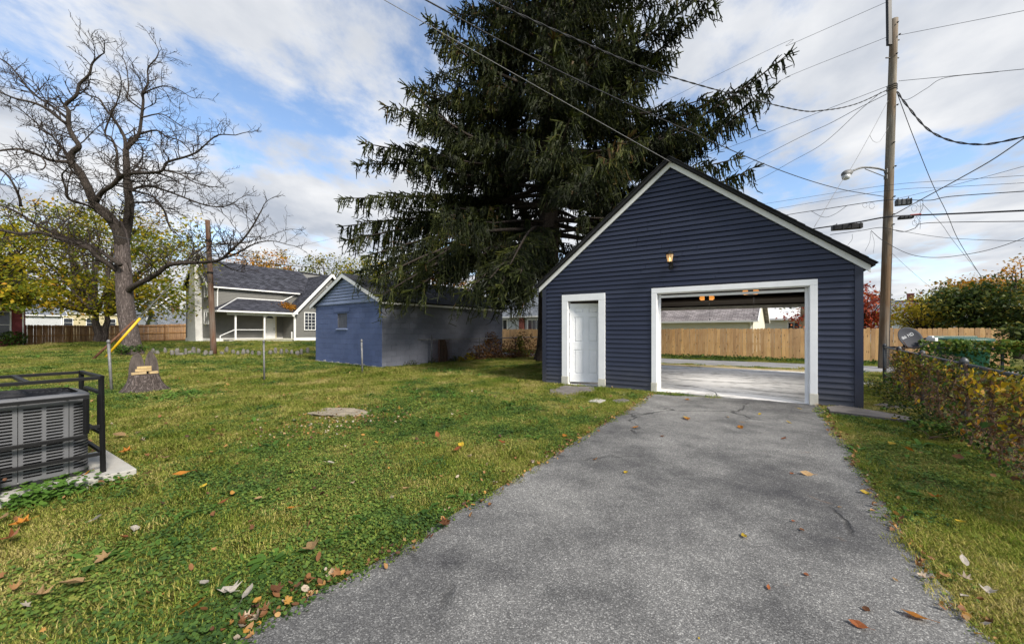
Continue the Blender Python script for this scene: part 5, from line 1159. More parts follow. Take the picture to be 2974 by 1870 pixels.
nb = len(vs); vs2 = [v - dn_ * .008 for v in vs]; fs2 = [tuple(i + nb for i in f[::-1]) for f in fs] + [(NR * NS + k, NR * NS + (k + 1) % NS, NR * NS + (k + 1) % NS + nb, NR * NS + k + nb) for k in range(NS)]
mb.add(vs + vs2, fs + fs2); refl = mb.build('reflector', M['dish'], dish, True)
M['print'] = worn('white_print', (0.50, 0.51, 0.53), 0.15, 9, 0.6, 0.05, 60)
for txt, ox, sz, w_ in (('dish', -.135, .105, .78), ('HD', .035, .105, .9)):
    cu = bpy.data.curves.new('lettering', 'FONT'); cu.body = txt; cu.size = sz; cu.extrude = .001; cu.offset = .001
    to = bpy.data.objects.new('lettering', cu); COL.objects.link(to); dg = bpy.context.evaluated_depsgraph_get(); me = bpy.data.meshes.new_from_object(to.evaluated_get(dg)); bpy.data.objects.remove(to)
    me.materials.clear(); me.materials.append(M['print']); rx = (dX * math.cos(.42) + dY * math.sin(.42)); ry = dn_.cross(rx)
    lo_ = []
    for v in me.vertices:
        q = rx * (v.co.x * w_ + ox - .02) + ry * (v.co.y + .055 - .02); d2 = (q.length / .27) ** 2; v.co = dc + q + dn_ * (.055 * d2 - .055 + .006 + v.co.z)
    o = bpy.data.objects.new('lettering', me); link(o, refl)
arm0 = dc - dY * .26 + dn_ * 0.0; lnb = at(2707, 985, 8.75); 
mb = MB(); mb.tube(spline([dc - dY * .18 - dn_ * .08, arm0 + dn_ * .02 - UP * .02, lnb - UP * .05], 5), .016, 8); mb.build('feed_arm', M['galv'], dish, True)
lx = (lnb - dc).normalized(); mb = MB(); mb.box(lnb, (.17, .09, .085), lx); mb.box(lnb - lx * .02 + UP * .05, (.09, .06, .05), lx); ln_ = mb.build('receiver_head', M['white2'], dish, bevel=.012)
for k in (-.03, .03):
    mb = MB(); mb.lathe(lnb - lx * .085 + UP.cross(lx) * k, [(.022, 0), (.028, -.02), (.022, -.045)], 10, lx); mb.build('feed_horn', M['galvdark'], ln_, True)
mb = MB(); b_ = Vector((dc.x - .03, dc.y + .14, 0)); mb.tube([b_, b_ + UP * .95, dc - dn_ * .09], .024, 8); mb.build('mast', M['rust'], dish, True)
mb = MB()
for q in ((-.14, -.10), (.12, -.16), (-.05, -.22)): mb.tube([dc - dn_ * .10, dc + dX * q[0] + dY * q[1] - dn_ * .045], .009, 5)
mb.tube([dc + dX * -.20 + dY * -.10 + dn_ * .02, dc + dX * -.16 + dY * -.27 + dn_ * .03, dc + dX * .05 + dY * -.26 + dn_ * .06], .008, 5); mb.build('bracket', M['rust'], dish)
bc = at(2792, 1000, 9.9); binb = Vector((bc.x, bc.y, 0)); bin_ = thing('trash_bin', 'dark green wheeled trash container behind the vine fence', 'trash bin', binb)
M['bin'] = worn('green_plastic', (0.012, 0.075, 0.048), 0.15, 5, 0.4, 0.06, 60)
bX = Vector((.97, -.24, 0)).normalized(); bY = UP.cross(bX)
def oval(w, d, z, n=36, p=3.0): return [binb + bX * (w / 2 * math.copysign(abs(math.cos(a)) ** (2 / p), math.cos(a))) + bY * (d / 2 * math.copysign(abs(math.sin(a)) ** (2 / p), math.sin(a))) + UP * z for a in np.linspace(0, 2 * math.pi, n + 1)[:-1]]
def loft(mb, rings):
    n_ = len(rings[0]); mb.add([p for r in rings for p in r], [(j * n_ + i, j * n_ + (i + 1) % n_, (j + 1) * n_ + (i + 1) % n_, (j + 1) * n_ + i) for j in range(len(rings) - 1) for i in range(n_)] + [tuple((len(rings) - 1) * n_ + i for i in range(n_))])
mb = MB(); loft(mb, [oval(.86, .62, .05), oval(.98, .72, 1.02), oval(1.02, .76, 1.05), oval(1.02, .76, 1.09)]); mb.build('body', M['bin'], bin_, True)
mb = MB(); loft(mb, [oval(1.10, .82, 1.07), oval(1.12, .84, 1.115), oval(1.08, .80, 1.14), oval(.9, .62, 1.165), oval(.3, .2, 1.175)]); mb.build('lid', M['bin'], bin_, True)
mb = MB(); mb.box(binb + bX * .06 + bY * .32 + UP * 1.175, (.98, .10, .06), bX); mb.box(binb - bX * .40 + bY * .2 + UP * 1.16, (.20, .3, .05), bX); mb.build('hinge_ridge', M['bin'], bin_, bevel=.02)
for k in (-.12, .36):
    mb = MB(); mb.lathe(binb + bX * k - bY * .415 + UP * 1.10, [(.018, 0), (.014, .014)], 8, -bY); mb.build('rivet', M['galv'], bin_)
for s_ in (-1, 1):
    mb = MB(); mb.lathe(binb + bX * s_ * .36 + bY * .36 + UP * .12 - bX * .03, [(.12, 0), (.12, .06)], 16, bX); mb.build('wheel', M['blackplast'], bin_, True)
# rolled chain-link bundle by the shed and a broken brick
rb = R0 + rdir * .55 + S1 * .05; roll = thing('rolled_fencing', 'dark rolled bundle of chain-link leaning at the shed fence post', 'fence roll', rb)
mb = MB()
for k in range(7):
    a0 = k * .9; q = rb + Vector((math.cos(a0) * .13, math.sin(a0) * .13, 0)); chain_mesh(mb, q, q + Vector((math.cos(a0 + 1.2), math.sin(a0 + 1.2), 0)) * .34, .02, 1.0, .045, .003)
mb.build('mesh', M['rust'], roll)
mb = MB(); mb.tube([rb + Vector((.03, 0, .01)), rb + Vector((.06, 0, .5)), rb + Vector((.0, 0, .98))], [.17, .16, .12], 10); mb.build('core', worn('dead_vine_brown', (.055, .035, .022), .4, 20, .95, .8, 60, bdist=.05), roll)
rock('broken_brick', 'small pinkish brick chunk by the shed corner', gnd(1149, 1064) + UP * .1, (.14, .14, .26), 77, worn('pink_brick', (.48, .24, .16), .3, 8, .85, .4, 40), 'brick', None, .4)
M['debris'] = worn('grey_rubble', (.2, .19, .18), .4, 8, .9, .5, 40)

# ------------------------------------------------------------------ vegetation helpers
def leaf_batch(C, size, rng, up=0.35, aspect=0.62, hang=0.0):
    """one bent four-cornered leaf per centre"""
    n = len(C); N = rng.normal(size=(n, 3)); N[:, 2] = np.abs(N[:, 2]) + up; N /= np.linalg.norm(N, axis=1, keepdims=True)
    T = rng.normal(size=(n, 3)); T[:, 2] -= hang; T -= N * (T * N).sum(1, keepdims=True); T /= np.linalg.norm(T, axis=1, keepdims=True)
    B = np.cross(N, T); s = (np.asarray(size) * rng.uniform(.7, 1.3, n))[:, None]
    V = np.empty((n, 4, 3)); V[:, 0] = C - T * s * .5; V[:, 2] = C + T * s * .5 - N * s * .08
    V[:, 1] = C + B * s * aspect * .5 + N * s * .12; V[:, 3] = C - B * s * aspect * .5 + N * s * .12
    return V.reshape(-1, 3), np.arange(4 * n).reshape(n, 4)
def foliage(name, stops, trans=.35):
    t = NT(name); tn = t.attr('tint'); p = t.pos()
    f = t.math('ADD', tn, t.math('MULTIPLY', t.math('SUBTRACT', t.noise(p, .45, 3), .5), .9))
    return t.leafy(t.ramp(f, stops), trans)
M['f_maple'] = foliage('yellow_green_leaves', [(0.0, (0.075, 0.115, 0.012)), (0.35, (0.18, 0.22, 0.02)), (0.6, (0.38, 0.34, 0.025)), (0.85, (0.56, 0.41, 0.025)), (1.0, (0.60, 0.31, 0.025))], .45)
M['f_orange'] = foliage('orange_leaves', [(0.0, (0.14, 0.12, 0.015)), (0.4, (0.38, 0.22, 0.02)), (0.75, (0.52, 0.22, 0.02)), (1.0, (0.45, 0.12, 0.02))])
M['f_green'] = foliage('dull_green_leaves', [(0.0, (0.018, 0.034, 0.010)), (0.45, (0.045, 0.075, 0.016)), (0.75, (0.11, 0.13, 0.022)), (1.0, (0.28, 0.22, 0.03))])
M['f_ygreen'] = foliage('yellowing_green_leaves', [(0.0, (0.055, 0.075, 0.015)), (0.5, (0.15, 0.16, 0.025)), (1.0, (0.38, 0.29, 0.04))])
M['f_red'] = foliage('red_leaves', [(0.0, (0.10, 0.02, 0.012)), (0.5, (0.34, 0.045, 0.02)), (0.85, (0.48, 0.12, 0.025)), (1.0, (0.50, 0.25, 0.03))])
M['f_yellow'] = foliage('yellow_leaves', [(0.0, (0.16, 0.15, 0.02)), (0.5, (0.45, 0.36, 0.03)), (1.0, (0.60, 0.46, 0.05))])
M['f_brown'] = foliage('dry_brown_leaves', [(0.0, (0.06, 0.035, 0.018)), (0.5, (0.17, 0.085, 0.035)), (0.8, (0.26, 0.13, 0.04)), (1.0, (0.14, 0.16, 0.03))])
M['f_spruce'] = foliage('spruce_needles', [(0.0, (0.008, 0.011, 0.004)), (0.42, (0.020, 0.028, 0.007)), (0.75, (0.055, 0.068, 0.013)), (0.95, (0.120, 0.125, 0.024)), (1.0, (0.12, 0.075, 0.03))], .12)
def wig(a, b, n, amp, rnd):
    a, b = Vector(a), Vector(b); L = (b - a).length; off = Vector((0, 0, 0)); R = []
    for i in range(n + 1):
        if 0 < i < n: off = off * .6 + Vector((rnd.uniform(-1, 1), rnd.uniform(-1, 1), rnd.uniform(-1, 1))) * amp * L
        k = 1 if 0 < i < n else 0; R.append(a.lerp(b, i / n) + off * k)
    return R
def leafy_tree(name, label, base, trunk_h, blobs, nleaf, lsize, mat, bark='bark_dark', trunk_r=.15, seed=1, stems=1, cluster=55, spread=.55, cat='tree', group=None, hollow=.35, trunk_part=True):
    """trunk and limbs reaching into every leaf clump; leaves spread in clumps through the ellipsoids 'blobs' (centre, radii, weight)"""
    rnd = random.Random(seed); rng = np.random.default_rng(seed); base = Vector(base)
    t = thing(name, label, cat, base, group); mb = MB(); wsum = sum(b[2] for b in blobs); Cs = []; T = []
    for (c, r, w) in blobs:
        k = max(3, int(nleaf * w / wsum / cluster)); d = rng.normal(size=(k, 3)); d /= np.linalg.norm(d, axis=1, keepdims=True)
        rad = (hollow + (1 - hollow) * rng.random(k) ** .5)[:, None]; P = np.array(c)[None] + d * rad * np.array(r)[None]
        for p in P: Cs.append(p)
    Cs = np.array(Cs)
    st = []
    for s in range(stems):
        a = rnd.uniform(0, 6.28); lean = .16 * trunk_h * (stems > 1); tp = base + Vector((math.cos(a) * lean, math.sin(a) * lean, trunk_h)); st.append(tp)
        mb.tube([base + Vector((math.cos(a), math.sin(a), 0)) * trunk_r * .7 * (stems > 1) - UP * .1] + wig(base + Vector((math.cos(a), math.sin(a), 0)) * trunk_r * .6 * (stems > 1), tp, 5, .03, rnd), [trunk_r * 1.35] + [trunk_r * (1 - .10 * i) for i in range(6)], 9)
    for i in range(0, len(Cs), max(1, len(Cs) // 60)):
        q = Vector(Cs[i]); b = min(st, key=lambda x: (x - q).length); m = b.lerp(q, .5) + UP * (q - b).length * .08
        mb.tube(wig(b, m, 3, .05, rnd) + wig(m, q, 3, .06, rnd)[1:], [trunk_r * .5, trunk_r * .42, trunk_r * .34, trunk_r * .26, trunk_r * .18, trunk_r * .12, trunk_r * .05], 5)
    mb.build('trunk', M[bark], t, True)
    k = len(Cs); n = k * cluster; sp_k = np.repeat(rng.uniform(.55, 1.6, k), cluster)[:, None]; tk = np.repeat(rng.normal(.48, .17, k), cluster)
    C = np.repeat(Cs, cluster, 0) + rng.normal(size=(n, 3)) * np.array([spread, spread, spread * .62]) * sp_k
    ok = C[:, 2] > .05; C, tk = C[ok], tk[ok]; n = len(C); V, F = leaf_batch(C, lsize * rng.uniform(.55, 1.35, n), rng); o = np_mesh('crown', V, F, M[mat], t, tint=np.clip(tk + rng.normal(0, .15, n), 0, 1)); return t
def AB(u, v, d, ru, rv, rd, w=1.0):                     # ellipsoid given in photo pixels at distance d
    c = at(u, v, d); return ((c.x, c.y, c.z), (ru / FPX * d, rd, rv / FPX * d), w)
# big yellow maple behind the bare tree
mbse = gnd(290, 1012, 0.0); D_ = 29.0; mbse = Vector((at(290, 960, D_).x, D_, 0))
leafy_tree('yellow_maple', 'large yellowing maple with several stems behind the bare tree', mbse, 2.6,
    [AB(120, 740, D_, 170, 110, 3.2, 2.2), AB(330, 760, D_, 210, 130, 3.2, 2.6), AB(470, 790, D_ - 1, 130, 105, 2.6, 1.5), AB(300, 655, D_, 150, 60, 2.5, 1.0), AB(130, 655, D_, 150, 70, 2.5, 1.1), AB(490, 690, D_, 100, 60, 2.2, .8), AB(260, 860, D_ - 1.5, 210, 60, 2.6, 1.4), AB(80, 830, D_ - 1, 120, 60, 2.6, 1.0), AB(440, 880, D_ - 1, 110, 50, 2.2, .7)],
    23000, .20, 'f_maple', bark='bark', trunk_r=.28, seed=11, stems=3, cluster=48, spread=.48)
leafy_tree('dense_maple', 'green and yellow tree over the roof of the red house', Vector((at(-60, 960, 25).x, 25, 0)), 3.0,
    [AB(-20, 800, 24, 130, 90, 2.6, 1), AB(40, 860, 23.5, 90, 50, 2, .6), AB(-40, 690, 25, 120, 70, 2.5, .8)], 4500, .22, 'f_maple', trunk_r=.25, seed=12, cluster=45, spread=.42)
# autumn trees behind the grey house and shed
for k, (nm, lab, u, v, d, ru, rv, n, ls, mt, sd_) in enumerate((
    ('orange_tree', 'orange tree rising behind the grey house roof', 760, 775, 52, 85, 60, 3600, .30, 'f_orange', 21),
    ('thin_tree', 'thinly leaved greyish tree right of the orange tree', 850, 790, 50, 55, 60, 1200, .22, 'f_ygreen', 22),
    ('ochre_tree', 'yellow green rounded tree above the blue shed roof', 960, 800, 48, 80, 65, 4200, .28, 'f_ygreen', 23),
    ('gold_tree', 'golden tree directly behind the blue shed roof', 1060, 800, 46, 70, 70, 4000, .28, 'f_maple', 24),
    ('rust_tree', 'rusty orange tree seen under the spruce boughs', 1250, 850, 44, 110, 80, 3200, .28, 'f_orange', 25),
    ('low_tree', 'pale yellow tree behind the spruce trunk', 1460, 860, 48, 100, 80, 2600, .28, 'f_ygreen', 26))):
    b = Vector((at(u, 960, d).x, d, 0)); leafy_tree(nm, lab, b, 3.2, [AB(u, v, d, ru, rv, 2.6, 1.4), AB(u - ru * .5, v + rv * .45, d, ru * .7, rv * .7, 2.2, .8), AB(u + ru * .5, v + rv * .5, d, ru * .7, rv * .7, 2.2, .8)], n, ls, mt, trunk_r=.22, seed=sd_, cluster=40, spread=.55, group='autumn trees behind the houses')
# right hand trees and shrubs beyond the alley
for (nm, lab, u, d, blobs, n, ls, mt, sd_, spd) in (
    ('red_maple', 'bright red maple right behind the garage corner', 2500, 27, [AB(2500, 885, 27, 50, 65, 1.5, 1), AB(2530, 935, 27, 26, 34, 1.2, .4), AB(2400, 915, 27, 90, 50, 1.5, .9)], 4200, .20, 'f_red', 31, .35),
    ('green_tree', 'dull green tree seen through the garage beside the cream house', 2290, 32, [AB(2300, 905, 32, 60, 60, 1.8, 1), AB(2380, 900, 31, 50, 70, 1.6, .8)], 3200, .20, 'f_green', 32, .35),
    ('yellow_shrub', 'yellow leaved shrub above the fence right of the tall pole', 2680, 19, [AB(2680, 925, 19, 70, 38, 1.2, 1), AB(2640, 900, 19, 40, 40, 1.0, .45), AB(2740, 900, 19.5, 45, 40, 1, .5)], 2600, .14, 'f_yellow', 33, .22),
    ('purple_shrub', 'dark reddish shrub behind the yellow shrub', 2690, 24, [AB(2690, 900, 24, 40, 28, 1.1, 1)], 900, .18, 'f_red', 34, .25),
    ('green_thicket', 'dense dark green thicket rising behind the right end of the fence', 2850, 17, [AB(2830, 905, 17, 100, 62, 1.6, 1.3), AB(2930, 890, 16, 80, 80, 1.6, 1.4), AB(2770, 868, 17.5, 30, 50, .8, .3), AB(2880, 855, 17, 22, 34, .6, .2), AB(2990, 945, 15.5, 50, 70, 1.2, .8), AB(2860, 950, 17, 90, 40, 1.4, .8)], 9500, .15, 'f_green', 35, .26),
    ('orange_maple', 'orange topped tree above the green thicket at the right', 2850, 24, [AB(2850, 842, 24, 80, 30, 1.5, 1), AB(2925, 850, 24, 55, 34, 1.4, .5)], 3600, .19, 'f_orange', 36, .32),
    ('sparse_tree', 'sparse brown leaved tree at the right edge of the sky', 2960, 18, [AB(2950, 800, 18, 65, 60, 1.2, 1)], 420, .12, 'f_orange', 37, .3),
    ('olive_shrub', 'olive green shrub behind the yellow shrub and satellite dish', 2740, 21, [AB(2745, 880, 21, 50, 50, 1.2, 1)], 1600, .15, 'f_ygreen', 38, .25),
    ('edge_bush', 'dark bush with orange tips at the right edge behind the trash bin', 2990, 12.5, [AB(2995, 985, 12.5, 34, 50, .8, 1)], 1800, .11, 'f_green', 39, .16)):
    b = Vector((at(u, 960, d).x, d, 0)); leafy_tree(nm, lab, b, max(.5, (CAMH + .6) if nm.endswith('shrub') or 'thicket' in nm or 'bush' in nm else 2.4) * .6, blobs, n, ls, mt, trunk_r=.06 if 'shrub' in nm or 'bush' in nm or 'thicket' in nm else .18, seed=sd_, cluster=34, spread=spd, cat='shrub' if ('shrub' in nm or 'bush' in nm or 'thicket' in nm) else 'tree', stems=3 if ('shrub' in nm or 'thicket' in nm) else 1, hollow=.2, group='trees and shrubs beyond the alley')
def conifer(name, label, base, h, r, mat, seed):
    rng = np.random.default_rng(seed); t = thing(name, label, 'tree', base); mb = MB(); mb.tube([Vector(base), Vector(base) + UP * h], [r * .08, .02], 6); C = []
    for i in range(170):
        f = rng.random(); z = h * (.15 + .85 * f); L = r * (1 - f) * rng.uniform(.7, 1.1) + .1; a = rng.uniform(0, 6.28); e = Vector(base) + Vector((math.cos(a) * L, math.sin(a) * L, z - L * .15)); b = Vector(base) + UP * z
        mb.tube([b, e], [.04, .01], 3)
        for k in range(26): q = b.lerp(e, rng.uniform(.2, 1)); C.append((q.x + rng.normal() * .12, q.y + rng.normal() * .12, q.z + rng.normal() * .1))
    mb.build('trunk', M['bark_dark'], t); C = np.array(C); V, F = leaf_batch(C, np.full(len(C), .34), rng, aspect=.25, hang=.5); np_mesh('crown', V, F, M[mat], t, tint=rng.random(len(C)) * .6)
conifer('far_conifer', 'small dark conifer on the skyline behind the tall pole', Vector((at(2570, 960, 52).x, 52, 0)), 7.4, 2.6, 'f_spruce', 5)

# ------------------------------------------------------------------ the great spruce
SPB = Vector((1.62, 16.75, 0)); spruce = thing('spruce_tree', 'huge dark spruce with drooping boughs behind the garage', 'tree', SPB)
rnd = random.Random(5); rng = np.random.default_rng(5)
mb = MB(); tp = [SPB + Vector((.0, 0, z)) for z in (-.2, .15, .5, 1.2, 2.5, 5, 8, 12, 16, 20, 24, 27)]
mb.tube(tp, [.80, .66, .55, .49, .46, .44, .41, .35, .28, .20, .11, .03], 16); trunk_ = mb.build('trunk', M['bark_spruce'], spruce, True)
wood = MB(); TW = []                                       # TW: hanging twig segments (a, b, width)
branches = []; CT = [.4]; WF = [1.0]
def crown_r(z, a):
    base_r = 8.2 * max(.03, (1 - (z - 3) / 24.5)) ** .80 if z > 3 else 7.5
    right = math.cos(a)
    return base_r * (1.0 + .16 * max(0, right))
z = 5.6
while z < 25.5:
    k = 5 if z < 18 else 4
    a0 = rnd.uniform(0, 6.28)
    for i in range(k):
        a = a0 + i * 6.283 / k + rnd.uniform(-.35, .35); L = crown_r(z, a) * rnd.uniform(.62, 1.06)
        up = .02 + .34 * max(0, (z - 9)) / 17; droop = .30 * max(0.2, 1 - (z - 3) / 24)
        d = Vector((math.cos(a), math.sin(a), 0)); P = []; sw = rnd.uniform(-.12, .12)
        for j in range(11):
            f = j / 10; P.append(SPB + UP * z + d * (L * f) + Vector((-d.y, d.x, 0)) * (L * sw * f * f) + UP * (L * (up * f - droop * f ** 1.5 + (.16 + droop * .35) * max(0, f - .62) ** 1.4 * 2)))
        branches.append((P, L))
    z += (rnd.uniform(.48, .72) if z < 7 else rnd.uniform(.33, .50)) if z < 17 else rnd.uniform(.6, .9)
LOW = set()
def explicit(z0, tip, sagz=0.0):
    a = SPB + UP * z0; b = Vector(tip); P = []
    for j in range(11):
        f = j / 10; p = a.lerp(b, f); p.z += sagz * math.sin(math.pi * f) + (.25 * (b - a).length * .3) * max(0, f - .75) ** 2; P.append(p)
    branches.append((P, (b - a).length))
for z0, (u, v, d), sg in ((9.0, (2285, 165, 13.5), -1.1), (8.2, (2235, 265, 13.5), -1.0), (12, (2070, 20, 13), -.8), (7.0, (2190, 490, 14.5), -.9), (6.3, (2120, 560, 15.0), -.6), (9.6, (2180, 330, 13.2), -1.0), (10.5, (2160, 250, 15), -.9),
        (5.2, (1358, 850, 11.2), .5), (5.0, (1510, 800, 11.0), .6), (4.8, (1110, 860, 12.2), .9), (5.1, (1235, 770, 12.0), .9), (5.4, (1070, 745, 14.0), .6), (4.4, (1470, 880, 13.0), .4), (4.6, (1300, 800, 12.6), .7), (4.9, (1420, 815, 10.9), .6), (5.0, (1545, 845, 11.4), .5), (4.5, (1170, 800, 13.4), .7),
        (6.0, (995, 660, 16.5), .4), (6.8, (1000, 580, 16.0), .3), (8.0, (1062, 420, 15.5), .1), (9.5, (1120, 310, 15.0), -.1), (11.0, (1185, 255, 15.0), -.2), (13.2, (1265, 75, 15.0), -.3), (5.8, (1010, 700, 15.5), .5), (9.0, (1040, 480, 16.5), .0),
        (4.7, (1095, 810, 12.8), .9), (4.6, (1200, 845, 11.9), .9), (4.4, (1400, 855, 11.4), .7), (4.6, (1455, 830, 10.9), .7), (5.3, (1050, 790, 14.2), .6), (5.6, (1480, 775, 11.2), .7)):
    explicit(z0, at(u, v, d), sg)
def strand(p, L, out):
    """a hanging cord of needle twigs"""
    n = max(2, int(L / .13)); q = p.copy(); dr = Vector((out.x * .35, out.y * .35, -1)).normalized()
    for i in range(n):
        e = q + (dr + Vector((rnd.gauss(0, .16), rnd.gauss(0, .16), 0))) * (L / n); TW.append((q.x, q.y, q.z, e.x, e.y, e.z, rnd.uniform(.050, .088) * WF[0] * (1 - .45 * i / n), CT[0])); q = e
        if rnd.random() < (.85 if WF[0] < 1 else .45):
            s = q + Vector((rnd.gauss(0, .09), rnd.gauss(0, .09), -rnd.uniform(.02, .12))); TW.append((q.x, q.y, q.z, s.x, s.y, s.z, .05 * WF[0], CT[0]))
def hits(p):
    if (p - GA).dot(E1) > -2.0 and p.z < 3.9: return True
    q = np.array([[p.x, p.y, p.z]]); return bool(hit_g(q)[0])
def hit_g(P_):
    q = P_ - np.array([[GA.x, GA.y, 0]]); t_ = q @ np.array([E1.x, E1.y, 0]); c_ = q @ np.array([E2.x, E2.y, 0]); rz_ = ZA - np.abs(t_ - TM) * pitch + .45
    q = P_ - np.array([[SA.x, SA.y, 0]]); t2 = q @ np.array([S1.x, S1.y, 0]); c2 = q @ np.array([S2.x, S2.y, 0]); r2 = SZA - np.abs(t2 - SWD / 2) * sp_p + .25
    return ((t_ > TL - .35) & (t_ < TR + .4) & (c_ > -1.0) & (c_ < DEP + .7) & (P_[:, 2] < rz_)) | ((t2 > -.3) & (t2 < SWD + .2) & (c2 > -.2) & (c2 < SDP + .4) & (P_[:, 2] < r2))
kept = []
for P, L in branches:
    k = next((j for j, p in enumerate(P) if hits(p)), None)
    if k is not None:
        if k < 4: continue
        Q = P[:k]; P = [Q[min(len(Q) - 2, int(j / 10 * (len(Q) - 1)))].lerp(Q[min(len(Q) - 1, int(j / 10 * (len(Q) - 1)) + 1)], (j / 10 * (len(Q) - 1)) % 1 if j < 10 else 1.0) for j in range(11)]; L *= (k - 1) / 10
    kept.append((P, L))
branches = kept
for P, L in branches:
    low = P[0].z < 5.7 and P[10].y < 14.6; WF[0] = .66 if low else 1.0
    zf = min(1, P[0].z / 26); r0 = .035 + .010 * L
    wood.tube(P, [r0 * (1 - .9 * j / 10) + .006 for j in range(11)], 5)
    hi = P[0].z > 17.5; n2 = int(L / (.19 if not hi else .45))
    for i in range(n2):
        f = .16 + .84 * (i + rnd.random()) / n2; j = min(9, int(f * 10)); p = P[j].lerp(P[j + 1], f * 10 - j); T = (P[j + 1] - P[j]).normalized(); S_ = Vector((-T.y, T.x, 0)).normalized()
        inner = .58 if low else .30 if P[0].z < 9 else .2
        if f < inner and rnd.random() < .88: continue
        CT[0] = .05 if rnd.random() < .0 else rnd.gauss(.40, .17) + .12 * (f - .5); sgn = rnd.choice((-1, 1)); L2 = (.25 + .95 * min(1, (1.05 - f) * 2.2) * rnd.uniform(.5, 1.1)) * (min(1, L / 5) * .7 + .3)
        e = p + S_ * (sgn * L2 * .75) + T * (L2 * .55) + UP * (-.16 * L2 + rnd.uniform(-.05, .12)); m = p.lerp(e, .5) + UP * .05 * L2
        wood.tube([p, m, e], [.012, .008, .004], 3, False)
        ns = max(2, int(L2 / (.07 if low else .085 if not hi else .2)))
        for q in range(ns):
            ff = (q + rnd.random()) / ns; b = p.lerp(m, ff * 2) if ff < .5 else m.lerp(e, ff * 2 - 1)
            strand(b, rnd.uniform(.14, .70) * (1.45 if low else 1.15 if P[0].z < 7.5 else 1 - .35 * zf), (e - p).normalized())
            if rnd.random() < .7:                            # top twigs point outward
                d_ = ((e - p).normalized() + Vector((rnd.gauss(0, .35), rnd.gauss(0, .35), rnd.uniform(-.15, .35)))).normalized() * rnd.uniform(.10, .24); w_ = b + d_; TW.append((b.x, b.y, b.z, w_.x, w_.y, w_.z, .06, CT[0] + .12))
    T = (P[10] - P[9]).normalized()
    for q in range(7): d_ = (T + Vector((rnd.gauss(0, .5), rnd.gauss(0, .5), rnd.gauss(.15, .3)))).normalized() * rnd.uniform(.15, .4); w_ = P[10] + d_; TW.append((P[10].x, P[10].y, P[10].z, w_.x, w_.y, w_.z, .06, CT[0] + .12))
wood.build('boughs', M['bark_spruce'], spruce, True)
TW = np.array(TW)
def in_garage(P_):
    q = P_ - np.array([[GA.x, GA.y, 0]]); t_ = q @ np.array([E1.x, E1.y, 0]); c_ = q @ np.array([E2.x, E2.y, 0]); rz_ = ZA - np.abs(t_ - TM) * pitch + .35
    return (t_ > TL - .3) & (t_ < TR + .35) & (c_ > -.9) & (c_ < DEP + .6) & (P_[:, 2] < rz_)
def behind_g(P_):
    q = P_ - np.array([[GA.x, GA.y, 0]]); t_ = q @ np.array([E1.x, E1.y, 0]); return (t_ > -2.0) & (P_[:, 2] < 3.6)
def in_shed(P_):
    q = P_ - np.array([[SA.x, SA.y, 0]]); t_ = q @ np.array([S1.x, S1.y, 0]); c_ = q @ np.array([S2.x, S2.y, 0]); rz_ = SZA - np.abs(t_ - SWD / 2) * sp_p + .14
    return (t_ > -.3) & (t_ < SWD + .12) & (c_ > -.15) & (c_ < SDP + .3) & (P_[:, 2] < rz_)
TW = TW[~(in_garage(TW[:, :3]) | in_garage(TW[:, 3:6]) | in_shed(TW[:, :3]) | in_shed(TW[:, 3:6]) | (TW[:, 5] < .5) | behind_g(TW[:, 3:6]))]
A_, B_, W_ = TW[:, :3], TW[:, 3:6], TW[:, 6:7]; D = B_ - A_; D /= np.linalg.norm(D, axis=1, keepdims=True) + 1e-9
R = rng.normal(size=A_.shape); S1_ = np.cross(D, R); S1_ /= np.linalg.norm(S1_, axis=1, keepdims=True); S2_ = np.cross(D, S1_)
A_ = A_ - D * .02; B_ = B_ + D * .03
def blade(S_): return np.stack([A_ - S_ * W_ * .42, A_ + S_ * W_ * .42, B_ + S_ * W_ * .22, B_ - S_ * W_ * .22], 1)
V = np.concatenate([blade(S1_), blade(S2_)]).reshape(-1, 3); n = len(V) // 4
tn = np.clip(TW[:, 7] + rng.normal(0, .12, len(TW)), 0, .94); tn = np.where(rng.random(len(TW)) < .012, 1.0, tn); o = np_mesh('needles', V, np.arange(4 * n).reshape(n, 4), M['f_spruce'], spruce, tint=np.concatenate([tn, tn])); o['kind'] = 'stuff'
print('spruce twigs', len(TW))

# ------------------------------------------------------------------ the bare tree
BT_B = Vector((at(385, 960, 20.8).x, 20.8, 0)); btree = thing('bare_tree', 'big leafless tree with twisting dark limbs on the left lawn', 'tree', BT_B)
DT = 20.8; limbs = []
def limb(pts, r0, r1, dd=0.0, d0=0.0):
    n = len(pts); P = [at(u, v, DT + d0 + (dd - d0) * (i / (n - 1)) ** .8) for i, (u, v) in enumerate(pts)]; limbs.append((spline(P, 4), r0 * .70, r1 * .72))
trunkP = [at(u, v, DT) for u, v in ((386, 1040), (380, 985), (366, 900), (361, 830), (357, 760), (354, 710), (351, 672), (350, 640))]; trunkP[0].z = -.15
limb([(355, 720), (345, 675), (325, 640), (299, 612), (277, 596), (259, 555), (231, 499), (205, 470)], .43, .21, -.8)
limb([(205, 470), (210, 444), (229, 425), (213, 398), (199, 365), (199, 324), (190, 305), (222, 277), (231, 245), (259, 217), (268, 185), (291, 162)], .21, .05, -1.5, -.8)
limb([(199, 360), (180, 351), (139, 319), (100, 300), (46, 287), (0, 268), (-60, 240)], .12, .04, -2.6, -1.0)
limb([(196, 345), (153, 310), (116, 287), (83, 259), (51, 217), (23, 185), (-10, 165)], .10, .03, .6, -1.0)
limb([(205, 470), (153, 467), (116, 453), (69, 435), (23, 435), (-40, 445)], .12, .05, -3.0, -.8)
limb([(190, 458), (166, 448), (176, 430), (157, 402), (120, 370), (60, 319), (23, 296)], .09, .03, 1.2, -.8)
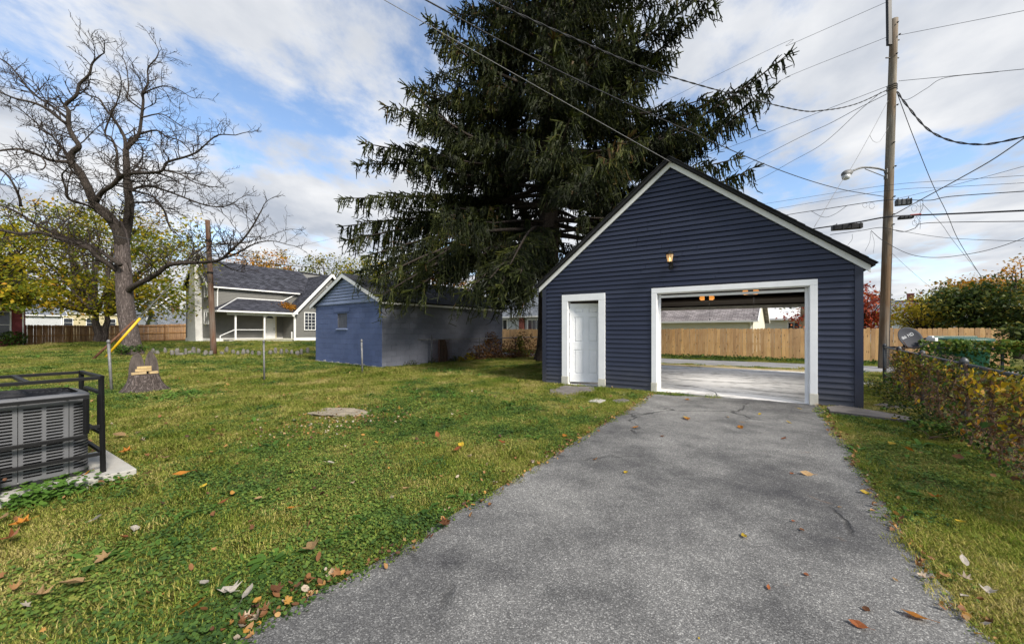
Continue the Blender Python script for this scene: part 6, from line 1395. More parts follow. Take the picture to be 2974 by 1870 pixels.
limb([(277, 590), (296, 559), (324, 541), (351, 513), (384, 504), (444, 502), (472, 495), (485, 472), (532, 458), (569, 444), (596, 421), (633, 393), (684, 393)], .17, .03, -2.4, -.5)
limb([(351, 513), (337, 485), (340, 444), (324, 402), (305, 388), (319, 342), (342, 291), (351, 263)], .10, .03, -2.2, -1.2)
limb([(356, 725), (362, 685), (371, 645), (376, 592), (370, 546), (368, 499), (365, 435)], .40, .19, .7)
limb([(365, 435), (361, 398), (337, 356), (305, 314), (287, 287), (250, 273), (228, 240)], .14, .03, 1.8, .7)
limb([(365, 435), (375, 425), (402, 393), (411, 342), (416, 296), (416, 273), (430, 240), (430, 199), (453, 171), (462, 150)], .15, .03, .4, .7)
limb([(413, 320), (392, 305), (370, 287), (373, 259), (370, 213), (361, 176), (340, 150)], .07, .02, 1.6, .6)
limb([(416, 273), (444, 259), (480, 250), (520, 262), (552, 282)], .06, .02, -1, .4)
limb([(411, 342), (470, 332), (520, 362), (560, 380)], .06, .02, 2, .5)
limb([(404, 390), (453, 379), (485, 398), (518, 407), (545, 430), (560, 455)], .08, .02, -.8, .6)
limb([(372, 560), (400, 545), (435, 541), (485, 555), (532, 573), (596, 596), (647, 601), (684, 587)], .11, .03, -2.0, .6)
limb([(372, 555), (393, 555), (439, 569), (467, 596), (482, 620), (490, 650)], .09, .03, -1.2, .5)
limb([(374, 590), (410, 588), (450, 590), (475, 610), (484, 640), (500, 670), (530, 690)], .08, .03, .8, .5)
limb([(472, 495), (520, 505), (560, 528), (600, 540), (640, 545)], .06, .02, -3, -1.5)
limb([(366, 850), (388, 832), (419, 816), (457, 795), (490, 770), (540, 764), (590, 762), (640, 754), (673, 725), (706, 695), (735, 655), (760, 610)], .24, .04, -1.4)
limb([(640, 754), (690, 735), (740, 708), (790, 700), (840, 712)], .08, .02, -2, -.9)
limb([(560, 740), (600, 715), (640, 708), (700, 705), (770, 690), (830, 668)], .06, .02, .5, -1.0)
limb([(356, 800), (332, 779), (307, 762), (282, 745), (257, 720), (216, 704), (166, 691), (116, 675), (62, 679), (0, 668), (-60, 655)], .22, .08, -2.2)
limb([(350, 770), (325, 752), (300, 735), (270, 716), (240, 705), (190, 690), (125, 662), (95, 646), (41, 612), (-20, 590)], .16, .06, -.6, -.6)
limb([(205, 702), (200, 720), (190, 745), (165, 760)], .06, .02, -1.5, -1.2)
limb([(340, 655), (300, 630), (262, 600), (200, 580), (190, 545), (180, 510), (195, 490)], .10, .04, -2.2, -.3)
limb([(258, 598), (225, 586), (198, 575), (196, 540)], .07, .04, -2.5, -1.5)
limb([(60, 600), (55, 570), (30, 520), (0, 490), (-30, 470)], .09, .04, -1.5, -1)
limb([(120, 455), (133, 478), (115, 495), (62, 482), (20, 500)], .05, .02, -3, -2.4)
limb([(259, 555), (240, 520), (212, 500), (200, 480)], .10, .05, .5, -.5)
M['bark_limb'] = bark('limb_bark', (0.065, 0.053, 0.045), (0.150, 0.126, 0.112), (11, 11, 2.5), .035)  # darker than the trunk bark: the limbs' backlit look put into colour
rnd = random.Random(21); bw = MB()
bw.tube(spline(trunkP, 4), [.60, .50, .44, .41] + [.39 - .005 * i for i in range(len(spline(trunkP, 4)) - 10)] + [.28, .25, .21, .16, .10, .04], 20); bw.build('trunk', M['bark'], btree, True)
lw = MB(); tw = MB()
def twig(p, d, L, r, lvl, mb):
    n = max(3, int(L / .28)); P = [p]; q = p.copy(); dv = d.normalized()
    for i in range(n):
        dv = (dv + Vector((rnd.gauss(0, .26), rnd.gauss(0, .26), rnd.gauss(.04, .20)))).normalized(); q = q + dv * (L / n); P.append(q.copy())
    mb.tube(P, [r * (1 - .8 * i / n) + .0050 for i in range(n + 1)], 4 if lvl < 2 else 3, False)
    if lvl < 3 and L > .28:
        k = int(L / (.30 if lvl == 1 else .25)) + 1
        for i in range(k):
            f = .2 + .8 * (i + rnd.random()) / k; j = min(n - 1, int(f * n)); b = P[j].lerp(P[j + 1], f * n - j); t_ = (P[j + 1] - P[j]).normalized()
            side = t_.cross(Vector((rnd.gauss(0, 1), rnd.gauss(0, 1), rnd.gauss(0, 1)))).normalized()
            twig(b, t_ * .75 + side * .85 + UP * .22, L * rnd.uniform(.30, .58) * (1.1 - .4 * f), r * .5, lvl + 1, mb)
for P, r0, r1 in limbs:
    m = len(P); lw.tube(P, [r0 + (r1 - r0) * (i / (m - 1)) ** .8 for i in range(m)], 9)
    Lt = sum((P[i + 1] - P[i]).length for i in range(m - 1)); k = int(Lt / .27)
    for i in range(k):
        f = .14 + .86 * (i + rnd.random()) / k; j = min(m - 2, int(f * (m - 1))); b = P[j].lerp(P[j + 1], f * (m - 1) - j); t_ = (P[j + 1] - P[j]).normalized()
        side = t_.cross(Vector((rnd.gauss(0, 1), rnd.gauss(0, .8), rnd.gauss(0, 1)))).normalized()
        rr = (r0 + (r1 - r0) * f)
        twig(b, t_ * .55 + side * .9 + UP * .30, rnd.uniform(.6, 2.1) * (.5 + min(1, rr / .09) * .6), min(.028, rr * .35), 1, tw)
    twig(P[-1], (P[-1] - P[-2]).normalized(), 1.3, r1 * .8, 1, tw)
lw.build('limbs', M['bark_limb'], btree, True); o = tw.build('twigs', M['bark_dark'], btree); o['kind'] = 'stuff'  # twigs take a still darker bark, backlighting put into their colour
print('bare tree', len(lw.f), len(tw.f))

# ------------------------------------------------------------------ lawn: grass, clover and weeds (uncountable)
PROTO = bpy.data.collections.new('lawn_pieces')
def grass_mat(name, stops, trans=.3):
    t = NT(name); p = t.pos(); a = t.noise(p, .85, 4, .6); r = t.rand(); tn = t.attr('tint')
    f = t.math('ADD', t.math('ADD', t.math('MULTIPLY_ADD', a, 1.7, -.28), t.math('MULTIPLY', r, .25)), t.math('MULTIPLY_ADD', tn, .5, -.45))
    return t.leafy(t.ramp(f, stops), trans, .7)
M['g_grass'] = grass_mat('lawn_grass', [(0.12, (0.17, 0.25, 0.03)), (0.40, (0.29, 0.34, 0.055)), (0.66, (0.48, 0.43, 0.125)), (0.95, (0.68, 0.57, 0.26))])
M['g_clover'] = grass_mat('lawn_clover', [(0.05, (0.026, 0.062, 0.016)), (0.38, (0.070, 0.130, 0.022)), (0.70, (0.17, 0.23, 0.035)), (1.0, (0.34, 0.29, 0.08))], .25)
M['g_ivy'] = grass_mat('dark_ivy', [(0.05, (0.026, 0.062, 0.016)), (0.40, (0.062, 0.120, 0.022)), (0.75, (0.14, 0.20, 0.032)), (1.0, (0.30, 0.27, 0.07))], .2)
M['g_weed'] = grass_mat('lawn_weed', [(0.1, (0.05, 0.12, 0.018)), (0.6, (0.10, 0.20, 0.03)), (1.0, (0.17, 0.25, 0.04))], .3)
def proto(name, V, F, mat, tint):
    me = bpy.data.meshes.new(name); V = np.asarray(V, np.float32).reshape(-1, 3); F = np.asarray(F, np.int32); m, k = F.shape
    me.vertices.add(len(V)); me.vertices.foreach_set('co', V.ravel()); me.loops.add(m * k); me.loops.foreach_set('vertex_index', F.ravel())
    me.polygons.add(m); me.polygons.foreach_set('loop_start', np.arange(0, m * k, k, dtype=np.int32)); me.polygons.foreach_set('loop_total', np.full(m, k, np.int32))
    a = me.attributes.new('tint', 'FLOAT', 'FACE'); a.data.foreach_set('value', np.asarray(tint, np.float32)); me.update(calc_edges=True); me.materials.append(mat)
    o = bpy.data.objects.new(name, me); PROTO.objects.link(o); return o
def grass_clump(name, n, rad, h, w, seed):
    rng = np.random.default_rng(seed); r = rad * np.sqrt(rng.random(n)); a = rng.uniform(0, 6.283, n); b = np.stack([r * np.cos(a), r * np.sin(a), np.zeros(n)], 1)
    hh = h * rng.uniform(.45, 1.25, n); ld = rng.uniform(0, 6.283, n); ln = hh * rng.uniform(.2, 1.0, n); tip = b + np.stack([np.cos(ld) * ln, np.sin(ld) * ln, hh], 1)
    sd = np.stack([-np.sin(ld), np.cos(ld), np.zeros(n)], 1) * (w * rng.uniform(.6, 1.3, n))[:, None] * .5; mid = b * .45 + tip * .55; mid[:, 2] += hh * .16
    V = np.stack([b - sd, b + sd, mid + sd * .8, tip, mid - sd * .8], 1); return proto(name, V, np.arange(5 * n).reshape(n, 5), M['g_grass'], rng.random(n))
def clover_clump(name, n, rad, h, s, seed, mat='g_clover'):
    rng = np.random.default_rng(seed); r = rad * np.sqrt(rng.random(n)); a = rng.uniform(0, 6.283, n); C = np.stack([r * np.cos(a), r * np.sin(a), h * rng.uniform(.25, 1.1, n)], 1)
    N = rng.normal(size=(n, 3)) * .42; N[:, 2] = 1; N /= np.linalg.norm(N, axis=1, keepdims=True); T = rng.normal(size=(n, 3)); T -= N * (T * N).sum(1, keepdims=True); T /= np.linalg.norm(T, axis=1, keepdims=True); B = np.cross(N, T)
    ss = (s * rng.uniform(.55, 1.35, n))[:, None]; V = np.stack([C + T * ss * math.cos(k) + B * ss * math.sin(k) * .85 - N * ss * (.12 if k_ % 2 else 0) for k_, k in enumerate(np.linspace(0, 6.283, 7)[:-1])], 1)
    return proto(name, V, np.arange(6 * n).reshape(n, 6), M[mat], rng.random(n))
def rosette(name, n, L, seed):
    rng = np.random.default_rng(seed); V = []
    for i in range(n):
        a = rng.uniform(0, 6.283); l = L * rng.uniform(.6, 1.2); d = np.array([math.cos(a), math.sin(a), 0]); s = np.array([-math.sin(a), math.cos(a), 0]) * l * rng.uniform(.13, .2); z = rng.uniform(.25, .7)
        V.append([d * l * .08, d * l * .45 + s + [0, 0, l * z * .6], d * l * .8 + s * .8 + [0, 0, l * z * .62], d * l + [0, 0, l * z * .5], d * l * .8 - s * .8 + [0, 0, l * z * .62], d * l * .45 - s + [0, 0, l * z * .6]])
    return proto(name, np.array(V), np.arange(6 * n).reshape(n, 6), M['g_weed'], rng.random(n))
grass_clump('a_grass', 210, .13, .024, .0030, 1); grass_clump('b_grass', 190, .12, .032, .0030, 2); grass_clump('c_grass_tall', 110, .10, .055, .0036, 3)
clover_clump('d_clover', 90, .12, .024, .0065, 4); clover_clump('e_clover', 92, .12, .028, .0072, 5); clover_clump('f_ivy', 84, .12, .034, .0088, 6, 'g_ivy'); rosette('g_rosette', 9, .11, 7)
clover_clump('h_bright', 34, .12, .10, .018, 8, 'g_weed')
def in_poly(x, y, poly):
    px = np.array([p[0] for p in poly]); py = np.array([p[1] for p in poly]); ins = np.zeros(len(x), bool); j = len(px) - 1
    for i in range(len(px)):
        c = ((py[i] > y) != (py[j] > y)) & (x < (px[j] - px[i]) * (y - py[i]) / (py[j] - py[i] + 1e-12) + px[i]); ins ^= c; j = i
    return ins
def vnoise(x, y, s, seed):
    r = np.random.default_rng(seed).random((256, 256)); X, Y = x * s + 1000, y * s + 1000; i, j = np.floor(X).astype(int), np.floor(Y).astype(int); f, g_ = X - i, Y - j; f = f * f * (3 - 2 * f); g_ = g_ * g_ * (3 - 2 * g_)
    R = lambda a, b: r[a % 256, b % 256]; return (R(i, j) * (1 - f) + R(i + 1, j) * f) * (1 - g_) + (R(i, j + 1) * (1 - f) + R(i + 1, j + 1) * f) * g_
def fbm(x, y, s, seed): return .55 * vnoise(x, y, s, seed) + .3 * vnoise(x, y, s * 2.1, seed + 1) + .15 * vnoise(x, y, s * 4.3, seed + 2)
slabs_px = [((2402, 1190), (2440, 1186), (2560, 1205), (2650, 1223), (2640, 1232), (2560, 1222), (2410, 1203)), ((1598, 1134), (1640, 1122), (1725, 1127), (1730, 1138), (1680, 1148), (1598, 1149)), ((1708, 1168), (1735, 1160), (1758, 1166), (1740, 1174)), ((1775, 1166), (1810, 1160), (1828, 1165), (1795, 1173)), ((2500, 1108), (2535, 1110), (2550, 1124), (2500, 1122)), ((2538, 1180), (2560, 1174), (2640, 1184), (2652, 1192), (2600, 1192)),
            ((930, 1203), (985, 1191), (1045, 1200), (1000, 1213))]
BLOCK = [[G(TL - .01, -.04), G(TR + .01, -.04), G(TR + .01, 6.6), G(TL - .01, 6.6)], [S(-.02, -.03), S(SWD + .03, -.03), S(SWD + .03, SDP + .03), S(-.02, SDP + .03)],
         [Cg(-.19, -.13), Cg(1.45, -.13), Cg(1.45, .90), Cg(-.19, .90)], band(7.75, 10.6, -45, 22), band(6.62, 7.5, -5.5, 3.6), [H(-.5, -6, 0), H(-.5, 2, 0), H(13, 2, 0), H(13, -6, 0)]] + [[gnd(u, v) for u, v in q] for q in slabs_px]
def scatter(d0, d1, dens, seed, slack=.5):
    rng = np.random.default_rng(seed); A = 1.42 * (d1 * d1 - d0 * d0) + 3.0 * (d1 - d0); n = int(A * dens); y = np.sqrt(rng.uniform(d0 * d0, d1 * d1, n)); x = rng.uniform(-1, 1, n) * (1.42 * y + 1.5)
    ok = ~in_poly(x, y, DRIVE)
    for q in BLOCK: ok &= ~in_poly(x, y, q)
    ok &= (x * E2.x + y * E2.y) < 21.6 + 20 * (x < -9)
    return x[ok], y[ok], rng
PX, PY, PI, PS = [], [], [], []
for d0, d1, dens, sc, sd_ in ((1.0, 3.2, 260, .95, 1), (3.2, 6.0, 170, 1.0, 2), (6.0, 11.0, 80, 1.25, 3), (11.0, 18.0, 36, 1.7, 4), (18.0, 30.0, 11, 2.3, 5)):
    x, y, rng = scatter(d0, d1, dens, sd_); n = len(x)
    m = fbm(x, y, .55, 10); m2 = fbm(x, y, 1.7, 20); near = smooth01(7.5, 2.5, np.hypot(x + .5, y))          # clover and ivy thicken toward the camera and the left foreground
    right = smooth01(2.0, 4.0, x - y * .45)
    pc = np.clip((m - .49) * 4.2 + .26 + .50 * near + .25 * right * (y < 9), .04, .90); u = rng.random(n); isc = u < pc
    k = rng.random(n); idx = np.where(isc, np.where(k < .46, 3, np.where(k < .80, 4, np.where(k < .975, 5, 6))), np.where(k < .50, 0, np.where(k < .94, 1, 2)))
    ivy = (x < -.6) & (y < 4.2) & (m2 > .52); idx = np.where(ivy & isc & (k > .30), 5, idx)
    PX.append(x); PY.append(y); PI.append(idx); PS.append(sc * rng.uniform(.75, 1.25, n) * np.where(idx == 5, 1.0, 1.0))
# fringe of tufts along the drive and walls
rng = np.random.default_rng(77); ex, ey = [], []
for E_, sg in ((dl, 1), (dr, -1)):
    for i in range(len(E_) - 1):
        a, b = E_[i], E_[i + 1]
        if a.y > 10 or a.y < .8: continue
        nn = max(1, int((b - a).length * 26)); nrm = Vector((-(b - a).y, (b - a).x, 0)).normalized() * -sg
        for _ in range(nn): q = a.lerp(b, rng.random()) + nrm * (sg * 0 + rng.uniform(-.02, .10)) ; ex.append(q.x); ey.append(q.y)
for a, b in ((G(TL, -.06), G(-2.14, -.06)), (G(-1.0, -.06), G(.0, -.06)), (G(2.9, -.06), G(TR, -.06)), (S(0, -.08), S(SWD, -.08)), (S(SWD + .1, 0), S(SWD + .1, SDP))):
    for _ in range(int((b - a).length * 16)): q = a.lerp(b, rng.random()); ex.append(q.x + rng.normal() * .02); ey.append(q.y + rng.normal() * .02)
ex, ey = np.array(ex), np.array(ey); ok = ~in_poly(ex, ey, [DRIVE[i] for i in range(len(DRIVE))]); ex, ey = ex[ok], ey[ok]
PX.append(ex); PY.append(ey); PI.append(rng.choice([0, 1, 2, 3, 4], len(ex), p=[.3, .33, .12, .13, .12])); PS.append(rng.uniform(.5, 1.0, len(ex)))
# bright leafy weeds before the air conditioner, and patches along the right fence
def patch(px, n, spread, ids, sc):
    rng = np.random.default_rng(n); c = gnd(*px); PX.append(c.x + rng.normal(size=n) * spread); PY.append(c.y + rng.normal(size=n) * spread * .6); PI.append(rng.choice(ids, n)); PS.append(sc * rng.uniform(.7, 1.3, n))
patch((90, 1445), 60, .22, [7, 7, 7, 6], 1.0); patch((150, 1420), 24, .10, [7, 6], 1.0); patch((310, 1640), 7, .14, [6], .75); patch((430, 1610), 5, .10, [6], .7); patch((530, 1510), 5, .10, [6], .7); patch((700, 1650), 6, .12, [6], .8); patch((2700, 1250), 20, .12, [6, 7], 1.1); patch((560, 1150), 20, .3, [7, 6], 1.2)
px, py, pi, ps = map(np.concatenate, (PX, PY, PI, PS)); n = len(px)
me = bpy.data.meshes.new('lawn_points'); me.vertices.add(n); me.vertices.foreach_set('co', np.stack([px, py, ground_z(px, py)], 1).astype(np.float32).ravel())
rng = np.random.default_rng(4)
a = me.attributes.new('idx', 'INT', 'POINT'); a.data.foreach_set('value', pi.astype(np.int32))
a = me.attributes.new('scl', 'FLOAT', 'POINT'); a.data.foreach_set('value', ps.astype(np.float32))
a = me.attributes.new('rot', 'FLOAT_VECTOR', 'POINT'); a.data.foreach_set('vector', np.stack([rng.normal(size=n) * .06, rng.normal(size=n) * .06, rng.uniform(0, 6.283, n)], 1).astype(np.float32).ravel()); me.update()
lawn = bpy.data.objects.new('grass', me); link(lawn); tag(lawn, 'short yellowing lawn grass mixed with clover, ivy and weeds', 'grass', kind='stuff')
ng = bpy.data.node_groups.new('plant_lawn', 'GeometryNodeTree'); ng.interface.new_socket('Geometry', in_out='INPUT', socket_type='NodeSocketGeometry'); ng.interface.new_socket('Geometry', in_out='OUTPUT', socket_type='NodeSocketGeometry')
gi, go = ng.nodes.new('NodeGroupInput'), ng.nodes.new('NodeGroupOutput'); mp_ = ng.nodes.new('GeometryNodeMeshToPoints'); iop = ng.nodes.new('GeometryNodeInstanceOnPoints'); ci = ng.nodes.new('GeometryNodeCollectionInfo'); ci.inputs[0].default_value = PROTO; ci.inputs[1].default_value = True; ci.inputs[2].default_value = True
def na(nm, ty): q = ng.nodes.new('GeometryNodeInputNamedAttribute'); q.data_type = ty; q.inputs[0].default_value = nm; return q.outputs[0]
er = ng.nodes.new('FunctionNodeEulerToRotation'); L_ = ng.links.new
L_(gi.outputs[0], mp_.inputs['Mesh']); L_(mp_.outputs[0], iop.inputs['Points']); L_(ci.outputs[0], iop.inputs['Instance']); iop.inputs['Pick Instance'].default_value = True
L_(na('idx', 'INT'), iop.inputs['Instance Index']); L_(na('rot', 'FLOAT_VECTOR'), er.inputs[0]); L_(er.outputs[0], iop.inputs['Rotation']); L_(na('scl', 'FLOAT'), iop.inputs['Scale']); L_(iop.outputs[0], go.inputs[0])
md = lawn.modifiers.new('plant', 'NODES'); md.node_group = ng
print('lawn tufts', n)

# ------------------------------------------------------------------ vines over the right fence
M['f_vine'] = foliage('vine_leaves', [(0.0, (0.035, 0.055, 0.012)), (0.35, (0.075, 0.11, 0.018)), (0.6, (0.19, 0.19, 0.025)), (0.85, (0.44, 0.30, 0.025)), (1.0, (0.50, 0.26, 0.03))])
M['f_vinegreen'] = foliage('vine_green_leaves', [(0.0, (0.020, 0.045, 0.010)), (0.5, (0.055, 0.11, 0.016)), (1.0, (0.13, 0.19, 0.03))])
M['stem'] = worn('dry_vine_stem', (0.12, 0.075, 0.05), 0.4, 20, 0.9, 0.3, 90)
vine = thing('fence_vine', 'yellow and green vine tangled over the right chain-link fence', 'vine', CF0 + cdir * 4)
rnd = random.Random(9); rng = np.random.default_rng(9); st = MB(); cn = Vector((cdir.y, -cdir.x, 0)); cn = -cn if cn.x > 0 else cn     # cn points toward the drive
for i in range(620):
    s = 1.2 + 8 * rnd.random() ** .9; p = CF0 + cdir * s + UP * rnd.uniform(.05, FH); q = p + cdir * rnd.uniform(-.45, .45) + UP * rnd.uniform(-.5, .35); q.z = min(max(q.z, .02), FH + .08); P = wig(p, q, 5, .09, rnd)
    st.tube([v + cn * rnd.uniform(-.03, .06) for v in P], rnd.uniform(.0018, .0045), 3, False)
for s in (3.2, 4.6, 5.2, 6.4, 7.0):
    p = CF0 + cdir * s; st.tube([v + cn * .03 for v in wig(p, p + UP * (FH + .02) + cdir * rnd.uniform(-.1, .1), 7, .03, rnd)], rnd.uniform(.012, .022), 6)
o = st.build('stems', M['stem'], vine); o['kind'] = 'stuff'
def vine_leaves(n, s0, s1, zlo, zhi, off, size, mat, mu, sd, name='small_leaves', par=vine, origin=CF0, D_=cdir, N_=cn):
    rng = np.random.default_rng(sd); s = rng.uniform(s0, s1, n); z = zlo + (zhi - zlo) * rng.random(n) ** .8; o_ = rng.normal(size=n) * off[1] + off[0]
    m = vnoise(s * 1.0, z * 1.0, 3.2, sd + 3); kp = rng.random(n) < (.25 + 1.5 * np.clip(m - .25, 0, 1)); s, z, o_ = s[kp], z[kp], o_[kp]; n = len(s)
    C = np.array([[origin.x, origin.y, 0]]) + s[:, None] * np.array([[D_.x, D_.y, 0]]) + o_[:, None] * np.array([[N_.x, N_.y, 0]]); C[:, 2] = z
    V, F = leaf_batch(C, np.full(n, size), rng, up=.1, aspect=.85, hang=.8); q = np_mesh(name, V, F, M[mat], par, tint=np.clip(rng.normal(mu, .22, n), 0, 1)); q['kind'] = 'stuff'
vine_leaves(2500, 1.6, 9.1, .25, FH - .02, (.0, .04), .042, 'f_vine', .50, 51)
vine_leaves(1500, 1.6, 9.1, .55, FH + .01, (.01, .05), .048, 'f_vine', .62, 52)
vine_leaves(650, 1.2, 9.1, .0, .30, (.06, .07), .045, 'f_vinegreen', .40, 53)
vine_leaves(3200, 1.4, 9.1, .05, .85, (.0, .05), .042, 'f_brown', .5, 58, 'dry_leaves')
vine_leaves(350, .1, 2.0, .02, .35, (-.12, .10), .055, 'f_vinegreen', .55, 56)
vine_leaves(3600, 1.2, 9.1, .02, .85, (-.14, .10), .045, 'f_brown', .42, 57, 'backing_leaves')
vine_leaves(2600, 1.2, 9.1, .02, .9, (-.20, .12), .05, 'f_green', .42, 59, 'backing_leaves')
# large single leaves
def heart(s):
    pts = [(0, -.05), (.28, .02), (.42, -.14), (.40, -.38), (.22, -.70), (0, -1.0), (-.22, -.70), (-.40, -.38), (-.42, -.14), (-.28, .02)]
    mb = MB(); mb.add([(x * s, abs(x) * s * .25 - .12 * s * (y * y), y * s) for x, y in pts] + [(0, -.02 * s, -.35 * s)], [(i, (i + 1) % 10, 10) for i in range(10)]); return mb
def leafmat(name, c):
    t = NT(name); r = t.rand(); n_ = t.noise(t.obj(), 18, 3); k = t.math('MULTIPLY_ADD', r, .5, .72)
    col = t.mix(1.0, t.ramp(n_, [(.3, tuple(x * .75 for x in c)), (.7, tuple(min(1, x * 1.15) for x in c))]), t.n('ShaderNodeCombineColor', {0: k, 1: k, 2: k}).outputs[0], 'MULTIPLY'); return t.leafy(col, .35, .5)
LM = [leafmat('gold_leaf', (.58, .38, .02)), leafmat('lime_leaf', (.32, .34, .03)), leafmat('deep_green_leaf', (.07, .15, .022)), leafmat('amber_leaf', (.50, .22, .02))]
HM = [heart(1.0).mesh('leaf', m) for m in LM]
for i in range(180):
    s = 1.9 + 7.0 * rnd.random() ** .8; z = FH * (1 - .85 * rnd.random() ** 1.7) + rnd.uniform(-.05, .03); k = rnd.choices((0, 1, 2, 3), (.30, .28, .30, .12))[0]
    if s > 6.0 and z > .6: k = rnd.choices((0, 1, 2, 3), (.62, .14, .12, .12))[0]
    o = bpy.data.objects.new('leaf', HM[k]); link(o, vine, CF0 + cdir * s + cn * rnd.uniform(.02, .10) + UP * z); sz = rnd.uniform(.045, .085); o.scale = (sz, sz, sz)
    o.rotation_euler = (rnd.gauss(-.25, .35), rnd.gauss(0, .45), math.atan2(cn.y, cn.x) + math.pi / 2 + rnd.gauss(0, .5))
hv_ = thing('corner_vine', 'green creeper heaped on the cross fence before the trash bin', 'vine', CF0 + E1 * 2); e1n = -E2
vine_leaves(2600, .5, 5.6, .15, FH + .05, (.04, .10), .075, 'f_vinegreen', .55, 61, 'leaves', hv_, CF0, E1, e1n)
vine_leaves(1800, .6, 5.6, FH - .10, FH + .20, (.0, .12), .085, 'f_vinegreen', .85, 62, 'top_leaves', hv_, CF0, E1, e1n)
vine_leaves(900, 1.0, 5.6, FH - .05, FH + .16, (-.05, .12), .085, 'f_ygreen', .6, 63, 'pale_leaves', hv_, CF0, E1, e1n)
# ------------------------------------------------------------------ brush beside the shed, foundation weeds
def brush(name, label, blobs, n, ls, mat, seed, stems=14, cat='shrub'):
    rnd = random.Random(seed); rng = np.random.default_rng(seed); c0 = Vector(blobs[0][0]); t = thing(name, label, cat, (c0.x, c0.y, 0)); st = MB(); Cs = []; ws = sum(b[2] for b in blobs)
    for c, r, w in blobs:
        k = int(n * w / ws); d = rng.normal(size=(k, 3)); d /= np.linalg.norm(d, axis=1, keepdims=True); P = np.array(c) + d * (rng.random(k) ** .4)[:, None] * np.array(r); Cs.append(P)
        for i in range(stems): q = Vector(P[i % k]); q.z = max(q.z, .1); st.tube(wig(Vector((c[0] + rnd.uniform(-.5, .5) * r[0], c[1] + rnd.uniform(-.4, .4) * r[1], 0)), q, 5, .07, rnd), [.012, .01, .008, .006, .004, .003], 4, False)
    C = np.concatenate(Cs); C[:, 2] = np.abs(C[:, 2]) + .01; st.build('stems', M['stem'], t); V, F = leaf_batch(C, np.full(len(C), ls), rng); o = np_mesh('leaves', V, F, M[mat], t, tint=np.clip(rng.normal(.5, .25, len(C)), 0, 1)); o['kind'] = 'stuff'
brush('dry_brush', 'tangle of dry brown brush on the shed fence', [AB(1440, 1020, 18, 60, 36, .7, 1.2), AB(1390, 1030, 17.3, 40, 28, .5, .6), AB(1420, 985, 18.3, 30, 22, .4, .35)], 1500, .10, 'f_brown', 71)
brush('leafy_brush', 'orange and green climbing brush between shed and spruce trunk', [AB(1520, 1010, 19.5, 45, 48, .7, 1.2), AB(1490, 1035, 18.5, 55, 22, .6, .8)], 1100, .11, 'f_brown', 72)
brush('lime_creeper', 'bright lime creeper climbing the fence left of the spruce trunk', [AB(1512, 1000, 19, 12, 26, .3, 1), AB(1524, 1028, 18.7, 14, 14, .3, .6)], 240, .12, 'f_ygreen', 73, 8)
brush('golden_weed', 'small golden leaved weed at the foot of the shed wall', [AB(1365, 1040, 17, 16, 16, .35, 1), AB(1338, 1046, 16.4, 12, 11, .3, .5)], 260, .09, 'f_yellow', 74, 8)
brush('shed_weeds', 'low dark weeds along the shed side wall', [AB(1180, 1056, 14.8, 35, 13, .5, 1), AB(1240, 1050, 15.6, 35, 16, .5, 1), AB(1310, 1048, 16.4, 38, 16, .5, 1)], 1300, .07, 'f_green', 75, 10)
brush('house_shrub', 'leafy green shrub before the red house wall', [AB(38, 985, 26.3, 30, 24, .7, 1)], 500, .15, 'f_vinegreen', 76, 8)
brush('trunk_ivy', 'ivy clump at the foot of the bare tree', [AB(352, 1015, 20.0, 18, 14, .4, 1), AB(405, 1012, 19.8, 20, 12, .4, .7)], 420, .11, 'f_vinegreen', 78, 6)
brush('meadow_weeds', 'yellow green tall weeds before the grey house porch', [AB(800, 1012, 25.5, 70, 9, 1.2, 1), AB(880, 1008, 26.5, 40, 12, 1.0, .8), AB(700, 1014, 25, 40, 6, 1, .4)], 3000, .12, 'f_ygreen', 79, 10)
brush('fence_foot_weeds', 'dark leafy weeds along the foot of the right fence', [((q.x, q.y, .12), (.40, .22, .10), 1) for q in [CF0 + cdir * s + cn * .22 for s in (.4, 1.3, 2.2, 3.0, 3.8, 4.6, 5.4, 6.2)]], 1200, .05, 'f_green', 80, 3)
brush('alley_grass', 'tufty green grass strip at the foot of the new cedar fence', [((q.x, q.y, .04), (1.0, .5, .16), 1) for q in [G(t, 11.6) for t in np.arange(-12, 9, 1.0)]], 5200, .10, 'f_vinegreen', 81, 2, 'grass')

# ------------------------------------------------------------------ fallen leaves
def fallen(shape, s, curl):
    if shape == 0: pts = [(0, -.5), (.10, -.30), (.42, -.34), (.26, -.10), (.50, .12), (.22, .12), (.16, .36), (0, .52), (-.16, .36), (-.22, .12), (-.50, .12), (-.26, -.10), (-.42, -.34), (-.10, -.30)]
    elif shape == 1: pts = [(0, -.5), (.17, -.28), (.24, 0), (.16, .28), (0, .5), (-.16, .28), (-.24, 0), (-.17, -.28)]
    else: pts = [(0, -.45), (.30, -.30), (.36, .05), (.20, .34), (0, .45), (-.20, .34), (-.36, .05), (-.30, -.30)]
    n = len(pts); mb = MB(); zf = lambda x, y: curl * (x * x * 1.6 + .5 * (y - .1) ** 2) + .25 * curl * math.sin(6 * x + 4 * y) * .3
    mb.add([(x * s, y * s, s * zf(x, y)) for x, y in pts] + [(0, 0, 0)], [(i, (i + 1) % n, n) for i in range(n)])
    mb.tube([(0, -.48 * s, s * zf(0, -.48)), (.04 * s, -.8 * s, .12 * s)], .012 * s, 3); return mb
FM = {k: leafmat(k + '_fallen_leaf', c) for k, c in (('tan', (.42, .27, .13)), ('orange', (.50, .20, .03)), ('yellow', (.58, .40, .04)), ('brown', (.17, .075, .035)), ('pale', (.56, .50, .43)), ('rust', (.30, .10, .035)))}
FMesh = {(k, s): fallen(s, 1.0, .8 if s != 1 else 1.1).mesh('fallen_leaf', m) for k, m in FM.items() for s in (0, 1, 2)}
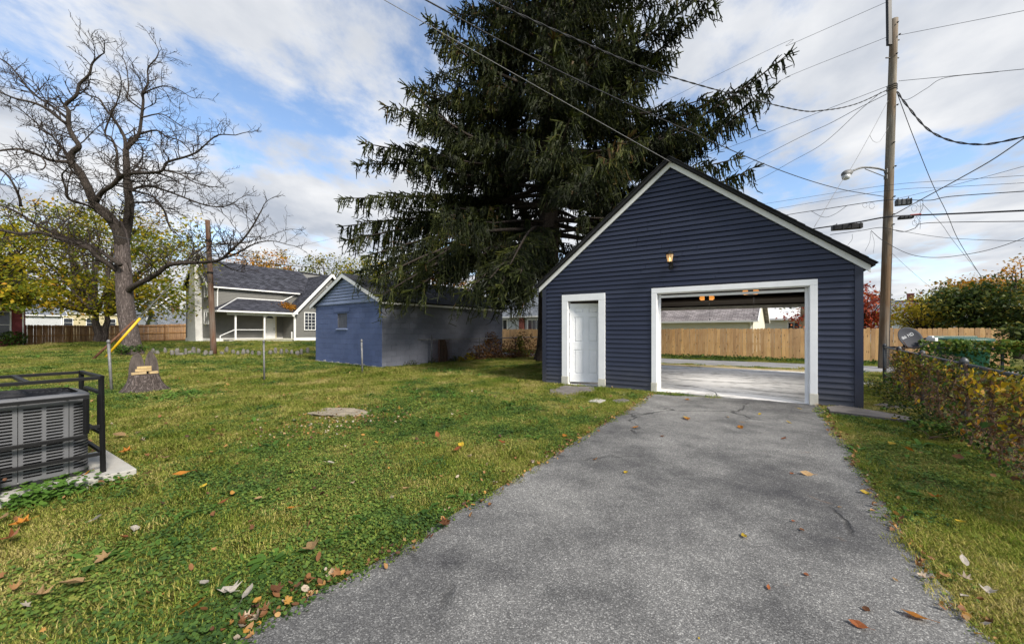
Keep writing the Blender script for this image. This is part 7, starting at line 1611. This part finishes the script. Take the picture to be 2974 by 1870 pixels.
# (column, row, length in photo px, colour, shape)
DRV = [(2658, 1806, 62, 'orange', 1), (2493, 1830, 45, 'rust', 1), (2515, 1782, 18, 'brown', 2), (2160, 1567, 26, 'yellow', 1), (2341, 1680, 14, 'rust', 2), (2232, 1718, 18, 'rust', 1), (2304, 1522, 12, 'rust', 2), (2329, 1548, 14, 'brown', 2), (2342, 1384, 30, 'tan', 1), (2510, 1438, 24, 'yellow', 1), (1995, 1221, 20, 'orange', 2), (2150, 1246, 18, 'orange', 2), (1990, 1217, 18, 'yellow', 1), (2276, 1279, 14, 'rust', 2), (1925, 1272, 14, 'brown', 1), (1730, 1340, 18, 'orange', 2), (1818, 1379, 15, 'yellow', 2), (1298, 1523, 24, 'rust', 0), (1845, 1246, 18, 'orange', 1), (2030, 1868, 10, 'yellow', 1), (1995, 1164, 12, 'orange', 2), (2113, 1215, 10, 'tan', 2), (2207, 1207, 10, 'yellow', 2), (2291, 1231, 14, 'yellow', 1), (2322, 1191, 12, 'yellow', 1), (2600, 1695, 14, 'tan', 1), (1651, 1284, 20, 'brown', 1), (1683, 1290, 14, 'yellow', 2), (1640, 1272, 18, 'orange', 2), (2439, 1481, 10, 'tan', 2), (2300, 1382, 12, 'rust', 1)]
LWN = [(204, 1730, 62, 'tan', 2), (118, 1763, 60, 'tan', 0), (60, 1545, 44, 'orange', 0), (30, 1590, 55, 'rust', 0), (280, 1532, 36, 'pale', 2), (570, 1797, 62, 'orange', 1), (10, 1528, 30, 'tan', 2), (145, 1448, 30, 'tan', 0), (232, 1407, 46, 'orange', 0), (525, 1398, 40, 'orange', 1), (485, 1347, 34, 'tan', 0), (365, 1327, 26, 'orange', 0), (345, 1280, 28, 'tan', 2), (905, 1617, 50, 'tan', 0), (800, 1745, 40, 'brown', 0), (595, 1725, 40, 'pale', 1), (665, 1752, 60, 'pale', 0), (300, 1650, 40, 'tan', 0), (360, 1588, 40, 'rust', 1), (845, 1500, 30, 'orange', 1), (720, 1755, 50, 'pale', 1), (1290, 1545, 30, 'brown', 0), (590, 1434, 28, 'yellow', 1), (1340, 1308, 22, 'yellow', 2), (1455, 1300, 26, 'rust', 2), (1330, 1320, 24, 'rust', 1), (2870, 1748, 38, 'pale', 0), (2800, 1660, 42, 'pale', 1), (2720, 1465, 34, 'orange', 0), (2600, 1230, 26, 'yellow', 1), (2710, 1270, 26, 'yellow', 1), (2640, 1323, 24, 'orange', 2), (2780, 1350, 50, 'brown', 1), (2590, 1305, 24, 'yellow', 2), (2790, 1540, 26, 'yellow', 2), (650, 1480, 26, 'rust', 1), (250, 1260, 24, 'orange', 0), (170, 1175, 22, 'orange', 0), (1180, 1440, 26, 'tan', 2), (1270, 1278, 24, 'rust', 1), (960, 1362, 22, 'pale', 2), (750, 1470, 22, 'tan', 2), (430, 1395, 30, 'tan', 1), (390, 1560, 26, 'pale', 2)]
rnd = random.Random(31)
for lst, where, z0 in ((DRV, 'on the driveway asphalt', .022), (LWN, 'on the lawn', .05)):
    items = sorted(lst, key=lambda q: -q[1])
    for k, (u, v, L, c, sh) in enumerate(items):
        p = gnd(u, v); s = L / FPX * p.y * (1.0 if L > 30 else 1.15); o = bpy.data.objects.new('fallen_leaf', FMesh[(c, sh)]); link(o, None, Vector((p.x, p.y, z0 + s * (.02 if z0 < .03 else .12)))); o.scale = (s, s, s)
        o.rotation_euler = (rnd.gauss(0, .22), rnd.gauss(0, .25), rnd.uniform(0, 6.28)); w_ = {'tan': 'tan', 'orange': 'orange', 'yellow': 'yellow', 'brown': 'dark brown', 'pale': 'pale dried', 'rust': 'rusty brown'}[c]
        tag(o, '%s fallen leaf lying %s, the %s nearest the camera there' % (w_, where, ORD[k] if k < 40 else ORD[k - 40] + ' after the fortieth'), 'leaf', 'larger fallen leaves ' + where)
# leaf litter: the uncountable small rest, gathered along the drive edges and thin over the lawn
rng = np.random.default_rng(55); lx_, ly_, ls_, lz_ = [], [], [], []
for E_, sg, a0, a1, nn in ((dl, 1, 1.6, 9.0, 330), (dr, 1, 1.6, 8.5, 240)):
    pts = [p for p in E_ if a0 < p.y < a1]
    for _ in range(nn):
        q = pts[int(len(pts) * rng.random())]; lx_.append(q.x + rng.normal() * .045); ly_.append(q.y + rng.normal() * .045); ls_.append(rng.uniform(.012, .042)); lz_.append(.028)
for (u, v, k) in ((720, 1815, 10), (780, 1770, 9), (860, 1728, 10), (930, 1690, 8), (660, 1855, 9)):
    c = gnd(u, v)
    for _ in range(k): lx_.append(c.x + rng.normal() * .06); ly_.append(c.y + rng.normal() * .05); ls_.append(rng.uniform(.02, .05)); lz_.append(rng.uniform(.02, .05))
x, y, _ = scatter(1.2, 14, 3.2, 91); lx_ += list(x); ly_ += list(y); ls_ += list(rng.uniform(.02, .055, len(x))); lz_ += list(rng.uniform(.03, .055, len(x)))
for (u, v, sx_, sy_, k) in ((1000, 1225, .45, .35, 420), (1050, 1200, .5, .3, 200), (860, 1265, .5, .3, 160)):
    c = gnd(u, v)
    for _ in range(k): lx_.append(c.x + rng.normal() * sx_); ly_.append(c.y + rng.normal() * sy_); ls_.append(rng.uniform(.012, .035)); lz_.append(rng.uniform(.02, .045))
x, y, _ = scatter(1.2, 5, 9, 92); kp = x < 0; lx_ += list(x[kp]); ly_ += list(y[kp]); ls_ += list(rng.uniform(.015, .05, kp.sum())); lz_ += list(rng.uniform(.03, .055, kp.sum()))
C = np.stack([lx_, ly_, lz_], 1); LSH = []
for shp in (0, 1, 2):
    for cl in (.5, 1.1, 1.7):
        m_ = fallen(shp, 1.0, cl); LSH.append((np.array(m_.v)[:, :], [f for f in m_.f if len(f) == 3]))
Vs, Fs, Ts, b0 = [], [], [], 0
for i in range(len(C)):
    vv, ff = LSH[int(rng.integers(9))]; yw, pt, rl = rng.uniform(0, 6.283), rng.normal() * .45, rng.normal() * .45
    Rm = np.array(Matrix.Rotation(yw, 3, 'Z') @ Matrix.Rotation(pt, 3, 'X') @ Matrix.Rotation(rl, 3, 'Y')); Vs.append(vv @ Rm.T * ls_[i] * 1.15 + C[i] + [0, 0, ls_[i] * .08]); Fs += [tuple(q + b0 for q in f) for f in ff]; Ts += [rng.random()] * len(ff); b0 += len(vv)
V, F, LT_ = np.concatenate(Vs), np.array(Fs), np.array(Ts)
M['f_litter'] = foliage('leaf_litter', [(0.0, (0.08, 0.04, 0.025)), (0.35, (0.22, 0.10, 0.04)), (0.6, (0.36, 0.20, 0.085)), (0.8, (0.42, 0.22, 0.04)), (1.0, (0.46, 0.40, 0.33))], .2)
o = np_mesh('leaf_litter', V, F, M['f_litter'], tint=LT_); tag(o, 'small brown leaf litter along the driveway edges and over the lawn', 'leaf litter', kind='stuff')
# pile of orange leaves on the porch roof
c = H(5.35, 1.4, 3.5); k = 420; f = rng.random(k); Cp = np.stack([c.x + rng.normal(size=k) * .35, c.y + rng.normal(size=k) * .35, np.zeros(k)], 1)
q_ = (Cp[:, 0] - HA.x) * E1.x + (Cp[:, 1] - HA.y) * E1.y; Cp[:, 2] = 2.86 + .18 + 1.12 * (1 - q_ / (PD + .3)) + rng.random(k) * .15
V, F = leaf_batch(Cp, np.full(k, .13), rng, up=1.0); o = np_mesh('roof_leaves', V, F, M['f_orange'], tint=rng.uniform(.5, 1, k)); tag(o, 'heap of orange leaves lodged on the porch roof of the grey house', 'leaf heap', kind='stuff')
